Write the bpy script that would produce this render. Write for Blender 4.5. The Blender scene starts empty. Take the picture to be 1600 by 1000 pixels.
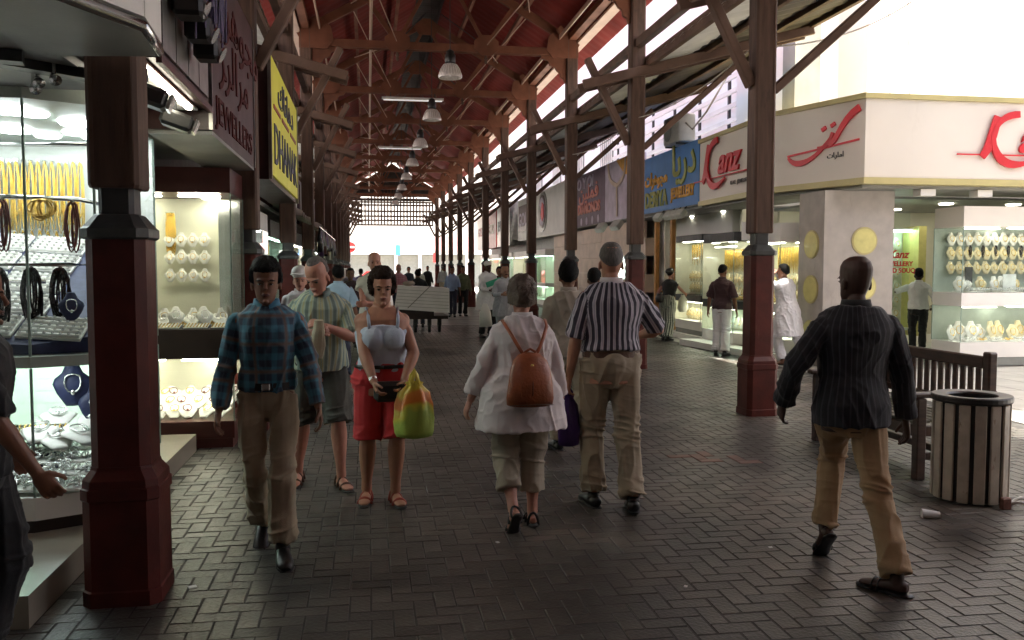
import bpy, math, random
import numpy as np
from mathutils import Vector, Matrix, Euler
random.seed(7); RNG = np.random.default_rng(7)
R = math.radians
scene = bpy.context.scene
C = scene.collection

# ---------------------------------------------------------------- camera, light, exposure
cd = bpy.data.cameras.new('camera'); cam = bpy.data.objects.new('camera', cd); C.objects.link(cam)
cam.location = (0, 0, 1.6); cam.rotation_euler = (R(90 - 3.434), 0, R(-9.446))
cd.sensor_width = 36; cd.lens = 36 * 1350 / 1600; cd.clip_end = 600; cd.clip_start = .05
scene.camera = cam
w = bpy.data.worlds.new('World'); scene.world = w; w.use_nodes = True
nt = w.node_tree; bg = nt.nodes['Background']
sky = nt.nodes.new('ShaderNodeTexSky'); sky.sky_type = 'NISHITA'; sky.sun_disc = False
sky.sun_elevation = R(74); sky.sun_rotation = R(135); sky.air_density = 1.0; sky.dust_density = 8.0
nt.links.new(sky.outputs[0], bg.inputs[0]); bg.inputs[1].default_value = .15
sd = bpy.data.lights.new('sun', 'SUN'); sun = bpy.data.objects.new('sun', sd); C.objects.link(sun)
sd.energy = 4.2; sd.angle = R(.6); sd.color = (1, .95, .86)
sun.rotation_euler = Vector((-.20, .20, -1)).to_track_quat('-Z', 'Y').to_euler()
scene.view_settings.view_transform = 'Standard'; scene.view_settings.look = 'None'
scene.view_settings.exposure = 2.35; scene.view_settings.gamma = 1
scene.view_settings.use_curve_mapping = False
scene.render.engine = 'CYCLES'
cy = scene.cycles
cy.use_denoising = True; cy.max_bounces = 8; cy.diffuse_bounces = 5; cy.glossy_bounces = 3
cy.transmission_bounces = 4; cy.transparent_max_bounces = 16; cy.caustics_reflective = False; cy.caustics_refractive = False
cy.sample_clamp_indirect = 6; cy.sample_clamp_direct = 0
try: cy.use_light_tree = True
except Exception: pass

# ---------------------------------------------------------------- materials
MT = {}
def M(name, col, rough=.6, var=.18, sc=6., bump=.12, bsc=60., metal=0, emit=0, coat=0, objvar=0, spec=None, sss=0, grain=None):
    m = bpy.data.materials.new(name); m.use_nodes = True; MT[name] = m
    n = m.node_tree.nodes; l = m.node_tree.links; b = n['Principled BSDF']
    tc = n.new('ShaderNodeTexCoord')
    nz = n.new('ShaderNodeTexNoise'); nz.inputs['Scale'].default_value = sc; nz.inputs['Detail'].default_value = 6
    src = tc.outputs['Object']
    if grain:
        mp = n.new('ShaderNodeMapping'); mp.inputs['Scale'].default_value = grain; l.new(src, mp.inputs[0]); src = mp.outputs[0]
    l.new(src, nz.inputs['Vector'])
    cr = n.new('ShaderNodeMapRange'); l.new(nz.outputs['Fac'], cr.inputs[0])
    cr.inputs[1].default_value = .3; cr.inputs[2].default_value = .7
    cr.inputs[3].default_value = 1 - var; cr.inputs[4].default_value = 1 + var
    fac = cr.outputs[0]
    if objvar:
        oi = n.new('ShaderNodeObjectInfo'); mr = n.new('ShaderNodeMapRange'); l.new(oi.outputs['Random'], mr.inputs[0])
        mr.inputs[3].default_value = 1 - objvar; mr.inputs[4].default_value = 1 + objvar
        mm = n.new('ShaderNodeMath'); mm.operation = 'MULTIPLY'; l.new(fac, mm.inputs[0]); l.new(mr.outputs[0], mm.inputs[1]); fac = mm.outputs[0]
    vm = n.new('ShaderNodeVectorMath'); vm.operation = 'SCALE'; vm.inputs[0].default_value = col; l.new(fac, vm.inputs['Scale'])
    l.new(vm.outputs[0], b.inputs['Base Color'])
    b.inputs['Metallic'].default_value = metal
    r2 = n.new('ShaderNodeMapRange'); l.new(nz.outputs['Fac'], r2.inputs[0]); r2.inputs[3].default_value = min(1, rough * 1.15); r2.inputs[4].default_value = rough * .85
    l.new(r2.outputs[0], b.inputs['Roughness'])
    if bump:
        n2 = n.new('ShaderNodeTexNoise'); n2.inputs['Scale'].default_value = bsc; n2.inputs['Detail'].default_value = 4; l.new(src, n2.inputs['Vector'])
        bp = n.new('ShaderNodeBump'); bp.inputs['Strength'].default_value = bump; bp.inputs['Distance'].default_value = .01
        l.new(n2.outputs['Fac'], bp.inputs['Height']); l.new(bp.outputs[0], b.inputs['Normal'])
    if emit: b.inputs['Emission Color'].default_value = (*col, 1); b.inputs['Emission Strength'].default_value = emit
    if coat: b.inputs['Coat Weight'].default_value = coat; b.inputs['Coat Roughness'].default_value = .15
    if spec is not None: b.inputs['Specular IOR Level'].default_value = spec
    if sss:
        b.inputs['Subsurface Weight'].default_value = sss; b.inputs['Subsurface Radius'].default_value = (.8, .3, .15); b.inputs['Subsurface Scale'].default_value = .01
    return m
def EM(name, col, s):
    m = bpy.data.materials.new(name); m.use_nodes = True; MT[name] = m
    n = m.node_tree.nodes; b = n['Principled BSDF']; b.inputs['Base Color'].default_value = (.8, .8, .8, 1)
    b.inputs['Emission Color'].default_value = (*col, 1); b.inputs['Emission Strength'].default_value = s
    return m
def GLASS(name, tint=(.93, .97, .95), k=1.0):
    m = bpy.data.materials.new(name); m.use_nodes = True; MT[name] = m
    n = m.node_tree.nodes; l = m.node_tree.links; n.remove(n['Principled BSDF'])
    t = n.new('ShaderNodeBsdfTransparent'); t.inputs[0].default_value = (*tint, 1)
    g = n.new('ShaderNodeBsdfGlossy'); g.inputs['Roughness'].default_value = .02
    f = n.new('ShaderNodeFresnel'); f.inputs[0].default_value = 1.5
    mu = n.new('ShaderNodeMath'); mu.operation = 'MULTIPLY'; mu.inputs[1].default_value = k; l.new(f.outputs[0], mu.inputs[0])
    ge = n.new('ShaderNodeNewGeometry'); m2 = n.new('ShaderNodeMath'); m2.operation = 'SUBTRACT'; m2.inputs[0].default_value = 1; l.new(ge.outputs['Backfacing'], m2.inputs[1]); m3 = n.new('ShaderNodeMath'); m3.operation = 'MULTIPLY'; l.new(mu.outputs[0], m3.inputs[0]); l.new(m2.outputs[0], m3.inputs[1]); mu = m3
    x = n.new('ShaderNodeMixShader'); l.new(mu.outputs[0], x.inputs[0]); l.new(t.outputs[0], x.inputs[1]); l.new(g.outputs[0], x.inputs[2])
    l.new(x.outputs[0], n['Material Output'].inputs[0]); return m
M('red_paint', (.085, .015, .011), .45, .30, 5, .15, 40, spec=.3)
M('brown_wood', (.100, .058, .041), .6, .28, 3, .2, 30, grain=(8, 8, .8), spec=.25)
M('brown_beam', (.120, .071, .050), .6, .28, 3, .2, 30, spec=.25)
M('truss_wood', (.19, .076, .044), .6, .3, 2.5, .2, 30, spec=.2)
M('dark_metal', (.035, .036, .036), .45, .3, 8)
M('collar_grey', (.05, .054, .052), .4, .3, 12)
M('roof_red', (.18, .022, .016), .7, .25, 1.2, .05, spec=.15)
M('roof_dark', (.05, .04, .036), .7, .3, 2)
M('translucent_sheet', (.55, .55, .52), .5, .15, 2)
M('gutter_tan', (.55, .38, .28), .5, .1, 3)
M('paver', (.094, .088, .078), .40, .38, 3.5, .45, 45, objvar=.2)
M('joint', (.038, .035, .031), .8, .3, 8, .4, 80)
M('plaza_slab', (.34, .33, .31), .5, .12, 2, .1, 30, objvar=.08)
M('glass_edge', (.30, .40, .35), .2, .05)
M('pale_green', (.42, .47, .42), .4, .1)
M('sign_dull', (.075, .010, .008), .6, spec=.15)
M('pale_pink', (.75, .42, .40), .6)
M('ground_stone', (.26, .25, .23), .5, .25, 1.5, .3, 40)
M('white_paint', (.78, .76, .72), .5, .06, 2, .05)
M('white_wall', (.87, .86, .85), .7, .06, .6, .1, 10)
M('cream', (.76, .70, .62), .45, .04, 1, .03)
M('greige', (.42, .38, .34), .6, .1, 5, .1, 30)
M('gold_trim', (.52, .45, .20), .35, .08, 4, .03)
M('oval_gold', (.66, .60, .22), .4, .1, 8)
M('beige_stone', (.58, .44, .34), .5, .12, 3, .1, objvar=.06)
M('step_tile', (.27, .24, .19), .3, .12, 4, .05)
M('maroon', (.075, .016, .014), .35, .25, 5, .1)
M('maroon_sign', (.042, .012, .010), .4, .2, 4)
M('sign_red', (.30, .018, .012), .4, .1)
M('logo_red', (.62, .02, .03), .35, .05)
M('yellow_sign', (.72, .68, .06), .45, .05, 3, .02, emit=.02)
M('blue_sign', (.03, .17, .46), .45, .2, 1.5, .02)
M('blue_letter', (.05, .06, .16), .5)
M('olive_letter', (.32, .33, .06), .5)
M('orange_letter', (.75, .36, .03), .5)
M('pink_letter', (.62, .20, .15), .5)
M('purple_sign', (.10, .045, .085), .5, .2, 3)
M('lilac', (.50, .42, .52), .5, .2, 3)
M('chrome', (.62, .62, .62), .18, .05, metal=1, bump=0)
M('brushed_steel', (.34, .33, .31), .35, .25, 6, metal=.9, bump=.05)
M('soffit_grey', (.26, .26, .24), .5, .2, 2)
M('brass', (.75, .50, .16), .28, .15, 20, metal=1, bump=.05, bsc=200)
M('gold', (.95, .66, .18), .25, .1, 40, metal=1, bump=.3, bsc=300)
M('silver', (.75, .76, .74), .22, .2, 60, metal=1, bump=.3, bsc=300)
M('white_velvet', (.82, .80, .76), .7, .05, 20)
M('cream_velvet', (.74, .64, .42), .7, .08, 20)
M('navy_velvet', (.015, .022, .075), .6, .2, 20)
M('purple_bead', (.055, .02, .09), .3, .4, 60, .2)
M('black_bead', (.015, .013, .012), .25, .3, 60)
M('red_bead', (.13, .02, .015), .3, .3, 60)
M('slat_white', (.80, .80, .76), .4, .03)
M('slat_yellow', (.78, .76, .62), .4, .03)
M('shop_grey', (.24, .25, .23), .5, .1)
M('bench_wood', (.048, .022, .015), .4, .35, 6, .2, grain=(1, 1, 6))
M('bench_seat', (.16, .15, .11), .5, .3, 6, .2)
M('bin_slat', (.44, .39, .32), .5, .22, 7, .15, objvar=.1)
M('bin_black', (.020, .019, .018), .4, .2)
M('paper', (.8, .8, .78), .6)
M('rubber', (.02, .02, .02), .7)
M('carton', (.78, .77, .76), .7, .06, 4, .05)
M('dark_wood', (.030, .018, .014), .5, .3)
M('ac_white', (.55, .55, .50), .5, .12)
M('orange_wood', (.50, .24, .06), .5, .2, 3)
M('cable', (.42, .38, .32), .6)
M('awning', (.30, .26, .22), .8, .3, 4)
M('lamp_shade', (.55, .50, .46), .25, .15, 20, coat=.5)
M('asphalt', (.34, .32, .29), .8, .2, 1)
M('street_wall', (.50, .48, .44), .8, .08, .5)
M('blue_far', (.05, .22, .50), .5); M('red_far', (.55, .04, .04), .5)
EM('lamp_cool', (.93, .97, 1), 5.5); EM('lamp_warm', (1, .93, .74), 5.5); EM('lamp_green', (.62, 1, .78), 3.2)
EM('lamp_soft', (1, .95, .80), 2.6); EM('lamp_dim', (.8, 1, .9), 1.2); EM('tube_glow', (1, .95, .9), .12)  # pendant bulbs and tubes are off; a faint glow is added to their colour
GLASS('glass'); GLASS('glass_dark', (.80, .86, .83), 1.6)

# chips and scuffs in the painted timber (irregular patches of their own)
def worn(name, col2, th=.66, sc=7., amt=.8):
    m = MT[name]; n = m.node_tree.nodes; l = m.node_tree.links; b = n['Principled BSDF']; src = b.inputs['Base Color'].links[0].from_socket
    g_ = n.new('ShaderNodeNewGeometry'); mp = n.new('ShaderNodeMapping'); mp.inputs['Scale'].default_value = (1, 1, .35); l.new(g_.outputs['Position'], mp.inputs[0])
    a_ = n.new('ShaderNodeTexNoise'); a_.inputs['Scale'].default_value = sc; a_.inputs['Detail'].default_value = 8; a_.inputs['Roughness'].default_value = .7; l.new(mp.outputs[0], a_.inputs['Vector'])
    r = n.new('ShaderNodeMapRange'); r.inputs[1].default_value = th; r.inputs[2].default_value = th + .05; r.inputs[4].default_value = amt; l.new(a_.outputs['Fac'], r.inputs[0])
    x = n.new('ShaderNodeMix'); x.data_type = 'RGBA'; l.new(r.outputs[0], x.inputs[0]); l.new(src, x.inputs[6]); x.inputs[7].default_value = (*col2, 1); l.new(x.outputs[2], b.inputs['Base Color'])
worn('red_paint', (.16, .09, .07), .655, 8); worn('brown_wood', (.05, .032, .024), .58, 4, .6); worn('greige', (.30, .26, .22), .60, 2.5, .4); worn('cream', (.66, .60, .52), .62, 1.2, .35); worn('bin_slat', (.22, .15, .11), .60, 14, .7); worn('bench_wood', (.13, .06, .04), .62, 12, .6)
# ---------------------------------------------------------------- mesh helpers
def frame(d, ref):
    d = d.normalized(); s = ref.cross(d)
    if s.length < 1e-4: s = Vector((1, 0, 0)).cross(d)
    if s.length < 1e-4: s = Vector((0, 1, 0)).cross(d)
    s.normalize(); return s, d.cross(s)
class MB:
    def __init__(s): s.v = []; s.f = []; s.mi = []; s.cur = 0
    def _add(s, vs, fs):
        k = len(s.v); s.v += [tuple(p) for p in vs]
        for f in fs: s.f.append(tuple(k + i for i in f)); s.mi.append(s.cur)
        return s
    def box(s, x0, x1, y0, y1, z0, z1, rz=0, piv=None):
        vs = [Vector((x, y, z)) for z in (z0, z1) for y in (y0, y1) for x in (x0, x1)]
        if rz:
            p = Vector(piv) if piv else Vector(((x0 + x1) / 2, (y0 + y1) / 2, 0)); m = Matrix.Rotation(rz, 3, 'Z')
            vs = [m @ (v - p) + p for v in vs]
        return s._add(vs, [(0, 2, 3, 1), (4, 5, 7, 6), (0, 1, 5, 4), (2, 6, 7, 3), (0, 4, 6, 2), (1, 3, 7, 5)])
    def cbox(s, c, sz, ch=.006, mat=None):
        hx, hy, hz = (q / 2 for q in sz); vs = []; ix = {}
        for sx in (-1, 1):
            for sy in (-1, 1):
                for sz_ in (-1, 1):
                    for a in range(3):
                        p = [sx * hx, sy * hy, sz_ * hz]
                        for b in range(3):
                            if b != a: p[b] -= (sx, sy, sz_)[b] * ch
                        ix[sx, sy, sz_, a] = len(vs); vs.append(Vector(p))
        fs = []
        for a in range(3):
            b, c2 = [(1, 2), (2, 0), (0, 1)][a]
            for sg in (-1, 1):
                q = []
                for u, v_ in ((-1, -1), (1, -1), (1, 1), (-1, 1)):
                    t = [0, 0, 0]; t[a] = sg; t[b] = u; t[c2] = v_; q.append(ix[t[0], t[1], t[2], a])
                fs.append(tuple(q if sg > 0 else q[::-1]))
        for a in range(3):       # edges along axis a
            b, c2 = [(1, 2), (2, 0), (0, 1)][a]
            for u in (-1, 1):
                for v_ in (-1, 1):
                    t0 = [0, 0, 0]; t1 = [0, 0, 0]; t0[a] = -1; t1[a] = 1
                    for t in (t0, t1): t[b] = u; t[c2] = v_
                    q = (ix[(*t0, b)], ix[(*t1, b)], ix[(*t1, c2)], ix[(*t0, c2)])
                    fs.append(q if u * v_ < 0 else q[::-1])
        for sx in (-1, 1):
            for sy in (-1, 1):
                for sz_ in (-1, 1):
                    q = tuple(ix[sx, sy, sz_, a] for a in range(3)); fs.append(q if sx * sy * sz_ > 0 else q[::-1])
        c = Vector(c); return s._add([(mat @ v if mat else v) + c for v in vs], fs)
    def bar(s, p0, p1, w_, h, up=(0, 0, 1), ch=0):
        """rectangular bar from p0 to p1, w_ across, h along up"""
        p0, p1 = Vector(p0), Vector(p1); d = p1 - p0; sd_, u = frame(d, Vector(up)); u2 = u
        m = Matrix((sd_, d.normalized(), u2)).transposed()
        if m.determinant() < 0: m = Matrix((-sd_, d.normalized(), u2)).transposed()
        if ch: return s.cbox((p0 + p1) / 2, (w_, d.length, h), ch, m)
        vs = [p + sd_ * a * w_ / 2 + u * b * h / 2 for p in (p0, p1) for a, b in ((-1, -1), (1, -1), (1, 1), (-1, 1))]
        return s._add(vs, [(3, 2, 1, 0), (4, 5, 6, 7), (0, 1, 5, 4), (1, 2, 6, 5), (2, 3, 7, 6), (3, 0, 4, 7)])
    def prism(s, poly, z0, z1):
        n = len(poly); a = sum(poly[i][0] * poly[(i + 1) % n][1] - poly[(i + 1) % n][0] * poly[i][1] for i in range(n))
        if a < 0: poly = poly[::-1]
        return s._add([(x, y, z0) for x, y in poly] + [(x, y, z1) for x, y in poly],
                      [tuple(range(n))[::-1], tuple(range(n, 2 * n))] + [(i, (i + 1) % n, n + (i + 1) % n, n + i) for i in range(n)])
    def plate(s, poly, y0, y1, ax='y'):
        """polygon in (x,z) extruded along y (or polygon in (y,z) along x)"""
        n = len(poly)
        P = (lambda a, b, t: (a, t, b)) if ax == 'y' else (lambda a, b, t: (t, a, b))
        return s._add([P(a, b, y0) for a, b in poly] + [P(a, b, y1) for a, b in poly],
                      [tuple(range(n)), tuple(range(n, 2 * n))[::-1]] + [(i, n + i, n + (i + 1) % n, (i + 1) % n) for i in range(n)])
    def rings(s, pts, rad, ref=(0, 1, 0), n=12, cap=True):
        """closed tube through pts, elliptical radii (a side, b along ref)"""
        pts = [Vector(p) for p in pts]; vs = []; m = len(pts); ref = Vector(ref)
        for i, p in enumerate(pts):
            d = (pts[min(i + 1, m - 1)] - pts[max(i - 1, 0)]); sd_, u = frame(d, ref)
            r = rad[i] if isinstance(rad, list) else rad
            a, b = r if isinstance(r, (list, tuple)) else (r, r)
            for k in range(n):
                t = 2 * math.pi * k / n; vs.append(p + sd_ * (a * math.cos(t)) + u * (b * math.sin(t)))
        fs = [(i * n + k, i * n + (k + 1) % n, (i + 1) * n + (k + 1) % n, (i + 1) * n + k) for i in range(m - 1) for k in range(n)]
        if cap: fs += [tuple(range(n))[::-1], tuple((m - 1) * n + k for k in range(n))]
        return s._add(vs, fs)
    def ell(s, c, r, n=10, m=6, rot=None):
        c = Vector(c); vs = []; fs = []
        for i in range(1, m):
            ph = math.pi * i / m
            for k in range(n):
                t = 2 * math.pi * k / n; p = Vector((r[0] * math.sin(ph) * math.cos(t), r[1] * math.sin(ph) * math.sin(t), r[2] * math.cos(ph)))
                vs.append(c + (rot @ p if rot else p))
        top = Vector((0, 0, r[2])); vs += [c + (rot @ top if rot else top), c - (rot @ top if rot else top)]
        for i in range(m - 2):
            for k in range(n): fs.append((i * n + k, (i + 1) * n + k, (i + 1) * n + (k + 1) % n, i * n + (k + 1) % n))
        t, b = len(vs) - 2, len(vs) - 1
        for k in range(n): fs.append((t, k, (k + 1) % n)); fs.append((b, (m - 2) * n + (k + 1) % n, (m - 2) * n + k))
        return s._add(vs, fs)
    def lathe(s, prof, c=(0, 0, 0), n=20):
        vs = []; m = len(prof)
        for r, z in prof:
            for k in range(n): t = 2 * math.pi * k / n; vs.append((c[0] + r * math.cos(t), c[1] + r * math.sin(t), c[2] + z))
        fs = [(i * n + k, i * n + (k + 1) % n, (i + 1) * n + (k + 1) % n, (i + 1) * n + k) for i in range(m - 1) for k in range(n)]
        return s._add(vs, fs)
    def build(s, name, mat, parent=None, smooth=False, loc=None):
        me = bpy.data.meshes.new(name); off = Vector((0, 0, 0))
        if parent is not None: off = wl(parent)
        if loc is not None: off = Vector(loc)
        me.from_pydata([(x - off[0], y - off[1], z - off[2]) for x, y, z in s.v], [], s.f)
        mats = mat if isinstance(mat, (list, tuple)) else [mat]
        for m in mats: me.materials.append(MT[m] if isinstance(m, str) else m)
        if len(mats) > 1: me.polygons.foreach_set('material_index', s.mi)
        if smooth: me.polygons.foreach_set('use_smooth', [True] * len(me.polygons))
        me.validate(); me.update()
        o = bpy.data.objects.new(name, me); C.objects.link(o)
        if parent is not None: o.parent = parent
        elif loc is not None: o.location = loc
        return o
def wl(o):
    v = Vector((0, 0, 0))
    while o is not None: v += o.location; o = o.parent
    return v
def tag(o, label=None, cat=None, group=None, kind=None):
    if label: o['label'] = label
    if cat: o['category'] = cat
    if group: o['group'] = group
    if kind: o['kind'] = kind
    return o
def thing(name, label, cat, loc=(0, 0, 0), group=None, rz=0):
    o = bpy.data.objects.new(name, None); C.objects.link(o); o.location = loc; o.rotation_euler = (0, 0, rz); o.empty_display_size = .1
    return tag(o, label, cat, group)
def copy_tree(o, loc=None, rot=None, label=None, group=None, parent=None, sc=None):
    c = o.copy(); C.objects.link(c)
    if parent is not None: c.parent = parent
    if loc is not None: c.location = loc
    if rot is not None: c.rotation_euler = rot if isinstance(rot, (tuple, Euler)) else (0, 0, rot)
    if sc is not None: c.scale = (sc,) * 3 if not isinstance(sc, tuple) else sc
    if label: c['label'] = label
    if group: c['group'] = group
    for ch in o.children: copy_tree(ch, parent=c)
    return c
def struct(name, mb, mat, **k): return tag(mb.build(name, mat, **k), kind='structure')
def piece(name, mb, mat, label, cat, group=None, smooth=False, loc=None):
    """single-mesh thing, origin at its base centre"""
    if loc is None:
        xs = [v[0] for v in mb.v]; ys = [v[1] for v in mb.v]; zs = [v[2] for v in mb.v]
        loc = ((min(xs) + max(xs)) / 2, (min(ys) + max(ys)) / 2, min(zs))
    return tag(mb.build(name, mat, smooth=smooth, loc=loc), label, cat, group)
def text(name, body, size, mat, parent, origin, xdir, up=(0, 0, 1), ext=.006, align='LEFT', sx=1., shear=0., bold=0):
    cu = bpy.data.curves.new(name, 'FONT'); cu.body = body; cu.size = size; cu.extrude = ext; cu.align_x = align; cu.shear = shear; cu.offset = bold
    cu.resolution_u = 3
    t = bpy.data.objects.new(name, cu); C.objects.link(t)
    dg = bpy.context.evaluated_depsgraph_get(); me = bpy.data.meshes.new_from_object(t.evaluated_get(dg)); bpy.data.objects.remove(t)
    x = Vector(xdir).normalized(); u = Vector(up).normalized(); z = x.cross(u)
    m = Matrix((x * sx, u, z)).transposed().to_4x4(); m.translation = Vector(origin) - (wl(parent) if parent else Vector())
    me.transform(m); me.materials.clear(); me.materials.append(MT[mat]); me.name = name
    o = bpy.data.objects.new(name, me); C.objects.link(o); o.parent = parent
    return o
def stroke(mb, pts, w0, origin, xdir, up=(0, 0, 1), th=.02, ws=None):
    """calligraphic ribbon with thickness: pts in (u,v) on the plane, width varies"""
    x = Vector(xdir).normalized(); u = Vector(up); nrm = x.cross(u); o = Vector(origin); n = len(pts); vs = []
    for i, p in enumerate(pts):
        a = Vector(pts[max(i - 1, 0)]); b = Vector(pts[min(i + 1, n - 1)]); d = (b - a).normalized(); q = Vector((-d.y, d.x)) * (w0 * (ws[i] if ws else 1)) / 2
        for sg, tt in ((-1, 0), (1, 0), (1, th), (-1, th)):
            r = Vector(p) + q * sg; vs.append(o + x * r.x + u * r.y + nrm * tt)
    fs = [(i * 4 + k, i * 4 + (k + 1) % 4, i * 4 + 4 + (k + 1) % 4, i * 4 + 4 + k) for i in range(n - 1) for k in range(4)]
    fs += [(0, 1, 2, 3), (n * 4 - 1, n * 4 - 2, n * 4 - 3, n * 4 - 4)]
    return mb._add(vs, fs)
def bez(p0, p1, p2, p3, n=12):
    out = []
    for i in range(n + 1):
        t = i / n; a = (1 - t) ** 3; b = 3 * (1 - t) ** 2 * t; c = 3 * (1 - t) * t * t; d = t ** 3
        out.append(tuple(a * p0[k] + b * p1[k] + c * p2[k] + d * p3[k] for k in range(len(p0))))
    return out
ROWS = [4.42 + 4.44 * k for k in range(-2, 12)]   # column rows along the arcade; index 2 is the first in view
def row(k): return 4.42 + 4.44 * k
XL, XR = -1.17, 4.20
# ================================================================ ground
mb = MB(); mb.box(-60, 80, -40, 160, -.2, -.012); struct('ground', mb, 'ground_stone')
mb = MB(); mb.box(-40, 60, 56, 72, -.006, -.001); struct('road', mb, 'asphalt')
W_ = .10; PV = []
for a in range(int(-1.7 / W_) - 1, int(9.6 / W_)):
    for b in range(int(2.6 / W_), int(24 / W_)):
        t = (a - b) % 4; x, y = a * W_, b * W_
        if x < -1.5 and y > 4.2: continue
        if x > 6.36: continue
        if t == 0: PV.append((x + W_, y + W_ / 2, 0))
        elif t == 3: PV.append((x + W_ / 2, y + W_, 1))
g = .0026
def paver_geo(mb, cx, cy, vert, dz=0, tx=0, ty=0):
    hx, hy = (W_ / 2, W_) if vert else (W_, W_ / 2); hx -= g; hy -= g; c = .004
    vs = [(cx + sx * (hx - i * c), cy + sy * (hy - i * c), (z0 + dz + (tx * sx + ty * sy if z0 > -.01 else 0))) for i, z0 in ((0, -.011), (0, -.005), (1, 0)) for sx, sy in ((-1, -1), (1, -1), (1, 1), (-1, 1))]
    k = [(0, 1, 5, 4), (1, 2, 6, 5), (2, 3, 7, 6), (3, 0, 4, 7), (4, 5, 9, 8), (5, 6, 10, 9), (6, 7, 11, 10), (7, 4, 8, 11), (8, 9, 10, 11)]
    mb._add(vs, k)
mbj = MB(); mbj.box(-1.8, 6.62, 2.0, 24.2, -.0118, -.0032); floor = struct('floor', mbj, 'joint')
th_ = R(9.446)
def inview(x, y):
    zd = y * math.cos(th_) + x * math.sin(th_); lat = x * math.cos(th_) - y * math.sin(th_)
    return zd > 3.66 and abs(lat / zd) < .60
near = sorted([p for p in PV if inview(p[0], p[1])], key=lambda p: p[1] * math.cos(th_) + p[0] * math.sin(th_))[:300]
nearset = set(near)
protos = []
for vert in (0, 1):
    for j in range(4):
        m_ = MB(); paver_geo(m_, 0, 0, vert, 0, RNG.uniform(-.0012, .0012), RNG.uniform(-.0012, .0012))
        me = bpy.data.meshes.new('paver'); me.from_pydata(m_.v, [], m_.f); me.materials.append(MT['paver']); protos.append(me)
for (x, y, vt) in near:
    o = bpy.data.objects.new('paver', protos[vt * 4 + int(RNG.integers(4))]); C.objects.link(o); o.parent = floor; o.location = (x, y, float(RNG.uniform(-.0015, .001)))
m_ = MB()
for p in PV:
    if p not in nearset: paver_geo(m_, p[0], p[1], p[2], RNG.uniform(-.0015, .001), RNG.uniform(-.001, .001), RNG.uniform(-.001, .001))
o = m_.build('paver_field', 'paver', floor); o['kind'] = 'stuff'
# per paver tone for the joined field, as wear of the stones themselves
pf = bpy.data.materials['paver'].copy(); pf.name = 'paver_joined'; MT['paver_joined'] = pf; o.data.materials[0] = pf
at = o.data.attributes.new('tone', 'FLOAT', 'FACE'); nf = len(o.data.polygons); vals = np.repeat(RNG.uniform(.80, 1.20, nf // 9 + 1), 9)[:nf]
at.data.foreach_set('value', vals.astype(np.float32))
n = pf.node_tree.nodes; oi = [q for q in n if q.type == 'OBJECT_INFO'][0]; mr = oi.outputs['Random'].links[0].to_node; nxt = mr.outputs[0].links[0].to_socket
an = n.new('ShaderNodeAttribute'); an.attribute_name = 'tone'; pf.node_tree.links.new(an.outputs['Fac'], nxt)
# wear and stains with a shape of their own, on both paver materials (world position)
for pm in (MT['paver'], pf):
    n = pm.node_tree.nodes; l = pm.node_tree.links; ge = n.new('ShaderNodeNewGeometry'); b = n['Principled BSDF']
    vm = [q for q in n if q.type == 'VECT_MATH'][0]
    n1 = n.new('ShaderNodeTexNoise'); n1.inputs['Scale'].default_value = .55; n1.inputs['Detail'].default_value = 5; n1.inputs['Distortion'].default_value = .8; l.new(ge.outputs['Position'], n1.inputs['Vector'])
    r1 = n.new('ShaderNodeValToRGB'); r1.color_ramp.elements[0].position = .40; r1.color_ramp.elements[0].color = (.36, .36, .37, 1); r1.color_ramp.elements[1].position = .62; r1.color_ramp.elements[1].color = (1.0, .97, .93, 1); l.new(n1.outputs['Fac'], r1.inputs[0])
    n3 = n.new('ShaderNodeTexNoise'); n3.inputs['Scale'].default_value = .8; n3.inputs['W' if 'W' in n3.inputs else 'Detail'].default_value = 3; mpp = n.new('ShaderNodeMapping'); mpp.inputs['Location'].default_value = (13, 4, 2); l.new(ge.outputs['Position'], mpp.inputs[0]); l.new(mpp.outputs[0], n3.inputs['Vector'])
    r3 = n.new('ShaderNodeValToRGB'); r3.color_ramp.elements[0].position = .45; r3.color_ramp.elements[0].color = (1, 1, 1, 1); r3.color_ramp.elements[1].position = .66; r3.color_ramp.elements[1].color = (1.07, .94, .88, 1); l.new(n3.outputs['Fac'], r3.inputs[0])
    m1 = n.new('ShaderNodeMix'); m1.data_type = 'RGBA'; m1.blend_type = 'MULTIPLY'; m1.inputs[0].default_value = 1; l.new(vm.outputs[0], m1.inputs[6]); l.new(r1.outputs[0], m1.inputs[7])
    m2 = n.new('ShaderNodeMix'); m2.data_type = 'RGBA'; m2.blend_type = 'MULTIPLY'; m2.inputs[0].default_value = 1; l.new(m1.outputs[2], m2.inputs[6]); l.new(r3.outputs[0], m2.inputs[7])
    l.new(m2.outputs[2], b.inputs['Base Color'])
mbp = MB(); mbp.box(6.63, 19, 1.0, 12.4, -.0118, -.004); plaza = struct('plaza_paving', mbp, 'joint')
for i in range(9):
    for j in range(10):
        m_ = MB(); x, y = 6.64 + i * .6, 6.4 + j * .6; m_.box(x + .004, x + .596, y + .004, y + .596, -.003, .003 + random.uniform(0, .002)); m_.build('slab', 'plaza_slab', plaza)
m_ = MB(); m_.box(6.64, 19, 1.0, 6.39, -.003, .004); m_.box(12.1, 19, 6.4, 12.4, -.003, .004); m_.build('outer_slabs', 'plaza_slab', plaza)
# a few red replacement pavers
M('paver_red', (.17, .085, .068), .5, .25)
for (x, y) in ((2.85, 6.72), (2.97, 6.78), (3.09, 6.66), (2.73, 6.84), (2.61, 7.0), (2.9, 6.95)):
    m_ = MB(); q = min(PV, key=lambda p: (p[0] - x) ** 2 + (p[1] - y) ** 2); paver_geo(m_, q[0], q[1], q[2], .003); m_.build('paver', 'paver_red', floor)

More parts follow.
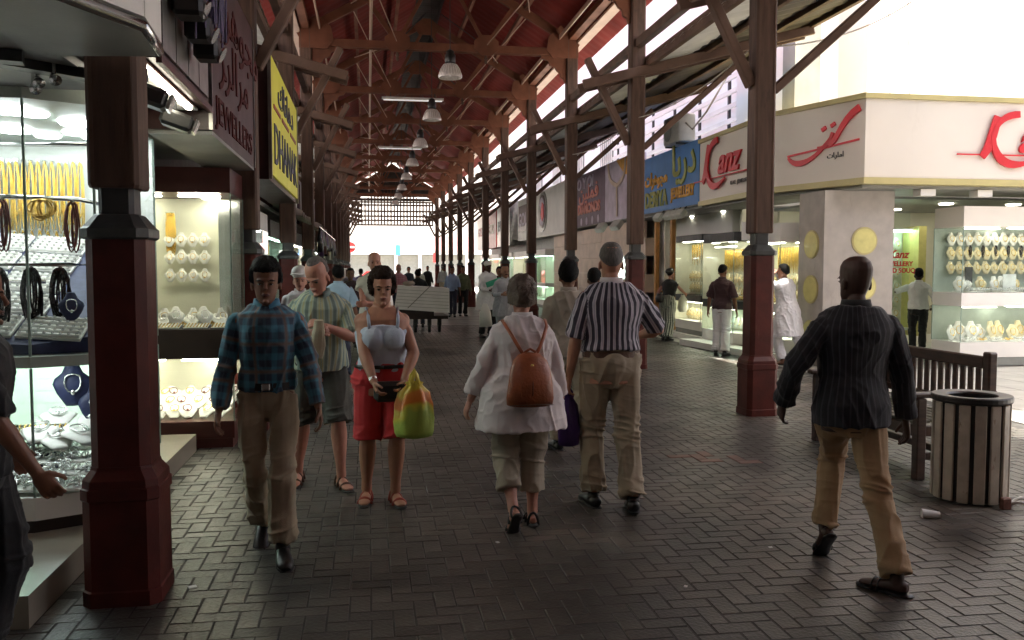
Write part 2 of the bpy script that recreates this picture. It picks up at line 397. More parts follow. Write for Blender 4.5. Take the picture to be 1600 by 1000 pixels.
# ================================================================ columns
def octo(h, c): return [(-h + c, -h), (h - c, -h), (h, -h + c), (h, h - c), (h - c, h), (-h + c, h), (-h, h - c), (-h, -h + c)]
def frus(mb, x, y, lv):
    """stack of chamfered squares (half, chamfer, z)"""
    n = 8; vs = []
    for h, c, z in lv: vs += [(x + a, y + b, z) for a, b in octo(h, c)]
    fs = [(i * n + k, i * n + (k + 1) % n, (i + 1) * n + (k + 1) % n, (i + 1) * n + k) for i in range(len(lv) - 1) for k in range(n)]
    fs += [tuple(range(n))[::-1], tuple((len(lv) - 1) * n + k for k in range(n))]
    return mb._add(vs, fs)
def make_column(x, y, side, label, group, low=False):
    t = thing('arcade_column', label, 'column', (x, y, 0), group)
    m_ = MB(); frus(m_, x, y, [(.178, .045, 0), (.178, .045, .07), (.171, .045, .076), (.171, .045, .50), (.178, .045, .51), (.178, .045, .56), (.171, .045, .565), (.169, .045, .60), (.139, .04, .645), (.137, .04, .66)]); m_.build('pedestal', 'red_paint', t)
    m_ = MB(); frus(m_, x, y, [(.134, .042, .66), (.134, .042, 1.735)]); m_.build('shaft', 'red_paint', t)
    m_ = MB(); frus(m_, x, y, [(.140, .04, 1.735), (.152, .045, 1.745), (.152, .045, 1.785), (.142, .045, 1.795), (.100, .03, 1.85), (.092, .03, 1.855)]); m_.build('collar', 'collar_grey', t)
    m_ = MB(); frus(m_, x, y, [(.080, .02, 1.855), (.080, .02, 1.975)]); m_.build('neck', 'dark_metal', t)
    m_ = MB(); top = 6.3
    frus(m_, x, y, [(.108, .018, 1.975), (.114, .018, 1.99), (.114, .018, top)])
    m_.build('post', 'brown_wood', t)
    # narrow raised edge strips on the post (the joint lines of the casing)
    for sx in (-1, 1):
        m_ = MB(); m_.box(x + sx * .086 - .007, x + sx * .086 + .007, y - .119, y - .112, 2.0, top - .02); m_.build('casing_strip', 'brown_beam', t)
    s_ = -side   # towards the nave
    # cross beam rising outward and brace through it
    z0 = 4.42
    a = (x + s_ * .90, y, z0); b_ = (x - s_ * 2.9, y, z0 + 3.8 * .265)
    for off in (-.16, .16):
        m_ = MB(); m_.bar((a[0], y + off, a[2]), (b_[0], y + off, b_[2]), .055, .15, ch=.012); m_.build('cross_beam', 'brown_beam', t)
    m_ = MB(); m_.bar((x + s_ * .12, y, 3.55), (x + s_ * .80, y, 4.86), .10, .13, up=(0, 1, 0), ch=.012); m_.build('brace', 'brown_beam', t)
    m_ = MB(); m_.bar((x - s_ * .12, y, 3.5), (x - s_ * 1.75, y, 4.93), .09, .12, up=(0, 1, 0), ch=.01); m_.build('brace', 'brown_beam', t)
    # scrolled bracket under the tie beam
    pts = [(.12, 5.42), (.15, 5.42), (.17, 5.50), (.235, 5.53), (.25, 5.62), (.31, 5.66), (.36, 5.74), (.46, 5.77), (.50, 5.86), (.62, 5.90), (.66, 5.965), (.12, 5.965)]
    m_ = MB(); m_.plate([(x + s_ * u, v) for u, v in (pts if s_ < 0 else pts)], y - .035, y + .035); m_.build('scroll_bracket', 'truss_wood', t)
    return t
ordn = ['first', 'second', 'third', 'fourth', 'fifth', 'sixth', 'seventh', 'eighth', 'ninth', 'tenth', 'eleventh', 'twelfth']
tl = make_column(XL, row(0), -1, 'dark red timber column nearest the camera, at far left before the jewellery case', 'columns of the arcade')
for k in range(-1, 12):
    if k: copy_tree(tl, (XL, row(k), 0), label='red and brown column, %s of the left row counted from the camera' % ordn[k] if k > 0 else 'left row column behind the camera')
tr = make_column(XR, row(1), 1, 'red and brown column standing free between the white kurta man and the bench', 'columns of the arcade')
for k in range(-1, 12):
    if k != 1: copy_tree(tr, (XR, row(k), 0), label='red and brown column, %s of the right row counted from the bench' % ordn[k - 1] if k > 1 else 'right row column outside the picture')
# ================================================================ trusses
XM = (XL + XR) / 2; HS = (XR - XL) / 2; EZ, TZ, RZ = 6.30, 6.04, 8.05
def make_truss(y, label):
    t = thing('roof_truss', label, 'roof truss', (XM, y, TZ), 'timber trusses under the red roof')
    for off in (-.06, .06):
        m_ = MB(); m_.bar((XL - .1, y + off, TZ), (XR + .1, y + off, TZ), .05, .15, ch=.008); m_.build('tie_beam', 'truss_wood', t)
    for sg in (-1, 1):
        e = Vector((XM + sg * (HS + .15), y, EZ - .12)); r_ = Vector((XM, y, RZ - .28)); m_ = MB(); m_.bar(e, r_, .09, .17, ch=.01); m_.build('rafter', 'truss_wood', t)
        q = HS / 3
        # corner plate
        pl = [(HS + .12, TZ - .13), (HS - .42, TZ - .13), (HS - .55, TZ + .02), (HS - .50, TZ + .30), (HS - .25, TZ + .52), (HS + .12, TZ + .26)]
        m_ = MB(); m_.plate([(XM + sg * a, b) for a, b in (pl if sg > 0 else pl)], y - .115, y - .09); m_.build('corner_plate', 'truss_wood', t)
        # node plate
        c = Vector((XM + sg * q, y, TZ + .06)); m_ = MB()
        m_.plate([(c.x + .27 * math.cos(R(22.5 + 45 * i)) , c.z + .22 * math.sin(R(22.5 + 45 * i))) for i in range(8)], y - .12, y - .092); m_.build('node_plate', 'truss_wood', t)
        m_ = MB(); m_.lathe([(.0, -.36), (.028, -.33), (.034, -.30), (.02, -.27), (.045, -.24), (.02, -.2), (.02, -.1)], c, 10); m_.build('pendant', 'brown_beam', t, smooth=True)
        m_ = MB(); m_.bar(c, (XM + sg * (q + .62), y, TZ + .93), .06, .09); m_.build('strut', 'truss_wood', t)
        m_ = MB(); m_.bar(c, (XM + sg * .1, y, RZ - .5), .05, .07); m_.build('strut', 'truss_wood', t)
        m_ = MB(); m_.rings([c, (XM + sg * q * .2, y + 2.2, TZ + 1.3)], .012, n=6); m_.build('tension_rod', 'dark_metal', t)
        m_ = MB(); m_.rings([c, (XM + sg * (q + .9), y + 4.4, TZ + .78)], .011, n=6); m_.build('tension_rod', 'gutter_tan', t)
        m_ = MB(); m_.rings([(XM + sg * (q + .9), y, TZ + .74), c + Vector((0, 4.4, 0))], .011, n=6); m_.build('tension_rod', 'gutter_tan', t)
    m_ = MB(); m_.plate([(XM - .2, RZ - .62), (XM + .2, RZ - .62), (XM + .34, RZ - .42), (XM + .1, RZ - .22), (XM - .1, RZ - .22), (XM - .34, RZ - .42)], y - .115, y - .09); m_.build('ridge_plate', 'truss_wood', t)
    return t
tt = make_truss(row(3), 'orange brown timber truss nearest of those in view under the red roof')
for k in range(-2, 12):
    if k != 3: copy_tree(tt, (XM, row(k), TZ), label='timber roof truss, %s in view counting down the arcade' % ordn[k - 3] if k > 3 else 'timber roof truss above the camera')
# ================================================================ roof
def corr(mb, p0, p1, q0, q1, nseg, h):
    """corrugated slope: p0->p1 along Y at eave, q0->q1 along Y at the ridge"""
    p0, p1, q0, q1 = map(Vector, (p0, p1, q0, q1)); nn = (p1 - p0).cross(q0 - p0).normalized(); vs = []
    for i in range(nseg + 1):
        t = i / nseg; d = nn * (h if i % 2 else 0); vs += [p0.lerp(p1, t) + d, q0.lerp(q1, t) + d]
    fs = [(2 * i, 2 * i + 2, 2 * i + 3, 2 * i + 1) for i in range(nseg)]
    k = len(vs); vs += [v + nn * .03 for v in vs]; fs += [(k + b, k + a, k + d, k + c) for a, b, c, d in fs]
    return mb._add(vs, fs)
roof = thing('arcade_roof', 'long red gabled roof covering the whole arcade', 'roof', (XM, 20, EZ))
Y0, Y1 = row(-4) - .8, row(11) + 1.0
edges = [Y0] + [row(k) for k in range(-3, 12)] + [Y1]
for i in range(len(edges) - 1):
    for sg in (-1, 1):
        m_ = MB(); a, b = edges[i], edges[i + 1]
        corr(m_, (XM + sg * (HS + .62), a, EZ - .16), (XM + sg * (HS + .62), b, EZ - .16), (XM + sg * .30, a, RZ - .06), (XM + sg * .30, b, RZ - .06), 28, .008 * sg)
        m_.build('roof_sheet', 'roof_red', roof)
# ridge vent: dark louvred strip with small gaps
m_ = MB()
for sg in (-1, 1): m_.bar((XM + sg * .30, Y0, RZ + .0), (XM + sg * .30, Y1, RZ + .0), .05, .26)
m_.build('ridge_curb', 'roof_dark', roof)
m_ = MB(); m_.box(XM - .42, XM + .42, Y0, Y1, RZ + .42, RZ + .45); m_.build('ridge_cap', 'roof_dark', roof)
m_ = MB(); yy = Y0
while yy < Y1:
    m_.box(XM - .275, XM + .275, yy, yy + .17, RZ + .06, RZ + .075); yy += .19
o = m_.build('ridge_louvre', 'roof_dark', roof); o['kind'] = 'stuff'
for sg in (-1, 1):
    m_ = MB(); yy = Y0
    while yy < Y1:
        m_.box(XM + sg * .33 - .02, XM + sg * .33 + .02, yy, yy + .30, RZ + .12, RZ + .42); yy += .34
    o = m_.build('ridge_louvre', 'roof_dark', roof); o['kind'] = 'stuff'
    m_ = MB(); m_.bar((XM + sg * HS, Y0, EZ + .04), (XM + sg * HS, Y1, EZ + .04), .16, .12); m_.build('wall_plate', 'truss_wood', roof)
    m_ = MB(); m_.bar((XM + sg * (HS + .2), Y0, EZ - .06), (XM + sg * (HS + .2), Y1, EZ - .06), .20, .05); m_.build('eave_board', 'gutter_tan', roof)
    m_ = MB(); m_.bar((XM + sg * (HS - .28), Y0, EZ + .02), (XM + sg * (HS - .28), Y1, EZ + .02), .025, .09); m_.build('light_trunking', 'gutter_tan', roof)
    for fr in (.36, .7):
        m_ = MB(); x_ = XM + sg * (HS * (1 - fr)); z_ = EZ - .1 + (RZ - EZ - .15) * fr + .12; m_.bar((x_, Y0, z_), (x_, Y1, z_), .07, .10); m_.build('purlin', 'truss_wood', roof)
m_ = MB(); m_.rings([(.10, Y0, 6.24), (.10, Y1, 6.24)], .028, n=8); piece('conduit', m_, 'gutter_tan', 'long pale conduit pipe running down the arcade above the tie beams', 'pipe', smooth=True)
# longitudinal beams on both sides and the lean-to roofs rising outward
for sg, X0, nm in ((-1, XL, 'left'), (1, XR, 'right')):
    lt = thing('side_canopy', 'dark side canopy rising outward from the %s row of columns' % nm, 'canopy', (X0, 20, 4.7))
    m_ = MB(); m_.bar((X0 + sg * .0, Y0, 5.10), (X0 + sg * .0, Y1, 5.10), .11, .13); m_.build('upper_beam', 'brown_beam', lt)
    m_ = MB(); m_.bar((X0 + sg * .17, Y0, 4.83), (X0 + sg * .17, Y1, 4.83), .08, .17); m_.build('lower_beam', 'brown_beam', lt)
    for u in (1.1, 2.05, 2.85):
        m_ = MB(); m_.bar((X0 + sg * u, Y0, 4.74 + u * .265), (X0 + sg * u, Y1, 4.74 + u * .265), .07, .10); m_.build('purlin', 'brown_beam', lt)
    for i in range(len(edges) - 1):
        a, b = edges[i], edges[i + 1]; zz = lambda u: 4.82 + u * .265
        m_ = MB(); corr(m_, (X0 + sg * .12, a, zz(.12)), (X0 + sg * .12, b, zz(.12)), (X0 + sg * .95, a, zz(.95)), (X0 + sg * .95, b, zz(.95)), 26, .02 * sg); m_.build('pale_sheet', 'translucent_sheet', lt)
        m_ = MB(); corr(m_, (X0 + sg * .951, a, zz(.95)), (X0 + sg * .951, b, zz(.95)), (X0 + sg * 2.95, a, zz(2.95)), (X0 + sg * 2.95, b, zz(2.95)), 26, .02 * sg); m_.build('dark_sheet', 'roof_dark', lt)
# end lattice of the last truss
ls = thing('lattice_screen', 'timber lattice screen closing the gable at the far end of the arcade', 'lattice screen', (XM, row(11), 4.2))
yL = row(11) + .15
for i in range(26):
    x = XL + .25 + i * (XR - XL - .5) / 25; m_ = MB(); d = 1 - abs(x - XM) / HS; m_.box(x - .045, x + .045, yL, yL + .04, 4.2, 5.62 + 1.3 * max(0, d - .25)); m_.build('slat', 'brown_beam', ls)
for z in (4.22, 4.50, 4.75, 5.05, 5.42, 5.6, 6.6):
    hw = HS - .2 if z < 6.1 else HS * (1 - (z - 6.0) / 2); m_ = MB(); m_.box(XM - hw, XM + hw, yL - .035, yL - .003, z - .05, z + .05); m_.build('rail', 'brown_beam', ls)
for a_, b_ in ((5.68, 5.84), (5.93, 6.05)): m_ = MB(); m_.box(XL + .05, XR - .05, yL + .05, yL + .08, a_, b_); m_.build('gable_board', 'roof_dark', ls)
m_ = MB(); m_.plate([(XL + .05, 6.14), (XR - .05, 6.14), (XR - .05, 6.2), (XM, 7.95), (XL + .05, 6.2)], yL + .05, yL + .08); m_.build('gable_board', 'roof_dark', ls)
# ================================================================ pendant lamps and tube lights
def make_lamp(x, y, z, label):
    t = thing('pendant_lamp', label, 'lamp', (x, y, z), 'pendant lamps hanging down the middle of the arcade')
    m_ = MB(); m_.lathe([(.21, 0), (.215, .02), (.20, .07), (.165, .16), (.11, .235), (.085, .25), (.08, .24), (.105, .22), (.155, .15), (.19, .06), (.2, .02), (.19, 0), (.21, 0)], (x, y, z), 24); m_.build('shade', 'lamp_shade', t, smooth=True)
    m_ = MB()
    for i in range(24):
        a = 2 * math.pi * i / 24; m_.rings([(x + .212 * math.cos(a), y + .212 * math.sin(a), z + .03), (x + .168 * math.cos(a), y + .168 * math.sin(a), z + .16), (x + .115 * math.cos(a), y + .115 * math.sin(a), z + .235)], .004, n=4)
    m_.build('shade_rib', 'white_paint', t)
    m_ = MB(); m_.lathe([(0, .25), (.09, .25), (.095, .29), (.095, .40), (.07, .43), (.075, .46), (.04, .49), (0, .5)], (x, y, z), 16); m_.build('housing', 'bin_black', t, smooth=True)
    m_ = MB(); m_.rings([(x, y, z + .49), (x, y, RZ - .05)], .008, n=6); m_.build('cord', 'dark_metal', t)
    m_ = MB(); m_.ell((x, y, z + .13), (.06, .06, .10)); m_.build('bulb', 'tube_glow', t, smooth=True)
    return t
lp = make_lamp(1.47, 15.5, 4.96, 'largest pendant lamp with ribbed glass shade and black housing, nearest the camera')
for k in range(1, 8): copy_tree(lp, (1.47, 15.5 + 4.44 * k, 4.96), label='ribbed glass pendant lamp, %s counting down the arcade' % ordn[k])
def make_tube(y, lab):
    t = thing('tube_light', lab, 'tube light', (1.15, y, 5.78), 'white tube lights under the tie beams')
    m_ = MB(); m_.box(.38, 1.92, y - .19, y - .13, 5.80, 5.86); m_.build('housing', 'white_paint', t)
    m_ = MB(); m_.rings([(.42, y - .16, 5.785), (1.88, y - .16, 5.785)], .014, n=8); m_.build('tube', 'tube_glow', t)
    for x in (.6, 1.7): m_ = MB(); m_.box(x - .01, x + .01, y - .17, y - .15, 5.86, 5.975); m_.build('hanger', 'dark_metal', t)
make_tube(row(4), 'nearer white tube light under a tie beam beside the pendant lamps'); make_tube(row(6), 'farther white tube light under a tie beam'); 
# ================================================================ far street beyond the arcade
fb = thing('street_building', 'pale building with white shop fascia across the street at the end', 'building', (0, 74, 0))
m_ = MB(); m_.box(-30, 40, 74, 80, 0, 14); m_.build('wall', 'street_wall', fb)
m_ = MB(); m_.box(-6, 12, 72.6, 74.1, 2.75, 3.9); m_.build('fascia', 'white_paint', fb)
m_ = MB(); m_.box(4.3, 9, 72.5, 72.58, 3.0, 4.2); m_.build('sign_board', 'pale_pink', fb)
m_ = MB(); m_.box(3.2, 4.6, 73.8, 74.05, 4.3, 5.2); m_.build('window', 'shop_grey', fb)
for i in range(9):
    x = -5.5 + i * 2; m_ = MB(); m_.box(x, x + 1.7, 73.8, 74.05, .3, 2.7); m_.build('shop_window', 'shop_grey', fb)
    m_ = MB(); m_.box(x + 1.7, x + 2.0, 73.6, 74.1, 0, 2.9); m_.build('pilaster', 'white_paint', fb)
t = thing('road_sign', 'round red no entry sign on a pole at the end of the arcade', 'road sign', (-1.1, 57, 0))
m_ = MB(); m_.rings([(-1.1, 57, 0), (-1.1, 57, 3.3)], .04, n=8); m_.build('pole', 'brushed_steel', t)
m_ = MB(); m_.rings([(-1.1, 56.93, 2.95), (-1.1, 56.90, 2.95)], .34, ref=(0, 0, 1), n=24); m_.build('disc', 'red_far', t)
m_ = MB(); m_.box(-1.36, -.84, 56.87, 56.895, 2.89, 3.01); m_.build('bar', 'white_paint', t)
t = thing('street_banner', 'tall blue banner on a post across the street', 'banner', (2.3, 68, 0))
m_ = MB(); m_.rings([(2.3, 68, 0), (2.3, 68, 3.5)], .04, n=8); m_.build('pole', 'brushed_steel', t); m_ = MB(); m_.box(2.1, 2.5, 67.93, 67.955, 2.6, 3.4); m_.build('board', 'blue_far', t)
t = thing('street_banner', 'small red banner by the last right column of the arcade', 'banner', (4.75, 62, 0))
m_ = MB(); m_.rings([(4.75, 62, 0), (4.75, 62, 2.8)], .04, n=8); m_.build('pole', 'brushed_steel', t); m_ = MB(); m_.box(4.6, 4.9, 61.93, 61.955, 2.0, 2.7); m_.build('board', 'red_far', t)
def car(x, y, col, lab):
    M(col[0], col[1], .3, .02, coat=.6, bump=0)
    t = thing('parked_car', lab, 'car', (x, y, 0))
    m_ = MB(); pr = [(-2.1, .35), (-2.15, .75), (-1.9, .88), (-1.2, .95), (-.7, 1.38), (.7, 1.42), (1.35, .98), (2.0, .85), (2.12, .6), (2.05, .32)]
    m_.plate([(x + a, b) for a, b in pr], y - .82, y + .82); m_.build('body', col[0], t)
    m_ = MB(); m_.plate([(x + a, b) for a, b in [(-1.05, .97), (-.62, 1.32), (.62, 1.35), (1.15, .98)]], y - .83, y - .822); m_.build('side_window', 'bin_black', t)
    for dx in (-1.35, 1.35):
        m_ = MB(); m_.rings([(x + dx, y - .85, .32), (x + dx, y - .65, .32)], .32, ref=(0, 0, 1), n=16); wv = m_.build('wheel', 'rubber', t)
        m_ = MB(); m_.rings([(x + dx, y - .86, .32), (x + dx, y - .851, .32)], .2, ref=(0, 0, 1), n=12); m_.build('rim', 'brushed_steel', wv)
car(.6, 61, ('car_red', (.5, .03, .03)), 'small red car parked across the street at the far end'); car(-4.6, 63, ('car_white', (.75, .75, .75)), 'white car parked left of the red one at the far end')
# ================================================================ flanking buildings
m_ = MB(); m_.box(-9, -2.95, -14, row(11) + .5, 0, 4.0); m_.box(-12, -5.4, -14, row(11) + .5, 4.0, 10)
lb = piece('left_building', m_, 'white_wall', 'long pale building behind the shops on the left', 'building')
rb = thing('right_building', 'white two storey building behind the shops on the right', 'building', (12, 33, 0))
m_ = MB(); m_.box(7.9, 16, 18, row(11) + .5, 0, 4.4); m_.box(9.0, 16, 18.0, row(11) + .5, 4.41, 14); m_.build('wall', 'white_wall', rb)
m_ = MB(); m_.box(7.95, 30, 15.6, 18, 4.4, 10.5); m_.box(8.95, 30, 14.6, 15.6, 4.4, 11); m_.build('wall', 'white_wall', rb)
m_ = MB(); m_.box(7.8, 8.3, 15.1, 15.58, 4.4, 8); m_.build('duct_shaft', 'soffit_grey', rb)
for i in range(5):
    m_ = MB(); z = 4.75 + i * .34; m_.box(8.6, 8.68, 17.6, 30, z, z + .10); m_.build('louvre_rail', 'white_paint', rb)
for i in range(7):
    m_ = MB(); y = 18.2 + i * 1.9; m_.box(8.68, 8.74, y, y + .08, 4.4, 6.4); m_.build('rail_post', 'dark_metal', rb)
for i in range(3, 7):
    m_ = MB(); y = 18 + i * 4.4; m_.box(8.93, 9.02, y, y + 1.6, 5.0, 6.6); wv = m_.build('window', 'shop_grey', rb)
    for j in range(6): m_ = MB(); m_.box(8.90, 8.925, y + j * .27, y + j * .27 + .05, 5.0, 6.6); m_.build('window_bar', 'white_paint', wv)
m_ = MB(); m_.box(7.4, 19, -14, 1.2, 0, 9); piece('rear_right_block', m_, 'greige', 'unseen building added on the right behind the camera to cut light', 'building')  # unseen mass added to keep the near arcade darker
m_ = MB(); m_.box(-5, -1.75, -14, 1.9, 0, 4.3); piece('rear_left_block', m_, 'shop_grey', 'unseen grey block added on the left behind the camera to cut light', 'building')  # added out of view, blocks light under the left canopy
# unseen sun sheet added over the square; then the neighbour closing it
m_ = MB(); m_.plate([(7.35, 7.6), (14, 7.75), (14, 7.78), (7.35, 7.63)], 7.0, 12.0); piece('plaza_sun_block', m_, 'white_paint', 'white sheet added high over the small square to block sun, out of frame', 'awning')
m_ = MB(); m_.box(19, 26, -14, 12, 0, 9); piece('plaza_building', m_, 'white_wall', 'pale building closing the small square beyond the corner shop', 'building')
m_ = MB(); m_.box(-9, 26, -16, -14, 0, 9); piece('rear_end_block', m_, 'shop_grey', 'unseen grey building added behind the camera end to close out light', 'building')  # unseen end wall, height and dark tone chosen to limit light from behind
# ================================================================ jewellery prototypes (first copy of each is used in place)
def wall_seg(p, q): d = Vector((q[0] - p[0], q[1] - p[1])); return d.length, d.normalized()
PRO = {}
def proto(key, o): PRO[key] = [o, False]; return o
def put(key, loc, rot=0, label=None, group=None, sc=None):
    o, used = PRO[key]
    if not used:
        PRO[key][1] = True; o.location = loc; o.rotation_euler = rot if isinstance(rot, tuple) else (0, 0, rot)
        if sc: o.scale = (sc,) * 3 if not isinstance(sc, tuple) else sc
        if label: o['label'] = label
        if group: o['group'] = group
        return o
    return copy_tree(o, loc, rot, label, group, sc=sc)
def loop_pts(w_, h, n=14, dy=-.012):
    return [(w_ / 2 * math.sin(2 * math.pi * i / n), dy, -h / 2 + h / 2 * math.cos(2 * math.pi * i / n)) for i in range(n + 1)]
def mk_bust(key, mat, ch):
    t = thing('necklace_bust', '-', 'necklace display')
    m_ = MB(); m_.rings([(0, .01, 0), (0, .008, .02), (0, .004, .07), (0, .012, .12), (0, .022, .148), (0, .034, .178), (0, .042, .215), (0, .045, .228)], [(.035, .012), (.048, .013), (.078, .015), (.098, .017), (.088, .018), (.052, .020), (.036, .022), (.030, .022)], n=12); m_.build('stand', mat, t, smooth=True)
    m_ = MB(); P = [(.036 * math.cos(a) * (1 + .55 * max(0, -math.sin(a))), -.008 - .014 * max(0, -math.sin(a)), .155 + .018 * math.sin(a) - .062 * max(0, -math.sin(a)) ** 1.3) for a in [2 * math.pi * i / 16 for i in range(17)]]
    m_.rings(P, .0045, n=5, cap=False)
    m_.ell((0, -.036, .078), (.012, .005, .016), 6, 4); m_.build('necklace', ch, t, smooth=True)
    return proto(key, t)
mk_bust('bust_w', 'white_velvet', 'gold'); mk_bust('bust_s', 'white_velvet', 'silver'); mk_bust('bust_n', 'navy_velvet', 'silver'); mk_bust('bust_y', 'cream_velvet', 'gold'); mk_bust('bust_r', 'white_velvet', 'red_bead')
def mk_chain(key, mat, w_, h, n=2, r=.0035):
    t = thing('hanging_chain', '-', 'necklace')
    m_ = MB()
    for i in range(n): m_.rings(loop_pts(w_ * (1 - .25 * i), h * (1 - .12 * i), 12, -.012 - .005 * i), r, n=4, cap=False)
    m_.build('chain', mat, t, smooth=True); m_ = MB(); m_.box(-.012, .012, -.02, .0, -.008, .006); m_.build('hook', 'chrome', t)
    return proto(key, t)
mk_chain('chain_g', 'gold', .035, .42, 3); mk_chain('chain_gs', 'gold', .06, .2, 2); mk_chain('chain_s', 'silver', .04, .36, 2)
def mk_bundle(key, mat, w_, h, n, r=.005):
    t = thing('bead_bundle', '-', 'bead strings'); m_ = MB()
    for i in range(n):
        ww = w_ * random.uniform(.35, 1); hh = h * random.uniform(.75, 1); o = random.uniform(-.02, .02)
        m_.rings([(x + o + random.uniform(-.003, .003), y - random.uniform(0, .03), z) for x, y, z in loop_pts(ww, hh, 14)], r, n=4, cap=False)
    m_.build('strings', mat, t, smooth=True); m_ = MB(); m_.rings([(0, -.03, 0), (0, .03, 0)], .012, n=6); m_.build('hook', 'chrome', t)
    return proto(key, t)
mk_bundle('beads_k', 'black_bead', .10, .36, 12); mk_bundle('beads_p', 'purple_bead', .10, .42, 12); mk_bundle('beads_r', 'red_bead', .07, .3, 6); mk_bundle('beads_g', 'brass', .12, .12, 8, .006)
def mk_tray(key, base, pad, gem, nx, ny, w_, d):
    t = thing('ring_tray', '-', 'ring tray')
    m_ = MB(); m_.box(-w_ / 2, w_ / 2, -d / 2, d / 2, 0, .015); m_.build('base', base, t)
    pm = MB(); pm.rings([(-w_ / 2 + .01, 0, .02), (w_ / 2 - .01, 0, .02)], (d / ny * .36, .012), ref=(0, 0, 1), n=8)
    first = None
    for j in range(ny):
        y = -d / 2 + (j + .5) * d / ny
        if first is None: first = pm.build('pad', pad, t, smooth=True); first.location = (0, y, 0)
        else: c = first.copy(); C.objects.link(c); c.location = (0, y, 0); c.parent = t
    m_ = MB()
    for j in range(ny):
        for i in range(nx): m_.lathe([(.008, 0), (.010, .006), (.007, .012), (.008, 0)], (-w_ / 2 + (i + .5) * w_ / nx, -d / 2 + (j + .5) * d / ny, .028), 6)
    o = m_.build('rings', gem, t); return proto(key, t)
mk_tray('tray_w', 'navy_velvet', 'white_velvet', 'gold', 8, 5, .34, .22); mk_tray('tray_s', 'white_velvet', 'white_velvet', 'silver', 8, 5, .34, .22)
def mk_bangles(key, mat, n):
    t = thing('bangle_row', '-', 'bangles'); m_ = MB(); m_.rings([(-.15, 0, .05), (.15, 0, .05)], .012, n=6); m_.build('rod', 'chrome', t)
    for i in range(n):
        m_ = MB(); x = -.14 + .28 * i / (n - 1); m_.rings([(x + random.uniform(-.004, .004), .036 * math.cos(a), .036 * math.sin(a) + .026) for a in [2 * math.pi * k / 10 for k in range(11)]], .005, n=4, cap=False); m_.build('bangle', mat, t, smooth=True)
    return proto(key, t)
mk_bangles('bang_g', 'gold', 9); mk_bangles('bang_s', 'silver', 9)
def mk_bowl(key, mat):
    t = thing('jewellery_pile', '-', 'jewellery'); m_ = MB()
    for i in range(26):
        c = Vector((random.uniform(-.10, .10), random.uniform(-.07, .07), .015 + random.uniform(0, .05))); a0 = random.uniform(0, 3); nn = Vector((random.uniform(-1, 1), random.uniform(-1, 1), random.uniform(.2, 1))).normalized(); s_, u_ = frame(nn, Vector((0, 1, .1)))
        rr = random.uniform(.014, .032); m_.rings([c + s_ * rr * math.cos(a) + u_ * rr * math.sin(a) for a in [a0 + 2 * math.pi * k / 8 for k in range(9)]], .004, n=4, cap=False)
    m_.build('rings', mat, t, smooth=True); m_ = MB(); m_.box(-.12, .12, -.085, .085, 0, .012); m_.build('tray', 'white_velvet', t); return proto(key, t)
mk_bowl('pile_s', 'silver'); mk_bowl('pile_g', 'gold')
# ================================================================ vitrine builder
def vitrine(name, label, front, back, zs, mats, lamp, group=None, slat='slat_white', skip_back=(), nd=4, mull='glass_edge', glass='glass', panel_y=None):
    """front: plan points of the glass faces; back: closing points. zs: plinth0, plinth1, lower glass top, shelf top, upper glass top, header top"""
    poly = list(front) + list(back); cx = sum(p[0] for p in poly) / len(poly); cyy = sum(p[1] for p in poly) / len(poly)
    t = thing(name, label, 'display case', (cx, cyy, zs[0]), group)
    ins = lambda k: [(cx + (x - cx) * k, cyy + (y - cyy) * k) for x, y in poly]
    if zs[1] > zs[0]:
        m_ = MB(); m_.prism(ins(.97), zs[0], zs[0] + (zs[1] - zs[0]) * .35); m_.build('kick_board', mats[3], t)
        m_ = MB(); m_.prism(poly, zs[0] + (zs[1] - zs[0]) * .35 + .003, zs[1]); m_.build('plinth', mats[0], t)
    if zs[3] > zs[2]: m_ = MB(); m_.prism(poly, zs[2], zs[3]); m_.build('shelf_band', mats[1], t)
    m_ = MB(); m_.prism(poly, zs[4], zs[5]); m_.build('header', mats[2], t)
    bands = [(zs[1], zs[2]), (zs[3], zs[4])] if zs[2] > zs[1] else [(zs[3], zs[4])]
    for z0, z1 in bands:
        for a, b in zip(front[:-1], front[1:]):
            L, d = wall_seg(a, b); m_ = MB(); m_.bar((a[0], a[1], (z0 + z1) / 2), (b[0], b[1], (z0 + z1) / 2), .008, z1 - z0 - .004); m_.build('glass_pane', glass, t)
        for p in front:
            m_ = MB(); m_.box(p[0] - .006, p[0] + .006, p[1] - .006, p[1] + .006, z0 + .002, z1 - .002); m_.build('corner_post', mull, t)
        bp = [front[-1]] + list(back) + [front[0]]
        for i, (a, b) in enumerate(zip(bp[:-1], bp[1:])):
            if i in skip_back: continue
            L, d = wall_seg(a, b); m_ = MB(); nb = max(3, int((z1 - z0) / .085)); h = (z1 - z0) / nb
            for k in range(nb): m_.bar((a[0], a[1], z0 + (k + .5) * h), (b[0], b[1], z0 + (k + .5) * h), .02, h - .008)
            m_.bar((a[0], a[1], (z0 + z1) / 2), (b[0], b[1], (z0 + z1) / 2), .012, z1 - z0 - .002)
            o = m_.build('slat_panel', slat, t)
        # lights in the ceiling of this band
        xs = [p[0] for p in poly]; ys = [p[1] for p in poly]; k = 0; tries = 0
        cand = [(cx + (p[0] - cx) * .55, cyy + (p[1] - cyy) * .55) for p in poly][:nd]
        for x, y in cand:
            m_ = MB(); m_.lathe([(0, 0), (.075, 0), (.085, .012), (0, .012)], (x, y, z1 - .016), 16); m_.build('ceiling_light', lamp, t)
    return t
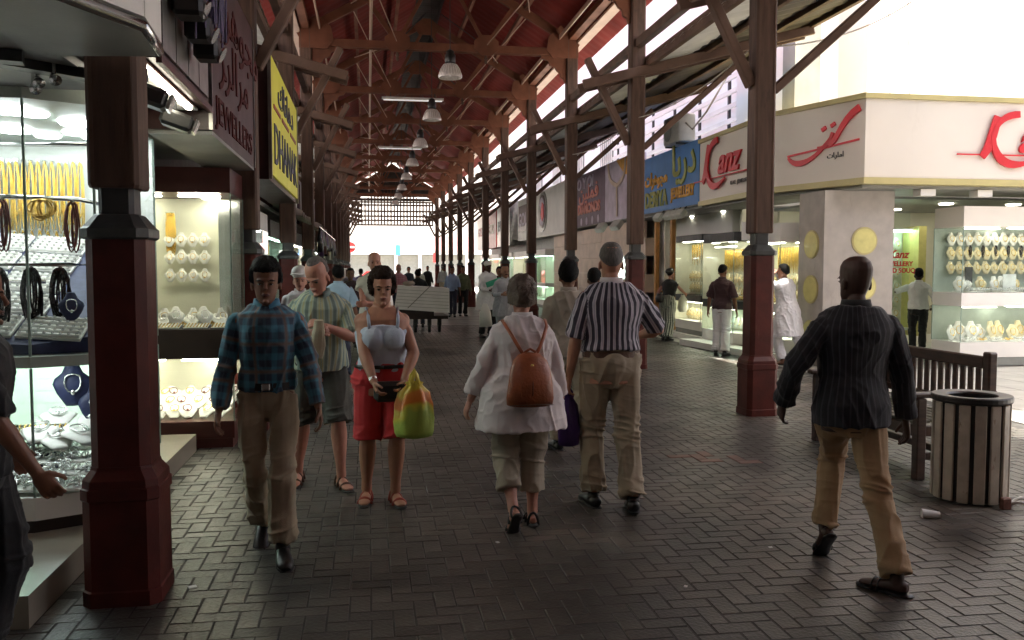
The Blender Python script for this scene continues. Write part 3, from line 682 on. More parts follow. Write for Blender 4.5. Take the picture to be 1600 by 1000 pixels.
def on_wall(key, a, b, z, n, label, group, off=.03, sc=1., jit=.0, flip=0, m=(.08, .08)):
    """n copies along a->b, facing the left-hand side normal given by flip"""
    L, d = wall_seg(a, b); nrm = Vector((d.y, -d.x)) * (-1 if flip else 1); rz = math.atan2(nrm.x, -nrm.y)
    for i in range(n):
        s_ = m[0] + (L - m[0] - m[1]) * (i + .5) / n
        put(key, (a[0] + d.x * s_ + nrm.x * off, a[1] + d.y * s_ + nrm.y * off, z + random.uniform(-jit, jit)), (0, 0, rz + random.uniform(-.05, .05)), label, group, sc=sc * random.uniform(.94, 1.06) if sc else None)
# ---------------------------------------------------------------- near left corner shop
m_ = MB(); m_.prism([(-1.50, 4.05), (-1.50, 7.85), (-4.2, 7.85), (-4.2, 4.05)], 0, .15); o = piece('shop_step', m_, 'step_tile', 'low tiled step running under the near left display case', 'step')
F1 = [(-3.9, 5.06), (-1.80, 5.0), (-1.50, 5.16), (-1.48, 6.45)]; B1 = [(-1.9, 6.75), (-3.9, 6.75)]
v1 = vitrine('corner_display_case', 'tall brightly lit corner display case at far left behind the dark column', F1, B1, (.15, .35, 1.06, 1.12, 2.50, 2.62), ('white_paint', 'pale_green', 'pale_green', 'dark_wood'), 'lamp_cool', nd=5)
for i, (x, y) in enumerate([(-2.0, 5.35), (-2.45, 5.5), (-1.75, 5.75), (-2.25, 6.1), (-2.9, 5.7), (-2.7, 6.3), (-1.8, 6.35)]):
    m_ = MB(); m_.lathe([(0, 0), (.10, 0), (.115, .014), (0, .014)], (x, y, 2.478), 20); m_.build('ceiling_light', 'lamp_cool', v1)
m_ = MB(); m_.box(-3.6, -1.9, 6.45, 6.5, 1.0, 1.03); m_.build('tube_light', 'lamp_green', v1)
L_ = 'gold chain hanging in the dense row on the back wall of the near left case'; G_ = 'gold chains in the near left case'
W1a, W1b = (-3.3, 6.70), (-1.92, 6.70)
on_wall('chain_g', W1a, W1b, 2.36, 26, L_, G_, sc=1.25, jit=.01)
on_wall('chain_g', W1a, W1b, 1.86, 22, 'gold chain hanging in the lower row on the back wall of the near left case', G_, sc=1.05, jit=.02)
on_wall('chain_s', (-1.9, 6.6), (-1.52, 6.42), 2.1, 5, 'silver chain at the right end of the near left case', 'silver chains in the near left case')
fr = thing('chrome_rack', 'chrome tube rack with hanging bead strings inside the near left case', 'display rack', (-2.1, 5.4, 1.2))
for pts in ([(-2.12, 5.22, 2.48), (-2.12, 5.22, 1.62), (-1.72, 5.42, 1.62), (-1.72, 5.9, 1.62)], [(-2.28, 5.3, 2.48), (-2.28, 5.3, 1.52), (-1.9, 5.55, 1.52)], [(-2.12, 5.22, 2.0), (-1.66, 5.42, 2.0), (-1.62, 6.3, 2.0)], [(-2.28, 5.3, 1.9), (-2.5, 6.4, 1.9)], [(-2.3, 5.6, 2.33), (-1.62, 5.5, 2.33), (-1.6, 6.3, 2.3)]):
    m_ = MB(); m_.rings(pts, .013, n=8); m_.build('tube', 'chrome', fr, smooth=True)
for key, x, y, z, lab in (('beads_k', -2.05, 5.27, 1.60, 'loose bundle of thin black bead strings lowest left on the chrome rack'), ('beads_k', -1.90, 5.33, 1.60, 'thick black bead bundle, middle one of three on the chrome rack'), ('beads_k', -1.77, 5.40, 1.60, 'black bead bundle with gold glints, right one of three on the chrome rack'),
                       ('beads_r', -2.02, 5.27, 1.98, 'dark red bead strings hanging straight on the upper chrome rail'), ('beads_r', -1.70, 5.42, 1.98, 'thin brown bead strings at the right of the upper chrome rail'), ('beads_g', -1.84, 5.36, 1.99, 'cluster of brass rings hanging from the upper chrome rail'), ('beads_k', -2.22, 5.33, 1.88, 'pale wire strings behind the chrome uprights')):
    put(key, (x, y, z), .45, lab, 'bead bundles on the chrome rack')
for i, (x, y, z) in enumerate([(-1.56, 5.75, 1.9), (-1.56, 5.75, 1.75), (-1.56, 5.75, 1.60), (-1.72, 6.55, 1.5), (-1.58, 6.3, 1.34), (-1.68, 5.3, 1.3)]):
    put('bust_n', (x, y, z), .35, ('blue velvet bust with silver necklace, %s' % ('top of the stack by the chrome post', 'middle of the stack by the chrome post', 'bottom of the stack by the chrome post', 'low on the slatted wall at left', 'at the right inside the near case', 'standing beside the ring trays')[i]), 'blue velvet busts in the near left case', sc=.7)
# sloping tray deck
dk = thing('tray_deck', 'sloping dark blue edged deck carrying the ring trays in the near left case', 'display deck', (-2.3, 5.7, 1.19))
sl = .50
def deck(x, y): return 1.17 + (y - 5.12) * sl - .07 * (x + 1.6)
m_ = MB(); P = [(-3.6, 5.12), (-1.84, 5.10), (-1.54, 5.22), (-1.52, 6.3), (-3.6, 6.3)]
m_._add([(x, y, 1.125) for x, y in P] + [(x, y, deck(x, y)) for x, y in P], [(4, 3, 2, 1, 0), (5, 6, 7, 8, 9)] + [(i, (i + 1) % 5, 5 + (i + 1) % 5, 5 + i) for i in range(5)]); m_.build('deck', 'navy_velvet', dk)
k = 0
for j in range(5):
    for i in range(6):
        x = -3.1 + i * .36 - (.0 if j else .1); y = 5.25 + j * .235
        if x > -1.70: continue
        put('tray_s', (x, y, deck(x, y) + .004), (math.atan(sl), .07, 0), 'white ring tray in the stepped rows of the near left case', 'ring trays on the sloping deck'); k += 1
# lower compartment
for i, (x, y, z) in enumerate([(-1.78, 5.75, .74), (-1.62, 5.7, .62), (-1.52, 5.85, .76)]):
    put('bust_n', (x - .05, y, z), .3, ('left', 'lowest', 'right')[i] + ' one of three navy busts with silver necklace in the lower compartment', 'navy busts in the lower compartment', sc=1.15)
for i, (x, y, z, r) in enumerate([(-1.95, 5.45, .58, .1), (-1.80, 5.42, .54, .5), (-1.72, 5.6, .62, -.2), (-1.88, 5.62, .64, .3), (-2.12, 5.5, .55, .2), (-1.64, 5.45, .56, .8)]):
    put('bust_s', (x, y, z), (-1.15, 0, r), 'pale green lit white bust lying among the others in the lower compartment', 'white busts lying in the lower compartment', sc=1.15)
for j in range(4):
    for i in range(7):
        x = -2.95 + i * .215; y = 5.14 + j * .17
        if x < -1.62 + .0: put('pile_s', (x, y, .37 + j * .04), random.uniform(-.2, .2), 'heap of silver rings and bangles on the floor of the lower compartment', 'silver heaps in the near left case')
m_ = MB(); m_.box(-3.3, -1.9, 5.62, 5.75, .36, .50); piece('display_riser', m_, 'navy_velvet', 'navy riser block under the lying white busts', 'display block')
for i in range(5): put('bang_g', (-2.75 + i * .2, 5.62, .60 + .0 * i), .1, 'short row of gold bangles at the back of the lower compartment', 'gold bangle rows in the lower compartment', sc=.8)
# canopy and fascia above it
ct = thing('shop_canopy', 'white canopy fascia with chrome edge jutting over the first left column', 'canopy', (-1.8, 3.9, 2.5))
cp = [(-1.62, 2.35), (-.90, 3.78), (-.93, 4.2), (-1.36, 4.26), (-1.36, 5.05), (-4.2, 5.05), (-4.2, 2.35)]
m_ = MB(); m_.prism([(cpx, cpy) for cpx, cpy in cp], 2.56, 2.60); m_.build('soffit', 'soffit_grey', ct)
for a, b in zip(cp[:3], cp[1:3]):
    m_ = MB(); m_.bar((a[0], a[1], 3.05), (b[0], b[1], 3.05), .03, .86); m_.build('fascia_panel', 'white_paint', ct)
    m_ = MB(); m_.rings([(a[0], a[1], 2.585), (b[0], b[1], 2.585)], .026, ref=(0, 0, 1), n=10); m_.build('chrome_trim', 'chrome', ct, smooth=True)
for p, q in (((-3.4, 2.8, 2.54), (-1.3, 4.6, 2.54)), ((-4.0, 3.6, 2.53), (-1.5, 4.2, 2.53))):
    m_ = MB(); m_.bar(p, q, .09, .05); m_.build('soffit_beam', 'dark_metal', ct)
for x, y in ((-1.45, 4.42), (-1.55, 4.50), (-1.62, 4.66)):
    t = thing('spotlight', ('leftmost', 'middle', 'rightmost')[[-1.62, -1.55, -1.45].index(x)] + ' chrome spotlight clipped under the near left canopy', 'spotlight', (x, y, 2.5), 'chrome spotlights under the canopy')
    m_ = MB(); m_.rings([(x, y, 2.56), (x, y, 2.50)], .012, n=8); m_.build('mount', 'chrome', t); m_ = MB(); m_.rings([(x, y, 2.50), (x + .02, y - .03, 2.475)], [.018, .028], n=10); m_.build('head', 'chrome', t, smooth=True)
# ---------------------------------------------------------------- second left case
F2 = [(-2.35, 7.95), (-1.19, 7.95), (-1.19, 8.70)]; B2 = [(-2.35, 8.70)]
v2 = vitrine('display_case', 'yellow lit display case with dark red wooden base and header behind the near column', F2, B2, (.0, .24, .80, 1.06, 2.26, 2.48), ('maroon', 'dark_wood', 'maroon', 'maroon'), 'lamp_warm', slat='slat_yellow', nd=4)
for x in (-1.55, -1.9, -1.4):
    for z in (2.245, .785): m_ = MB(); m_.box(x - .10, x + .10, 8.05, 8.14, z - .012, z); m_.build('ceiling_light', 'lamp_warm', v2)
wa, wb = (-2.3, 8.67), (-1.45, 8.67)
for i in range(9): put(('bust_s', 'pile_g', 'bust_w')[i % 3], (-2.02 + i * .085, 8.36 + .03 * (i % 2), 1.07), .1 * i, 'jewellery standing in the rear row on the middle shelf of the yellow case', 'rear row of the yellow case', sc=.7)
for j, z in enumerate((1.80, 1.64, 1.47)): on_wall('bust_w', (-1.98, 8.66), (-1.40, 8.66), z, 4, 'small white gold necklace bust, %s row on the yellow case wall' % ('top', 'middle', 'lower')[j], 'white busts on the wall of the yellow case', sc=.56, off=.06)
on_wall('chain_g', (-1.95, 8.66), (-1.72, 8.66), 2.12, 7, 'gold chain hanging in the short bunch on the wall of the yellow case', 'gold chains in the yellow case', sc=.95)
for i in range(6): put('bust_s', (-1.98 + i * .13, 8.2 + .05 * (i % 2), 1.08), (-.9 if i % 2 else -.3, 0, .1 * i), 'white bust leaning on the middle shelf of the yellow case', 'leaning busts in the yellow case', sc=.8)
for i in range(4): put('tray_w', (-2.0 + i * .24, 8.08, 1.07), (.2, 0, 0), 'ring tray on the middle shelf of the yellow case', 'ring trays in the yellow case', sc=.65)
for j in range(3):
    for i in range(6): put('bust_r' if (i + j) % 2 else 'bust_w', (-1.98 + i * .125 + .04 * j, 8.06 + j * .14, .26 + .06 * j), (-.9, 0, random.uniform(-.4, .4)), 'white bust with %s necklace lying low in the yellow case' % ('red bead' if (i + j) % 2 else 'gold'), 'low busts in the yellow case', sc=.9)
on_wall('chain_s', (-1.38, 8.66), (-1.24, 8.66), 2.0, 3, 'silver chain beside the right end of the yellow case', 'silver chains in the yellow case')
m_ = MB(); m_.box(-1.40, -1.20, 8.60, 8.64, 1.08, 2.24); piece('mirror_strip', m_, 'chrome', 'narrow mirror strip at the right end of the yellow case', 'mirror')
# sign boxes over the left shops
t = thing('sign_box', 'dark brown sign box with satin grey panels above the yellow lit case', 'sign', (-1.2, 5.4, 2.64))
m_ = MB(); m_.box(-1.42, -1.04, 4.66, 6.10, 2.66, 3.9); m_.build('box', 'maroon_sign', t)
for i in range(4): m_ = MB(); y = 4.74 + i * .325; m_.box(-1.038, -1.025, y, y + .305, 2.72, 3.84); m_.build('panel', 'brushed_steel', t)
m_ = MB(); m_.bar((-1.03, 4.66, 2.655), (-1.03, 6.10, 2.655), .03, .04); m_.build('edge_trim', 'maroon', t)
m_ = MB(); m_.box(-1.36, -1.10, 4.7, 6.05, 2.64, 2.655); m_.build('soffit', 'white_paint', t); m_ = MB(); m_.box(-1.14, -1.11, 4.8, 5.9, 2.618, 2.638); m_.build('light_strip', 'lamp_warm', t)
t = thing('sign_box', 'dark red sign box with bright red lettering left of the yellow sign', 'sign', (-1.2, 7.2, 2.5))
m_ = MB(); m_.box(-1.44, -1.03, 6.14, 8.36, 2.53, 3.78); m_.build('box', 'maroon_sign', t)
for z, s_, b_ in ((3.36, .50, '\ufe95\ufe8d\ufeae\ufeeb\ufeee\ufea0\ufee3'), (2.98, .46, '\ufeb0\ufeae\ufedf\ufe8d\ufeae\ufee3'), (2.62, .26, 'JEWELLERS')):
    text('lettering', b_, s_, 'sign_dull', t, (-1.028, 7.25, z), (0, 1, 0), align='CENTER', sx=1.5, bold=.002)
for y in (6.14, 8.36): m_ = MB(); m_.box(-1.045, -1.02, y - .012, y + .012, 2.53, 3.78); m_.build('edge_trim', 'brushed_steel', t)
m_ = MB(); m_.box(-1.44, -1.03, 6.16, 8.34, 2.50, 2.527); m_.build('soffit', 'soffit_grey', t)
t = thing('sign_box', 'yellow sign board with blue DHANAK lettering above the left shops', 'sign', (-1.15, 11, 2.5))
m_ = MB(); m_.box(-1.36, -1.0, 9.30, 12.75, 2.52, 3.88); m_.build('box', 'maroon_sign', t)
m_ = MB(); m_.box(-.998, -.975, 9.38, 12.68, 2.58, 3.82); m_.build('face', 'yellow_sign', t)
text('lettering', 'DHANAK', .62, 'blue_letter', t, (-.970, 11.03, 2.72), (0, 1, 0), align='CENTER', sx=1.12, bold=.0)
text('arabic_lettering', '\ufed9\ufe8e\ufee7\ufe8e\ufeeb\ufea9', .42, 'blue_letter', t, (-.970, 11.03, 3.42), (0, 1, 0), align='CENTER', sx=1.7, bold=.0)
for a, b in ((9.6, 10.3), (10.5, 11.35), (11.6, 12.4)): m_ = MB(); m_.box(-.975, -.967, a, b, 3.30, 3.345); m_.build('red_bar', 'sign_red', t)
for y in (9.3, 12.75): m_ = MB(); m_.box(-1.0, -.965, y - .02, y + .02, 2.52, 3.88); m_.build('frame', 'brushed_steel', t)
for i, (x, y) in enumerate(((-1.10, 4.78), (-1.12, 5.55))):
    t = thing('floodlight', ('nearer' if i == 0 else 'farther') + ' black floodlight under the brown sign box', 'floodlight', (x, y, 2.45), 'black floodlights under the sign boxes')
    m_ = MB(); m_.bar((x - .1, y, 2.52), (x + .08, y + .02, 2.46), .16, .10, ch=.02); m_.build('housing', 'bin_black', t); m_ = MB(); m_.bar((x + .085, y + .02, 2.458), (x + .10, y + .022, 2.452), .14, .08); m_.build('lens', 'chrome', t)
    m_ = MB(); m_.rings([(x - .02, y, 2.56), (x - .02, y, 2.63)], .01, n=6); m_.build('bracket', 'dark_metal', t)
t = thing('hanging_lantern', 'black hanging lamp cluster with long purple bead fringe at top left', 'lamp', (-.93, 5.3, 2.85))
for i, (y, z, s_) in enumerate(((4.95, 3.02, .16), (5.2, 2.95, .14), (5.45, 2.90, .14), (5.3, 3.2, .18))):
    m_ = MB(); m_.cbox((-.93, y, z), (s_, s_ * 1.1, s_), .02); m_.build('lamp_head', 'bin_black', t); m_ = MB(); m_.rings([(-.85, y, z - .03), (-.84, y, z - .035)], .05, n=10); m_.build('lens', 'chrome', t)
m_ = MB()
for i in range(70):
    y = 4.95 + .65 * random.random(); x = -.88 + random.uniform(-.05, .06); z = 3.12 + random.uniform(0, .1); h = random.uniform(.12, .26); m_.rings([(x, y, z + .1), (x + random.uniform(-.01, .01), y, z), (x, y, z - h)], .006, n=4)
o = m_.build('bead_fringe', 'purple_bead', t)
m_ = MB(); m_.rings([(-.93, 5.2, 3.1), (-.93, 5.2, 4.3)], .012, n=6); m_.build('rod', 'dark_metal', t)
# ---------------------------------------------------------------- generic shop fronts down both sides
def fill_case(side, x, y0, y1, zs, yellow, nm, dense=1.):
    """jewellery on the rear wall of a case parallel to the arcade; side -1 left, +1 right"""
    xb = x + side * .42; a, b = ((xb, y1), (xb, y0)) if side < 0 else ((xb, y0), (xb, y1)); L = y1 - y0; far = y0 > 24
    key = 'bust_y' if yellow else 'bust_w'; n = int(L / (.34 if far else .2) * dense)
    G = 'necklaces in the %s' % nm
    for z in ((zs[3] + .08, zs[3] + .38) if far else (zs[3] + .05, zs[3] + .3)): on_wall(key, a, b, z, n, 'necklace bust standing in rows in the %s' % nm, G, off=.10, sc=1.25 if far else 1.0, flip=1 if side > 0 else 1)
    on_wall('chain_g', a, b, zs[4] - .05, int(n * 1.6), 'gold chain hanging at the top in the %s' % nm, G, off=.04, sc=1.1, flip=1)
    if zs[2] > zs[1]: on_wall(key, a, b, zs[1] + .02, n, 'necklace bust on the low shelf in the %s' % nm, G, off=.16, sc=1.05, flip=1)
def case_row(side, x, y0, y1, zs, mats, lamp, lab, nm, yellow=True, dense=1., slat='slat_yellow', dep=.5):
    xf, xb = x, x + side * dep
    front = [(xb, y0), (xf, y0 + .12), (xf, y1)]; back = [(xb, y1)]
    t = vitrine('display_case', lab, front, back, zs, mats, lamp, slat=slat, nd=3)
    L = y1 - y0; k = max(1, int(L / 1.0))
    for i in range(k):
        y = y0 + (i + .5) * L / k
        for z in (zs[4], zs[2]):
            if z > zs[1]: m_ = MB(); m_.box(min(xf + side * .06, xf + side * .14), max(xf + side * .06, xf + side * .14), y - .35, y + .35, z - .02, z - .004); m_.build('light_strip', lamp, t)
    if y0 < 26: fill_case(side, x, y0 + .1, y1, zs, yellow, nm, dense)
    return t
zsd = (.0, .32, .85, 1.0, 2.1, 2.36)
case_row(-1, -1.42, 10.1, 12.9, (.0, .32, .85, 1.0, 2.12, 2.36), ('white_paint', 'white_paint', 'white_paint', 'shop_grey'), 'lamp_cool', 'white framed display case below the yellow sign on the left', 'white case below the yellow sign', False, .8, 'slat_white')
case_row(-1, -1.5, 13.9, 17.2, zsd, ('maroon', 'dark_wood', 'dark_wood', 'dark_wood'), 'lamp_green', 'greenish lit display case behind the third left column', 'greenish case on the left', False, .7, 'slat_white')
case_row(-1, -1.5, 18.2, 21.6, zsd, ('dark_wood', 'dark_wood', 'dark_wood', 'dark_wood'), 'lamp_warm', 'warm lit display case behind the fourth left column', 'warm case behind the fourth left column', True, .6)
for i in range(6):
    y = 22.6 + i * 4.9; case_row(-1, -1.55, y, y + 3.8, zsd, ('dark_wood', 'dark_wood', 'dark_wood', 'dark_wood'), ('lamp_warm', 'lamp_cool')[i % 2], 'distant display case on the left side, %s after the warm lit ones' % ordn[i], 'distant left case, %s of its row' % ordn[i])
# dark upper clutter on the left beyond the yellow sign: sign boxes, awnings
sg_cols = ['maroon_sign', 'purple_sign', 'shop_grey', 'dark_wood', 'maroon_sign', 'blue_sign', 'purple_sign']
for i in range(7):
    y = 13.9 + i * 5.3; t = thing('sign_box', 'dark sign box over the left shops, %s beyond the yellow one' % ordn[i], 'sign', (-1.3, y + 2, 2.5), 'dark sign boxes on the left')
    m_ = MB(); m_.box(-1.75, -1.45, y, y + 4.6, 2.55, 3.5); m_.build('box', sg_cols[i], t); m_ = MB(); m_.box(-1.448, -1.43, y + .1, y + 4.5, 2.65, 3.4); m_.build('face', ('brushed_steel', 'maroon_sign', 'lilac', 'beige_stone', 'sign_red', 'white_paint', 'maroon_sign')[i], t)
    text('lettering', ('\ufed9\ufe8e\ufee7\ufe8e\ufeeb\ufea9', 'GOLD', 'JEWELLERY', 'GOLD', 'JEWELLERS', 'GOLD', 'PEARLS')[i], .5, ('gold_trim', 'orange_letter', 'maroon_sign', 'sign_red', 'white_paint', 'sign_red', 'gold_trim')[i], t, (-1.426, y + 2.3, 2.85), (0, 1, 0), align='CENTER', sx=1.4, bold=.008)
def awning(y, x0, x1, z0, z1, ln, lab, g):
    m_ = MB(); n_ = 22; vs = []
    for j in range(7):
        for i in range(n_ + 1): u = j / 6; vs.append((x0 + (x1 - x0) * u, y + ln * i / n_, z1 + (z0 - z1) * u + .05 * math.sin(i * 1.7) * u + .03 * math.sin(i * 3.1 + j)))
    fs = [(j * (n_ + 1) + i, j * (n_ + 1) + i + 1, (j + 1) * (n_ + 1) + i + 1, (j + 1) * (n_ + 1) + i) for j in range(6) for i in range(n_)]
    k = len(vs); vs += [(a, b, c - .012) for a, b, c in vs]; fs += [tuple(k + q for q in f[::-1]) for f in fs]; m_._add(vs, fs); return piece('awning', m_, 'awning', lab, 'awning', g, smooth=True)
awning(13.6, -1.5, -.98, 2.42, 2.62, 2.2, 'sagging pale cloth awning just beyond the yellow sign', 'cloth awnings on the left'); awning(18.4, -1.5, -.95, 2.45, 2.66, 3.0, 'second sagging cloth awning farther down the left side', 'cloth awnings on the left')
t = thing('market_rack', 'long rail hung with dark scarves over the left walkway', 'clothes rail', (-1.0, 20, 2.1))
m_ = MB(); m_.rings([(-.95, 17.6, 2.42), (-.95, 26, 2.42)], .015, n=6); m_.build('rail', 'chrome', t)
for i in range(14):
    m_ = MB(); y = 17.8 + i * .58 + random.uniform(-.1, .1); h = random.uniform(.3, .6); m_.rings([(-.95, y, 2.42), (-.95, y, 2.42 - h * .5), (-.95, y, 2.42 - h)], [(.02, .06), (.05, .09), (.06, .12)], n=8); m_.build('scarf', ('black_bead', 'purple_bead', 'shop_grey', 'maroon')[i % 4], t, smooth=True)
m_ = MB(); m_.box(-1.45, -.75, 24, 30, .0, 1.55); m_.box(-1.45, -.70, 24, 30, 1.56, 1.60); piece('market_counter', m_, 'maroon', 'dark red market counter standing along the left walkway', 'counter')
# lower backs of the left side
m_ = MB(); m_.box(-2.95, -2.4, 7.0, row(11), 0, 4.2); piece('shop_partition', m_, 'shop_grey', 'grey partition wall behind the left display cases', 'wall')
m_ = MB(); m_.box(-2.40, -1.5, 8.8, row(11), 2.50, 2.56); m_.box(-2.4, -1.45, 4.4, 8.8, 2.64, 2.70); piece('shop_soffit', m_, 'soffit_grey', 'grey soffit over the left display cases', 'soffit')
# ================================================================ right side: corner shop
X1 = 7.22
FP = [(6.9, 17.42), (6.9, 14.17), (7.56, 12.35), (14.2, 12.35)]
cs = thing('corner_shop', 'cream cornered shopfront band with red logos and thin gold edges on the right', 'shop front', (8.5, 13.5, 2.87))
Z0, Z1 = 2.90, 4.28
back = [(14.2, 13.9), (8.3, 13.9), (7.7, 17.42)]
m_ = MB(); m_.prism(FP + back, Z0 + .10, Z1 - .08); m_.build('fascia', 'cream', cs)
def off(poly, d): return [(6.9 - d, 17.42), (6.9 - d, 14.17 - d * .18), (7.56 - d * .78, 12.35 - d), (14.2, 12.35 - d)]
m_ = MB(); m_.prism(off(FP, .03) + back, Z0, Z0 + .098); m_.build('gold_edge', 'gold_trim', cs); m_ = MB(); m_.prism(off(FP, .05) + back, Z1 - .078, Z1); m_.build('gold_edge', 'gold_trim', cs)
def kz(origin, xd, s_, full=True):
    mb = MB(); o = origin
    stroke(mb, bez((0, 0), (.10, .10), (.16, .45), (.30, .62), 8), .10 * s_, o, xd, ws=[.7, 1.1, 1.2, 1.2, 1.1, 1.2, 1.25, 1.3, 1.4]) if 0 else None
    sc_ = lambda P: [(a * s_, b * s_) for a, b in P]
    stroke(mb, sc_([(-.02, -.02), (.08, .12), (.15, .32), (.24, .62)]), .13 * s_, o, xd, th=.03, ws=[.8, 1.1, 1.15, 1.0])
    stroke(mb, sc_(bez((.62, .66), (.30, .66), (.12, .42), (.17, .18), 10)), .10 * s_, o, xd, th=.035, ws=[1, 1.1, 1.1, 1.0, .9, .8, .7, .7, .8, .9, 1])
    stroke(mb, sc_(bez((.17, .22), (.22, -.10), (.50, -.24), (.95, -.02), 12)), .10 * s_, o, xd, th=.037, ws=[.6, .9, 1.1, 1.2, 1.3, 1.3, 1.25, 1.2, 1.1, .9, .7, .5, .3])
    stroke(mb, sc_([(-.45, 0.02), (-.05, .02)]), .022 * s_, o, xd, th=.02); stroke(mb, sc_([(.30, .02), (1.9, .02)]), .022 * s_, o, xd, th=.02)
    mb.build('red_logo', 'logo_red', cs)
    t2 = text('red_logo_word', 'anz', .62 * s_, 'logo_red', cs, Vector(o) + Vector(xd) * .62 * s_ + Vector((0, 0, .08 * s_)), xd, ext=.02, shear=.35, bold=.014 * s_)
    text('small_lettering', 'U.A.E.  JEWELLERS', .09 * s_, 'dark_metal', cs, Vector(o) + Vector(xd) * 1.15 * s_ + Vector((0, 0, -.16 * s_)), xd)
kz((6.868, 17.1, 3.38), (0, -1, 0), 1.15)
kz((9.55, 12.318, 3.36), (1, 0, 0), 1.0)
# arabic logo on the angled panel
ad = Vector((7.56 - 6.9, 12.35 - 14.17, 0)).normalized(); an_ = ad.cross(Vector((0, 0, 1))); ao = Vector((6.9, 14.17, 3.42)) + ad * .42 + an_ * .01
mb = MB(); stroke(mb, bez((0, .03), (.22, -.22), (.62, -.02), (.88, .26), 12), .075, ao, ad, ws=[.4, .8, 1.1, 1.3, 1.3, 1.2, 1, .9, .8, .8, .8, .7, .6], th=.03)
stroke(mb, [(-.02, .06), (.55, .10), (1.42, .17)], .032, ao, ad, th=.02)
stroke(mb, bez((.62, .12), (.78, .10), (.86, .18), (.92, .34), 6), .06, ao, ad, th=.03); stroke(mb, bez((.84, .16), (1.0, .14), (1.04, .5), (1.42, .66), 8), .085, ao, ad, th=.032, ws=[.8, .9, 1, 1, 1, 1.1, 1.2, 1.3, 1.3])
stroke(mb, [(.70, .40), (.78, .44)], .06, ao, ad, th=.03); stroke(mb, [(.88, .44), (.96, .48)], .06, ao, ad, th=.03); mb.build('red_logo', 'logo_red', cs)
text('small_lettering', '\ufe95\ufe8e\ufeae\ufe8e\ufee3\ufe8d', .12, 'dark_metal', cs, ao + ad * .8 + Vector((0, 0, -.06)), ad)
m_ = MB(); m_.prism([(7.0, 17.4), (7.0, 14.2), (7.62, 12.5), (14.1, 12.5), (14.1, 13.8), (8.3, 13.8), (7.9, 17.4)], Z0 - .05, Z0 - .002); m_.build('soffit', 'soffit_grey', cs)
for x in (8.6, 9.6, 10.9): m_ = MB(); m_.box(x, x + .26, 12.46, 12.66, Z0 - .16, Z0 - .055); m_.build('soffit_light', 'white_paint', cs)
# pillar with oval niches
pl = thing('shop_pillar', 'grey stone pillar with yellow oval niches at the corner shop', 'pillar', (7.8, 13.3, 0))
m_ = MB(); m_.box(X1, X1 + 1.22, 12.9, 13.72, .0, Z0 - .055); m_.build('body', 'greige', pl)
for zc in (2.04, 1.30, .56):
    m_ = MB(); m_.rings([(7.92, 12.905, zc), (7.92, 12.885, zc)], .225, ref=(0, 0, 1), n=32); m_.build('niche_rim', 'gold_trim', pl)
    m_ = MB(); m_.rings([(7.92, 12.884, zc), (7.92, 12.878, zc)], .198, ref=(0, 0, 1), n=32); m_.build('oval_niche', 'oval_gold', pl)
    m_ = MB(); m_.rings([(X1 + .002, 13.28, zc - .05), (X1 - .02, 13.28, zc - .05)], .235, ref=(0, 0, 1), n=32); m_.build('niche_rim', 'gold_trim', pl)
    m_ = MB(); m_.rings([(X1 - .021, 13.28, zc - .05), (X1 - .027, 13.28, zc - .05)], .21, ref=(0, 0, 1), n=32); m_.build('oval_niche', 'oval_gold', pl)
# corner shop interior
rm = thing('shop_interior', 'lit interior of the corner shop behind its glass', 'shop interior', (11, 16, 0))
m_ = MB(); m_.box(7.6, 14.2, 13.75, 17.4, .0, .16); m_.build('floor', 'white_paint', rm)
m_ = MB(); m_.box(8.6, 14.2, 17.2, 17.3, .16, 2.84); m_.box(14.1, 14.2, 12.6, 17.2, .16, 2.84); m_.build('wall', 'slat_yellow', rm)
m_ = MB(); m_.box(8.4, 14.2, 13.8, 17.3, 2.80, 2.845); m_.build('ceiling', 'shop_grey', rm)
for x, y in ((9.3, 14.6), (10.6, 14.6), (12, 14.6), (9.3, 16.2), (10.6, 16.2), (12, 16.2)): m_ = MB(); m_.lathe([(0, 0), (.12, 0), (.13, .015), (0, .015)], (x, y, 2.78), 16); m_.build('ceiling_light', 'lamp_warm', rm)
# green lit wall display left of the entrance
t = thing('wall_display', 'green lit wall display of pale necklaces behind the red lettered glass', 'wall display', (8.9, 15.4, .4))
m_ = MB(); m_.box(9.45, 10.32, 15.5, 15.55, .45, 2.35); m_.build('back_panel', 'slat_white', t)
m_ = MB(); m_.box(9.45, 10.32, 15.12, 15.5, 2.33, 2.37); m_.box(9.45, 10.32, 15.2, 15.5, .40, .45); m_.build('shelf', 'white_paint', t); m_ = MB(); m_.box(9.5, 10.3, 15.14, 15.22, 2.29, 2.325); m_.build('light_strip', 'lamp_green', t)
m_ = MB(); m_.box(10.34, 10.50, 15.0, 15.5, .3, 2.4); m_.build('side_panel', 'oval_gold', t)
for j in range(6): on_wall('bust_w', (9.47, 15.48), (10.3, 15.48), .6 + j * .27, 5, 'pale necklace bust in the green lit wall display', 'busts in the green lit wall display', off=.09, sc=1.0)
gd = thing('lettered_glass', 'glass panel with red lettering beside the pillar of the corner shop', 'window', (8.85, 13.95, .2))
m_ = MB(); m_.box(8.46, 9.44, 13.95, 13.96, .2, 2.6); m_.build('pane', 'glass', gd)
text('lettering', 'Kanz', .19, 'logo_red', gd, (9.22, 13.945, 1.78), (1, 0, 0), align='CENTER', ext=.002, shear=.3, bold=.006)
for z, b_ in ((1.64, 'JEWELLERY'), (1.52, 'GOLD SOUQ')): text('lettering', b_, .115, 'logo_red', gd, (9.22, 13.945, z), (1, 0, 0), align='CENTER', ext=.002, bold=.004)
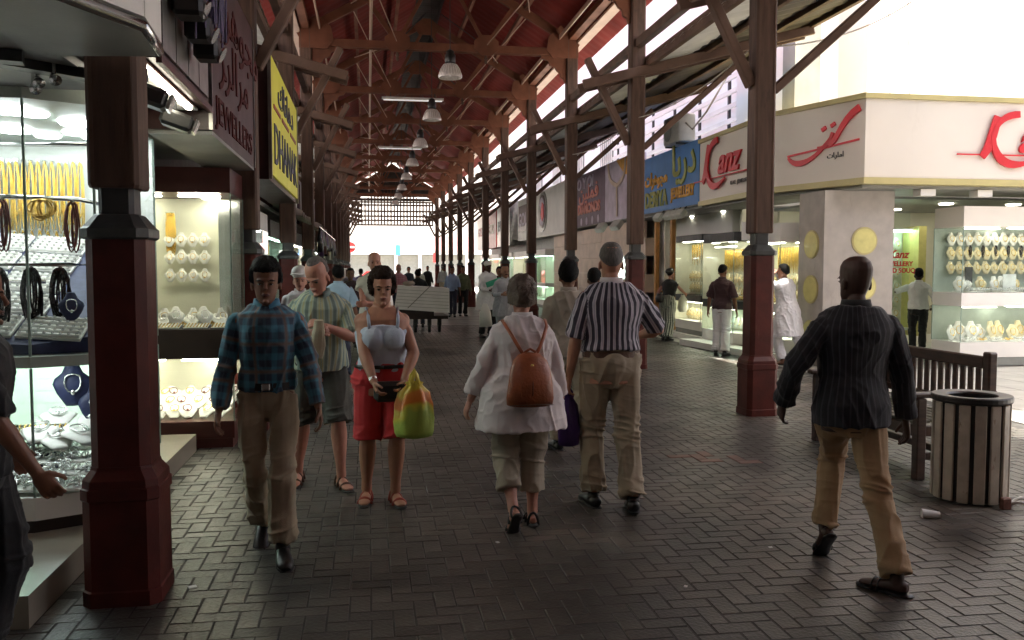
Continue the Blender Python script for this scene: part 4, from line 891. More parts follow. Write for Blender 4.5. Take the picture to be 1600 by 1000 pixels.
# big angled vitrine on the far right
F3 = [(9.47, 13.32), (9.49, 12.62), (14.0, 12.62)]; B3 = [(14.0, 13.32)]
zs3 = (.0, .39, .98, 1.20, 2.27, 2.60)
v3 = vitrine('display_case', 'large two tier glass display case at far right behind the bench', F3, B3, zs3, ('white_paint', 'white_paint', 'cream', 'shop_grey'), 'lamp_soft', slat='pale_green', nd=4)
for i in range(5):
    x = 9.9 + i * .85
    for z in (2.25, .965): m_ = MB(); m_.box(x - .3, x + .3, 12.70, 12.78, z - .012, z); m_.build('light_strip', 'lamp_soft', v3)
for j in range(3): on_wall('bust_y' if j < 2 else 'bust_w', (9.55, 13.28), (12.2, 13.28), 1.5 + .24 * j, 15, 'yellow lit necklace bust on the back wall of the far right case', 'busts on the back wall of the far right case', off=.08, sc=.95)
on_wall('beads_k', (9.7, 13.2), (12.0, 13.2), 1.98, 9, 'dark cluster of bead strings hanging in the far right case', 'dark bead clusters in the far right case', off=.2, sc=.55)
for i in range(22): put(('bust_w', 'pile_s', 'bust_s', 'pile_s', 'bust_y', 'bang_s')[i % 6], (9.62 + i * .11, 12.85 + .06 * (i % 3), 1.21), random.uniform(-.4, .4), 'jewellery standing on the upper shelf of the far right case', 'upper shelf jewellery of the far right case', sc=1.1)
for i in range(7): put('bang_s' if i % 2 else 'pile_s', (9.8 + i * .3, 12.74, 1.21), 0, 'small silver jewellery at the front of the upper shelf at far right', 'silver front row of the upper shelf')
for i in range(13): put('bust_w' if i < 4 else 'bust_y', (9.60 + i * .19, 12.98 + .07 * (i % 2), .40), random.uniform(-.3, .3), ('white' if i < 4 else 'golden') + ' necklace bust on the lower shelf of the far right case', ('white' if i < 4 else 'golden') + ' busts on the lower shelf at far right', sc=1.35 if i % 3 else 1.1)
for i in range(9): put('pile_g' if i % 2 else 'pile_s', (9.75 + i * .24, 12.76, .40), 0, 'small pile of gold and silver pieces low in the far right case', 'small piles in the far right case')
m_ = MB(); m_.box(9.82, 9.95, 12.98, 13.0, 1.22, 1.62); piece('price_board', m_, 'dark_metal', 'dark upright board standing on the upper shelf at far right', 'display board')
m_ = MB(); m_.box(10.38, 10.62, 12.80, 12.815, 1.24, 1.50); piece('notice_card', m_, 'paper', 'white card standing at the right on the upper shelf', 'card')
# windows along the arcade side of the corner shop
F4 = [(7.6, 13.78), (7.0, 13.95), (7.0, 15.2)]; B4 = [(7.6, 15.2)]
v4 = vitrine('display_case', 'gold filled display case beside the white kurta man', F4, B4, (.0, .36, .82, .98, 2.05, 2.38), ('white_paint', 'white_paint', 'white_paint', 'shop_grey'), 'lamp_warm', slat='slat_yellow', nd=3)
F5 = [(7.45, 15.3), (6.95, 15.75), (6.95, 17.3)]; B5 = [(7.45, 17.3)]
v5 = vitrine('display_case', 'angled display case of gold in front of the dark shirt man', F5, B5, (.0, .34, .80, .96, 2.12, 2.30), ('white_paint', 'dark_metal', 'dark_metal', 'shop_grey'), 'lamp_warm', slat='slat_yellow', nd=3)
for v_, ya, yb in ((v4, 14.1, 15.1), (v5, 15.9, 17.2)):
    for i in range(2): m_ = MB(); y = ya + .15 + i * .5; m_.box(7.06, 7.14, y, y + .4, 2.02, 2.035); m_.build('light_strip', 'lamp_warm', v_); m_ = MB(); m_.box(7.06, 7.14, y, y + .4, .79, .797); m_.build('light_strip', 'lamp_green', v_)
for nm, a, b in (('case beside the white kurta man', (7.56, 13.9), (7.56, 15.15)), ('angled case by the dark shirt man', (7.42, 15.5), (7.42, 17.25))):
    L_ = b[1] - a[1]; on_wall('chain_g', a, b, 1.98, int(L_ / .07), 'gold chain hanging in the ' + nm, 'gold chains in the ' + nm, flip=1, sc=1.1)
    for z in (1.0, 1.25): on_wall('bust_y', a, b, z, int(L_ / .2), 'golden bust standing in the ' + nm, 'golden busts in the ' + nm, flip=1, off=.12)
    on_wall('bust_w', a, b, .40, int(L_ / .2), 'white bust low in the ' + nm, 'low white busts in the ' + nm, flip=1, off=.16); on_wall('bang_g', a, b, .99, int(L_ / .34), 'gold bangle row at the front of the ' + nm, 'bangle rows in the ' + nm, flip=1, off=.3)
t = thing('small_sign', 'small white sign with round gold emblem left of the standing column', 'sign', (6.95, 15.0, 2.14))
m_ = MB(); m_.box(6.92, 6.985, 14.55, 15.35, 2.12, 2.46); m_.build('board', 'white_paint', t)
m_ = MB(); m_.rings([(6.918, 14.92, 2.29), (6.908, 14.92, 2.29)], .11, ref=(0, 0, 1), n=24); m_.build('emblem', 'gold_trim', t); m_ = MB(); m_.rings([(6.907, 14.92, 2.29), (6.900, 14.92, 2.29)], .075, ref=(0, 0, 1), n=24); m_.build('emblem_centre', 'cream', t)
m_ = MB(); m_.prism([(6.45, 17.3), (6.62, 15.2), (6.8, 13.95), (7.0, 13.9), (7.0, 17.3)], .0, .12); piece('shop_kerb', m_, 'white_paint', 'low white kerb under the corner shop windows', 'kerb')
# ---------------------------------------------------------------- blue sign shop
t = thing('shop_sign', 'blue sign board with olive and orange lettering above the middle right shop', 'sign', (6.95, 19.3, 2.96))
m_ = MB(); m_.box(6.9, 7.2, 17.46, 21.35, 2.96, 4.32); m_.build('board', 'blue_sign', t)
text('arabic_lettering', '\ufe8e\ufef3\ufead\ufea9', .95, 'olive_letter', t, (6.888, 18.35, 3.68), (0, -1, 0), align='CENTER', ext=.012, bold=.02, sx=1.1)
text('arabic_lettering', '\ufe95\ufe8d\ufeae\ufeeb\ufeee\ufea0\ufee3', .42, 'orange_letter', t, (6.888, 20.2, 3.62), (0, -1, 0), align='CENTER', ext=.012, bold=.014)
text('lettering', 'DERIYA', .50, 'olive_letter', t, (6.888, 21.0, 3.10), (0, -1, 0), ext=.012, bold=.02, sx=.95)
text('lettering', 'JEWELLERY', .34, 'orange_letter', t, (6.888, 19.12, 3.18), (0, -1, 0), ext=.012, bold=.012, sx=.84)
bs = thing('shop_interior', 'warm lit open shop under the blue sign', 'shop interior', (9, 19.4, 0))
m_ = MB(); m_.box(7.0, 10.5, 17.5, 21.6, 0, .12); m_.build('floor', 'white_paint', bs)
m_ = MB(); m_.box(10.4, 10.5, 17.6, 21.6, .12, 2.9); m_.box(7.6, 10.4, 21.5, 21.6, .12, 2.9); m_.box(7.9, 10.4, 17.5, 17.6, .12, 2.9); m_.build('wall', 'slat_yellow', bs)
m_ = MB(); m_.box(7.0, 10.5, 17.5, 21.6, 2.88, 2.93); m_.build('ceiling', 'shop_grey', bs)
for x, y in ((8, 18.5), (8, 20.4), (9.4, 18.5), (9.4, 20.4)): m_ = MB(); m_.lathe([(0, 0), (.14, 0), (.15, .015), (0, .015)], (x, y, 2.86), 16); m_.build('ceiling_light', 'lamp_warm', bs)
for y in (20.9, 19.75): m_ = MB(); m_.box(7.14, 7.24, y, y + .12, .12, 2.88); m_.build('door_post', 'orange_wood', bs)
case_row(1, 7.12, 17.7, 19.4, (.12, .42, .85, 1.0, 2.2, 2.34), ('white_paint', 'dark_metal', 'dark_metal', 'shop_grey'), 'lamp_warm', 'glass case crowded with gold bangles under the blue sign', 'case under the blue sign', True, 1.2, dep=.5)
for j in range(9): on_wall('bang_g', (10.36, 17.8), (10.36, 21.4), .9 + j * .16, 8, 'gold bangle row on the back wall of the shop under the blue sign', 'bangle rows on the back wall under the blue sign', flip=1, off=.06, sc=1.3)
m_ = MB(); m_.box(7.3, 7.7, 19.9, 20.85, .12, 1.0); m_.box(7.26, 7.74, 19.88, 20.87, 1.003, 1.04); piece('shop_counter', m_, 'brass', 'golden brown counter in the doorway under the blue sign', 'counter')
fl_lab = ('leftmost', 'second from left', 'third from left', 'rightmost')
for i, y in enumerate((19.6, 18.9, 18.5, 18.15)):
    t = thing('floodlight', 'grey floodlight under the blue sign, %s' % fl_lab[i], 'floodlight', (6.8, y, 2.7), 'grey floodlights under the blue sign')
    m_ = MB(); m_.bar((6.82, y, 2.86), (6.68, y - .05, 2.72), .24, .14, ch=.02); m_.build('housing', 'ac_white', t); m_ = MB(); m_.rings([(6.9, y, 2.95), (6.8, y, 2.86)], .015, n=6); m_.build('bracket', 'dark_metal', t)
# ---------------------------------------------------------------- floral sign shop with stone wall
t = thing('shop_sign', 'large printed sign of a gold necklace on lilac beside purple lettering panel', 'sign', (6.95, 25.4, 2.94))
m_ = MB(); m_.box(6.9, 7.2, 24.8, 28.6, 2.94, 4.62); m_.build('purple_panel', 'purple_sign', t); m_ = MB(); m_.box(6.9, 7.2, 21.9, 24.79, 2.94, 4.62); m_.build('lilac_panel', 'lilac', t)
text('lettering', 'O Y Ol', .5, 'lilac', t, (6.888, 28.2, 4.15), (0, -1, 0), ext=.01, bold=.01, sx=1.4)
text('arabic_lettering', '\ufee6\ufef4\ufee0\ufee4\ufed3', .62, 'pink_letter', t, (6.888, 26.7, 3.80), (0, -1, 0), align='CENTER', ext=.01, bold=.012, sx=1.6)
text('lettering', 'DIAMONDS', .42, 'pink_letter', t, (6.888, 26.7, 3.36), (0, -1, 0), align='CENTER', ext=.01, bold=.02, sx=1.25)
mb = MB()
stroke(mb, bez((.2, 1.5), (.25, .9), (.8, .9), (1.1, .8), 10), .12, (6.888, 24.6, 3.1), (0, -1, 0)); stroke(mb, bez((1.9, 1.5), (1.9, .9), (1.5, .9), (1.1, .8), 10), .12, (6.888, 24.6, 3.1), (0, -1, 0)); stroke(mb, bez((1.1, .8), (1.0, .5), (1.2, .3), (1.1, -.05), 8), .10, (6.888, 24.6, 3.1), (0, -1, 0))
mb.build('printed_necklace', 'beige_stone', t)
m_ = MB(); m_._add([(6.885, 23.6, 4.60), (6.885, 21.95, 4.60), (6.885, 21.95, 4.05), (6.885, 22.6, 4.2)], [(0, 1, 2, 3)]); m_.plate([(23.6, 4.6), (21.95, 4.6), (21.95, 4.05), (22.8, 4.15)], 6.884, 6.894, 'x'); m_.build('orange_patch', 'orange_letter', t)
for i in range(5): m_ = MB(); y = 28.3 - i * .7; m_.ell((6.885, y, 3.1), (.01, .12, .13), 8, 5); m_.build('printed_bottle', 'lilac', t)
sw = thing('stone_wall', 'beige tiled stone shop wall behind the striped shirt man', 'wall', (7.3, 27, 0))
for j in range(6):
    for i in range(9):
        y0 = 21.8 + i * 1.25 + (.6 if j % 2 else 0); y1 = min(y0 + 1.24, 33.1)
        if y0 > 32.6: continue
        m_ = MB(); m_.box(7.16 + random.uniform(0, .008), 7.4, y0, y1, j * .48 + .003, j * .48 + .474); m_.build('stone_tile', 'beige_stone', sw)
t = thing('small_window', 'small lit window of trinkets in the beige stone wall', 'window', (7.1, 23.6, 1.3))
m_ = MB(); m_.box(7.08, 7.15, 22.5, 24.6, 1.28, 1.95); m_.build('frame', 'white_paint', t); m_ = MB(); m_.box(7.06, 7.078, 22.55, 24.55, 1.33, 1.90); m_.build('lit_panel', 'lamp_dim', t)
for j in range(3): on_wall('bust_w', (7.06, 22.6), (7.06, 24.5), 1.33 + .19 * j, 8, 'tiny trinket in the small lit window of the stone wall', 'trinkets in the small lit window', flip=1, off=.03, sc=.6)
for i, y in enumerate((24.9, 23.3)):
    t = thing('floodlight', ('farther' if i == 0 else 'nearer') + ' pale floodlight cluster under the printed necklace sign', 'floodlight', (6.8, y, 2.7), 'floodlights under the printed sign')
    for d in (-.2, .1): m_ = MB(); m_.bar((6.88, y + d, 2.9), (6.70, y + d - .08, 2.68), .2, .16, ch=.02); m_.build('housing', 'ac_white', t)
# ---------------------------------------------------------------- farther right shops
t = thing('shop_sign', 'white sign board with round red ring emblem farther down the right', 'sign', (6.95, 34, 2.9))
m_ = MB(); m_.box(6.9, 7.25, 29.2, 39.8, 2.85, 4.7); m_.build('board', 'white_paint', t)
for r_, x_, mt in ((.80, 6.86, 'brushed_steel'), (.66, 6.84, 'maroon'), (.55, 6.825, 'lilac')): m_ = MB(); m_.rings([(6.9, 33.9, 3.85), (x_, 33.9, 3.85)], r_, ref=(0, 0, 1), n=32); m_.build('ring_emblem', mt, t)
m_ = MB(); m_.plate([(33.75, 4.2), (33.45, 4.1), (33.4, 3.6), (33.7, 3.45), (33.95, 3.7)], 6.80, 6.822, 'x'); m_.build('red_shape', 'logo_red', t); m_ = MB(); m_.ell((6.81, 34.2, 3.8), (.02, .2, .3), 10, 6); m_.build('grey_shape', 'brushed_steel', t)
m_ = MB(); m_.box(6.86, 6.895, 36.4, 39.4, 3.25, 4.4); m_.build('red_panel', 'maroon', t); text('lettering', 'GOLD', .8, 'lilac', t, (6.85, 37.9, 3.5), (0, -1, 0), align='CENTER', sx=1.3, bold=.02)
for i in range(3):
    y = 41 + i * 4.4; t = thing('shop_sign', ('grey sign with dark lettering beyond the round emblem', 'orange red sign beyond the grey one', 'last white sign before the end of the arcade')[i], 'sign', (6.95, y, 2.9))
    m_ = MB(); m_.box(6.7, 7.2, y, y + 4.0, 2.7, 4.8); m_.build('board', ('brushed_steel', 'sign_red', 'white_paint')[i], t); text('lettering', ('JEWELLERY', 'PEARLS', 'GOLD')[i], .7, ('dark_metal', 'cream', 'sign_red')[i], t, (6.69, y + 2, 3.5), (0, -1, 0), align='CENTER', bold=.02)
for i in range(5):
    y = 33.6 + i * 4.1; case_row(1, 6.95, y, y + 3.7, zsd, ('white_paint', 'white_paint', 'white_paint', 'shop_grey'), ('lamp_green', 'lamp_warm')[i % 2], 'distant lit display case on the right, %s past the stone wall' % ordn[i], 'x', dense=.6)
m_ = MB(); m_.box(7.55, 7.9, 33.2, row(11), 0, 4.5); piece('shop_partition', m_, 'shop_grey', 'grey partition wall behind the far right display cases', 'wall')
m_ = MB(); m_.box(6.9, 7.95, 17.46, row(11), 2.935, 2.95) ; piece('shop_soffit', m_, 'soffit_grey', 'thin soffit over the right shop fronts', 'soffit')
# air conditioner, cables, hanging sign, lantern
t = thing('air_conditioner', 'weathered white air conditioner unit above the blue sign', 'air conditioner', (6.95, 19.0, 4.4))
m_ = MB(); m_.cbox((7.0, 18.95, 4.72), (.42, .95, .62), .03); m_.build('housing', 'ac_white', t); m_ = MB(); m_.rings([(6.785, 19.1, 4.72), (6.775, 19.1, 4.72)], .24, ref=(0, 0, 1), n=24); m_.build('fan_grille', 'shop_grey', t)
for y in (18.6, 19.3): m_ = MB(); m_.box(6.8, 7.3, y - .02, y + .02, 4.36, 4.40); m_.build('bracket', 'dark_metal', t)
m_ = MB(); m_.rings([(6.95, 18.4, 4.8), (6.95, 18.0, 4.6), (7.1, 17.6, 4.9), (7.4, 17.2, 5.6)], .02, n=6); m_.build('hose', 'cable', t, smooth=True)
def wire(p0, p1, sag, lab, r=.009):
    m_ = MB(); n_ = 16; pts = [(p0[0] + (p1[0] - p0[0]) * i / n_, p0[1] + (p1[1] - p0[1]) * i / n_, p0[2] + (p1[2] - p0[2]) * i / n_ - sag * 4 * (i / n_) * (1 - i / n_)) for i in range(n_ + 1)]
    m_.rings(pts, r, n=5); piece('cable', m_, 'cable', lab, 'cable', 'cables strung across the right side', smooth=True)
wire((4.33, 8.86, 3.98), (8.2, 11.0, 5.9), .28, 'pale cable sagging from the near right column up to the top right'); wire((4.2, 13.16, 3.95), (4.15, 8.99, 4.0), .12, 'pale cable strung between the first two right columns'); wire((4.2, 17.6, 3.95), (4.2, 13.44, 3.97), .12, 'pale cable strung between the second and third right columns')
for i, (x, y) in enumerate(((8.80, 13.9), (9.2, 13.95))): wire((x, y, 7.8), (x + .1, y - .1, 4.4), -.0, 'loose cable hanging down the wall above the corner shop, %s one' % ('left', 'right')[i], .012)
t = thing('hanging_sign', 'black oval hanging sign with pink rim at the top right corner', 'sign', (6.6, 8.6, 4.25))
P = [(6.72 + .62 * math.cos(a), 4.98 + .34 * math.sin(a)) for a in [2 * math.pi * i / 32 for i in range(32)]]; P2 = [(6.72 + .655 * math.cos(a), 4.98 + .375 * math.sin(a)) for a in [2 * math.pi * i / 32 for i in range(32)]]
m_ = MB(); m_.plate(P2, 8.50, 8.56); m_.build('rim', 'pink_letter', t); m_ = MB(); m_.plate(P, 8.49, 8.499); m_.build('face', 'bin_black', t); text('lettering', 'el Glow', .22, 'white_paint', t, (6.55, 8.488, 4.70), (1, 0, 0), shear=.3); m_ = MB(); m_.rings([(6.72, 8.53, 5.30), (6.72, 8.53, 5.6)], .015, n=6); m_.build('rod', 'dark_metal', t)
for k_, (o_, used_) in list(PRO.items()):
    if not used_:
        for ch_ in list(o_.children): bpy.data.objects.remove(ch_)
        bpy.data.objects.remove(o_)
# ================================================================ bench, bin, trolley, litter

bn = thing('park_bench', 'dark brown slatted wooden bench behind the black shirt man', 'bench', (4.4, 6.63, 0))
ya, yb, xf, xk = 5.88, 7.38, 4.10, 4.68
for y in (ya, yb):
    m_ = MB(); m_.cbox((xf, y, .31), (.075, .075, .62), .008); m_.build('leg', 'bench_wood', bn)
    m_ = MB(); m_.cbox((xk, y, .48), (.075, .085, .96), .012); m_.build('leg', 'bench_wood', bn)
    m_ = MB(); m_.cbox((xf + .27, y, .645), (.72, .085, .04), .01); m_.build('armrest', 'bench_wood', bn)
    m_ = MB(); m_.cbox((xf + .29, y, .18), (.5, .04, .06), .006); m_.build('side_rail', 'bench_wood', bn); m_ = MB(); m_.cbox((xf + .29, y, .37), (.5, .045, .08), .006); m_.build('side_rail', 'bench_wood', bn)
m_ = MB(); m_.cbox((xf + .002, (ya + yb) / 2, .365), (.04, yb - ya - .08, .09), .006); m_.build('seat_rail', 'bench_wood', bn)
m_ = MB(); m_.cbox((xf + .30, (ya + yb) / 2, .18), (.045, yb - ya - .04, .055), .006); m_.build('stretcher', 'bench_wood', bn)
for i in range(7): m_ = MB(); m_.cbox((xf + .01 + i * .085, (ya + yb) / 2, .43), (.062, yb - ya - .085, .024), .006); m_.build('seat_slat', 'bench_seat', bn)
m_ = MB(); m_.cbox((xk, (ya + yb) / 2, .875), (.045, yb - ya - .087, .095), .012); m_.build('top_rail', 'bench_wood', bn); m_ = MB(); m_.cbox((xk, (ya + yb) / 2, .535), (.04, yb - ya - .087, .06), .008); m_.build('lower_rail', 'bench_wood', bn)
for i in range(15): m_ = MB(); m_.cbox((xk, ya + .12 + i * (yb - ya - .24) / 14, .696), (.022, .05, .262), .004); m_.build('back_slat', 'bench_wood', bn)
# litter bin
bx, by = 4.11, 5.33
tb = thing('litter_bin', 'round litter bin of pale wooden slats with black rim', 'litter bin', (bx, by, 0))
m_ = MB(); m_.lathe([(0, .02), (.222, .02), (.222, .70), (.18, .70), (.18, .08), (0, .08)], (bx, by, 0), 32); m_.build('body', 'bin_black', tb, smooth=False)
m_ = MB(); m_.lathe([(.238, .685), (.252, .69), (.256, .70), (.256, .722), (.25, .732), (.165, .728), (.155, .715), (.155, .66), (.238, .685)], (bx, by, 0), 40); m_.build('rim', 'bin_black', tb, smooth=False)
for i in range(15):
    a = 2 * math.pi * (i + .3) / 15; c = Vector((bx + .234 * math.cos(a), by + .234 * math.sin(a), .35)); m_ = MB(); m_.cbox((0, 0, 0), (.018, .070, .665), .004)
    rot = Matrix.Rotation(a, 3, 'Z'); m_.v = [tuple(rot @ Vector(v) + c) for v in m_.v]; m_.build('slat', 'bin_slat', tb)
M('litter_red', (.16, .07, .05), .7, .4, 30)
m_ = MB(); m_.cbox((4.16, 5.04, .04), (.07, .04, .08), .008); piece('drink_carton', m_, 'litter_red', 'small crumpled reddish carton at the foot of the litter bin', 'litter')
m_ = MB(); m_.rings([(4.30 + .07 * math.cos(a), 5.06 + .07 * math.sin(a), .03 + .02 * math.sin(a * 2)) for a in [i * .5 for i in range(11)]], .012, n=6); piece('strap_scrap', m_, 'paper', 'curled pale strap lying right of the litter bin', 'litter', smooth=True)
m_ = MB(); m_.rings([(3.50, 4.97, .022), (3.60, 4.93, .022)], [.034, .020], n=14); piece('paper_cup', m_, 'paper', 'white paper cup lying on the pavers left of the litter bin', 'paper cup', smooth=False)
m_ = MB(); m_.box(-.905, -.865, 4.44, 4.475, .0, .004, .4); piece('paper_scrap', m_, 'paper', 'small white paper scrap beside the first left column', 'litter')
for i, (x, y) in enumerate(((2.25, 4.55), (1.55, 4.05), (.72, 4.9), (.30, 8.1))): m_ = MB(); m_.box(x, x + .022, y, y + .016, .0, .004, i); piece('paper_scrap', m_, 'paper', ('tiny pale scrap left of the black shirt man\'s raised foot', 'tiny pale scrap in the middle foreground', 'tiny pale scrap below the white blouse woman', 'tiny white scrap on the floor right of the yellow bag')[i], 'litter')
# trolley with cartons
tc = thing('hand_trolley', 'low dark flat trolley on wheels in the middle of the arcade', 'trolley', (1.2, 21.6, 0))
m_ = MB(); m_.box(.72, 1.95, 21.4, 22.9, .34, .42); m_.build('platform', 'dark_wood', tc); m_ = MB(); m_.box(.75, 1.6, 21.38, 21.395, .42, .60); m_.build('front_board', 'dark_wood', tc)
for x in (.85, 1.15, 1.75, 1.5):
    m_ = MB(); m_.rings([(x - .03, 21.6, .16), (x + .03, 21.6, .16)], .16, ref=(0, 0, 1), n=16); m_.build('wheel', 'rubber', tc); m_ = MB(); m_.box(x - .05, x + .05, 21.55, 21.65, .18, .34); m_.build('fork', 'dark_metal', tc)
ct_ = thing('cardboard_carton', 'large pale carton lying on the dark trolley', 'carton', (1.3, 22, .6))
m_ = MB(); m_._add([(.62, 21.3, .60), (1.98, 21.3, .50), (2.0, 22.6, .50), (.70, 22.6, .60), (.72, 21.35, 1.17), (1.98, 21.35, 1.10), (1.98, 22.6, 1.10), (.75, 22.6, 1.17)], [(3, 2, 1, 0), (4, 5, 6, 7), (0, 1, 5, 4), (1, 2, 6, 5), (2, 3, 7, 6), (3, 0, 4, 7)]); m_.build('box', 'carton', ct_)
m_ = MB()
for i in range(6): z = .68 + i * .08; m_.bar((.66 + i * .01, 21.29 + i * .006, z), (1.96, 21.29 + i * .006, z - .08), .004, .008)
m_.build('seam', 'soffit_grey', ct_); m_ = MB(); m_.bar((.95, 21.295, .62), (1.5, 21.33, 1.15), .004, .02); m_.build('strap', 'shop_grey', ct_)
m_ = MB(); m_.ell((1.0, 21.7, 1.22), (.16, .2, .07)); piece('cloth_heap', m_, 'awning', 'grey cloth heap on top of the carton', 'cloth', smooth=True)
# ================================================================ people
def vnoise(P, seed=0):
    """vectorised value noise, P (n,3) -> (n,) in -1..1"""
    I = np.floor(P).astype(np.int64); f = P - I; f = f * f * (3 - 2 * f)
    def h(a):
        k = (a[:, 0] * 73856093) ^ (a[:, 1] * 19349663) ^ (a[:, 2] * 83492791) ^ (seed * 2654435 + 97)
        k = (k ^ (k >> 13)) * 1274126177; return ((k ^ (k >> 16)) & 0xffff) / 32767.5 - 1
    r = 0
    for dx in (0, 1):
        for dy in (0, 1):
            for dz in (0, 1):
                wgt = (f[:, 0] if dx else 1 - f[:, 0]) * (f[:, 1] if dy else 1 - f[:, 1]) * (f[:, 2] if dz else 1 - f[:, 2])
                r = r + wgt * h(I + np.array([dx, dy, dz]))
    return r
def cloth(name, cols, kind='plain', rough=.8, f=40., f2=30., wd=.5, bump=.25, var=.1):
    """woven cloth; stripes/checks run in the garment's own coordinates (attribute 'pat': across, along)"""
    m = M(name, cols[0], rough, var, 9, bump, 300); m.node_tree.nodes['Principled BSDF'].inputs['Sheen Weight'].default_value = .15
    if kind == 'plain': return m
    n = m.node_tree.nodes; l = m.node_tree.links; b = n['Principled BSDF']; vm = [q for q in n if q.type == 'VECT_MATH'][0]
    a = n.new('ShaderNodeAttribute'); a.attribute_name = 'pat'; sp = n.new('ShaderNodeSeparateXYZ'); l.new(a.outputs['Vector'], sp.inputs[0])
    def band(sock, fr, wd_, ph=0.):
        mu = n.new('ShaderNodeMath'); mu.operation = 'MULTIPLY_ADD'; mu.inputs[1].default_value = fr; mu.inputs[2].default_value = ph; l.new(sock, mu.inputs[0])
        fc = n.new('ShaderNodeMath'); fc.operation = 'FRACT'; l.new(mu.outputs[0], fc.inputs[0])
        pp = n.new('ShaderNodeMath'); pp.operation = 'PINGPONG'; pp.inputs[1].default_value = .5; l.new(fc.outputs[0], pp.inputs[0])
        mr = n.new('ShaderNodeMapRange'); mr.inputs[1].default_value = wd_ / 2 - .05; mr.inputs[2].default_value = wd_ / 2 + .05; l.new(pp.outputs[0], mr.inputs[0]); return mr.outputs[0]
    def mix(fac, A, B, blend='MIX'):
        x = n.new('ShaderNodeMix'); x.data_type = 'RGBA'; x.blend_type = blend
        if isinstance(fac, float): x.inputs[0].default_value = fac
        else: l.new(fac, x.inputs[0])
        for i, s in ((6, A), (7, B)):
            if isinstance(s, tuple): x.inputs[i].default_value = (*s, 1)
            else: l.new(s, x.inputs[i])
        return x.outputs[2]
    g1 = band(sp.outputs[0], f, wd)
    c = mix(g1, cols[1], cols[0])
    if len(cols) > 2 and kind == 'stripe': c = mix(band(sp.outputs[0], f, .18, .5), cols[2], c)
    if kind == 'check':
        g2 = band(sp.outputs[2], f2, wd); c2 = mix(g2, cols[1], cols[0]); c = mix(.5, c, c2)
        if len(cols) > 2: c = mix(band(sp.outputs[0], f * .5, .12, .3), cols[2], c); c = mix(band(sp.outputs[2], f2 * .5, .12, .3), cols[2], c)
    l.new(c, vm.inputs[0]); return m
SK = dict(tan=(.42, .20, .125), brown=(.20, .085, .045), dark=(.055, .022, .013), pink=(.50, .24, .17), olive=(.26, .12, .07))
for k_, c_ in SK.items(): M('skin_' + k_, c_, .5, .10, 14, .12, 220, sss=.08)
M('lip', (.28, .08, .06), .45); M('lip_dark', (.10, .03, .025), .45); M('eye_white', (.22, .20, .18), .25, bump=0); M('eye_dark', (.02, .012, .01), .15, bump=0)
M('hair_black', (.006, .005, .0045), .6, .3, 40, .9, 120, grain=(3, 3, .6), spec=.12); M('hair_brown', (.030, .015, .009), .6, .3, 40, .9, 120, grain=(3, 3, .6), spec=.15); M('hair_grey', (.12, .105, .095), .6, .35, 40, .9, 120, grain=(3, 3, .6)); M('hair_greybrown', (.12, .085, .06), .55, .35, 30, .9, 90)
M('leather_black', (.015, .013, .012), .35, .2); M('leather_brown', (.09, .04, .02), .45, .25, 8, .3); M('leather_tan', (.33, .085, .025), .42, .22, 7, .35, 60, coat=.2); M('sandal_red', (.35, .06, .04), .5); M('sole', (.05, .045, .04), .8)
JOBS = []
def add_job(mb, name, mat, parent, vox, fold=0., fseed=0, segs=None, extra=None, smooth=2, fr=(1, 1, 1)):
    if fold and vox < .009: smooth = 4
    o = mb.build(name, mat, parent, smooth=True)
    r = o.modifiers.new('r', 'REMESH'); r.mode = 'VOXEL'; r.voxel_size = vox; r.use_smooth_shade = True
    if smooth: s_ = o.modifiers.new('s', 'SMOOTH'); s_.factor = .5; s_.iterations = smooth
    JOBS.append((o, fold, fseed, segs, extra, fr)); return o
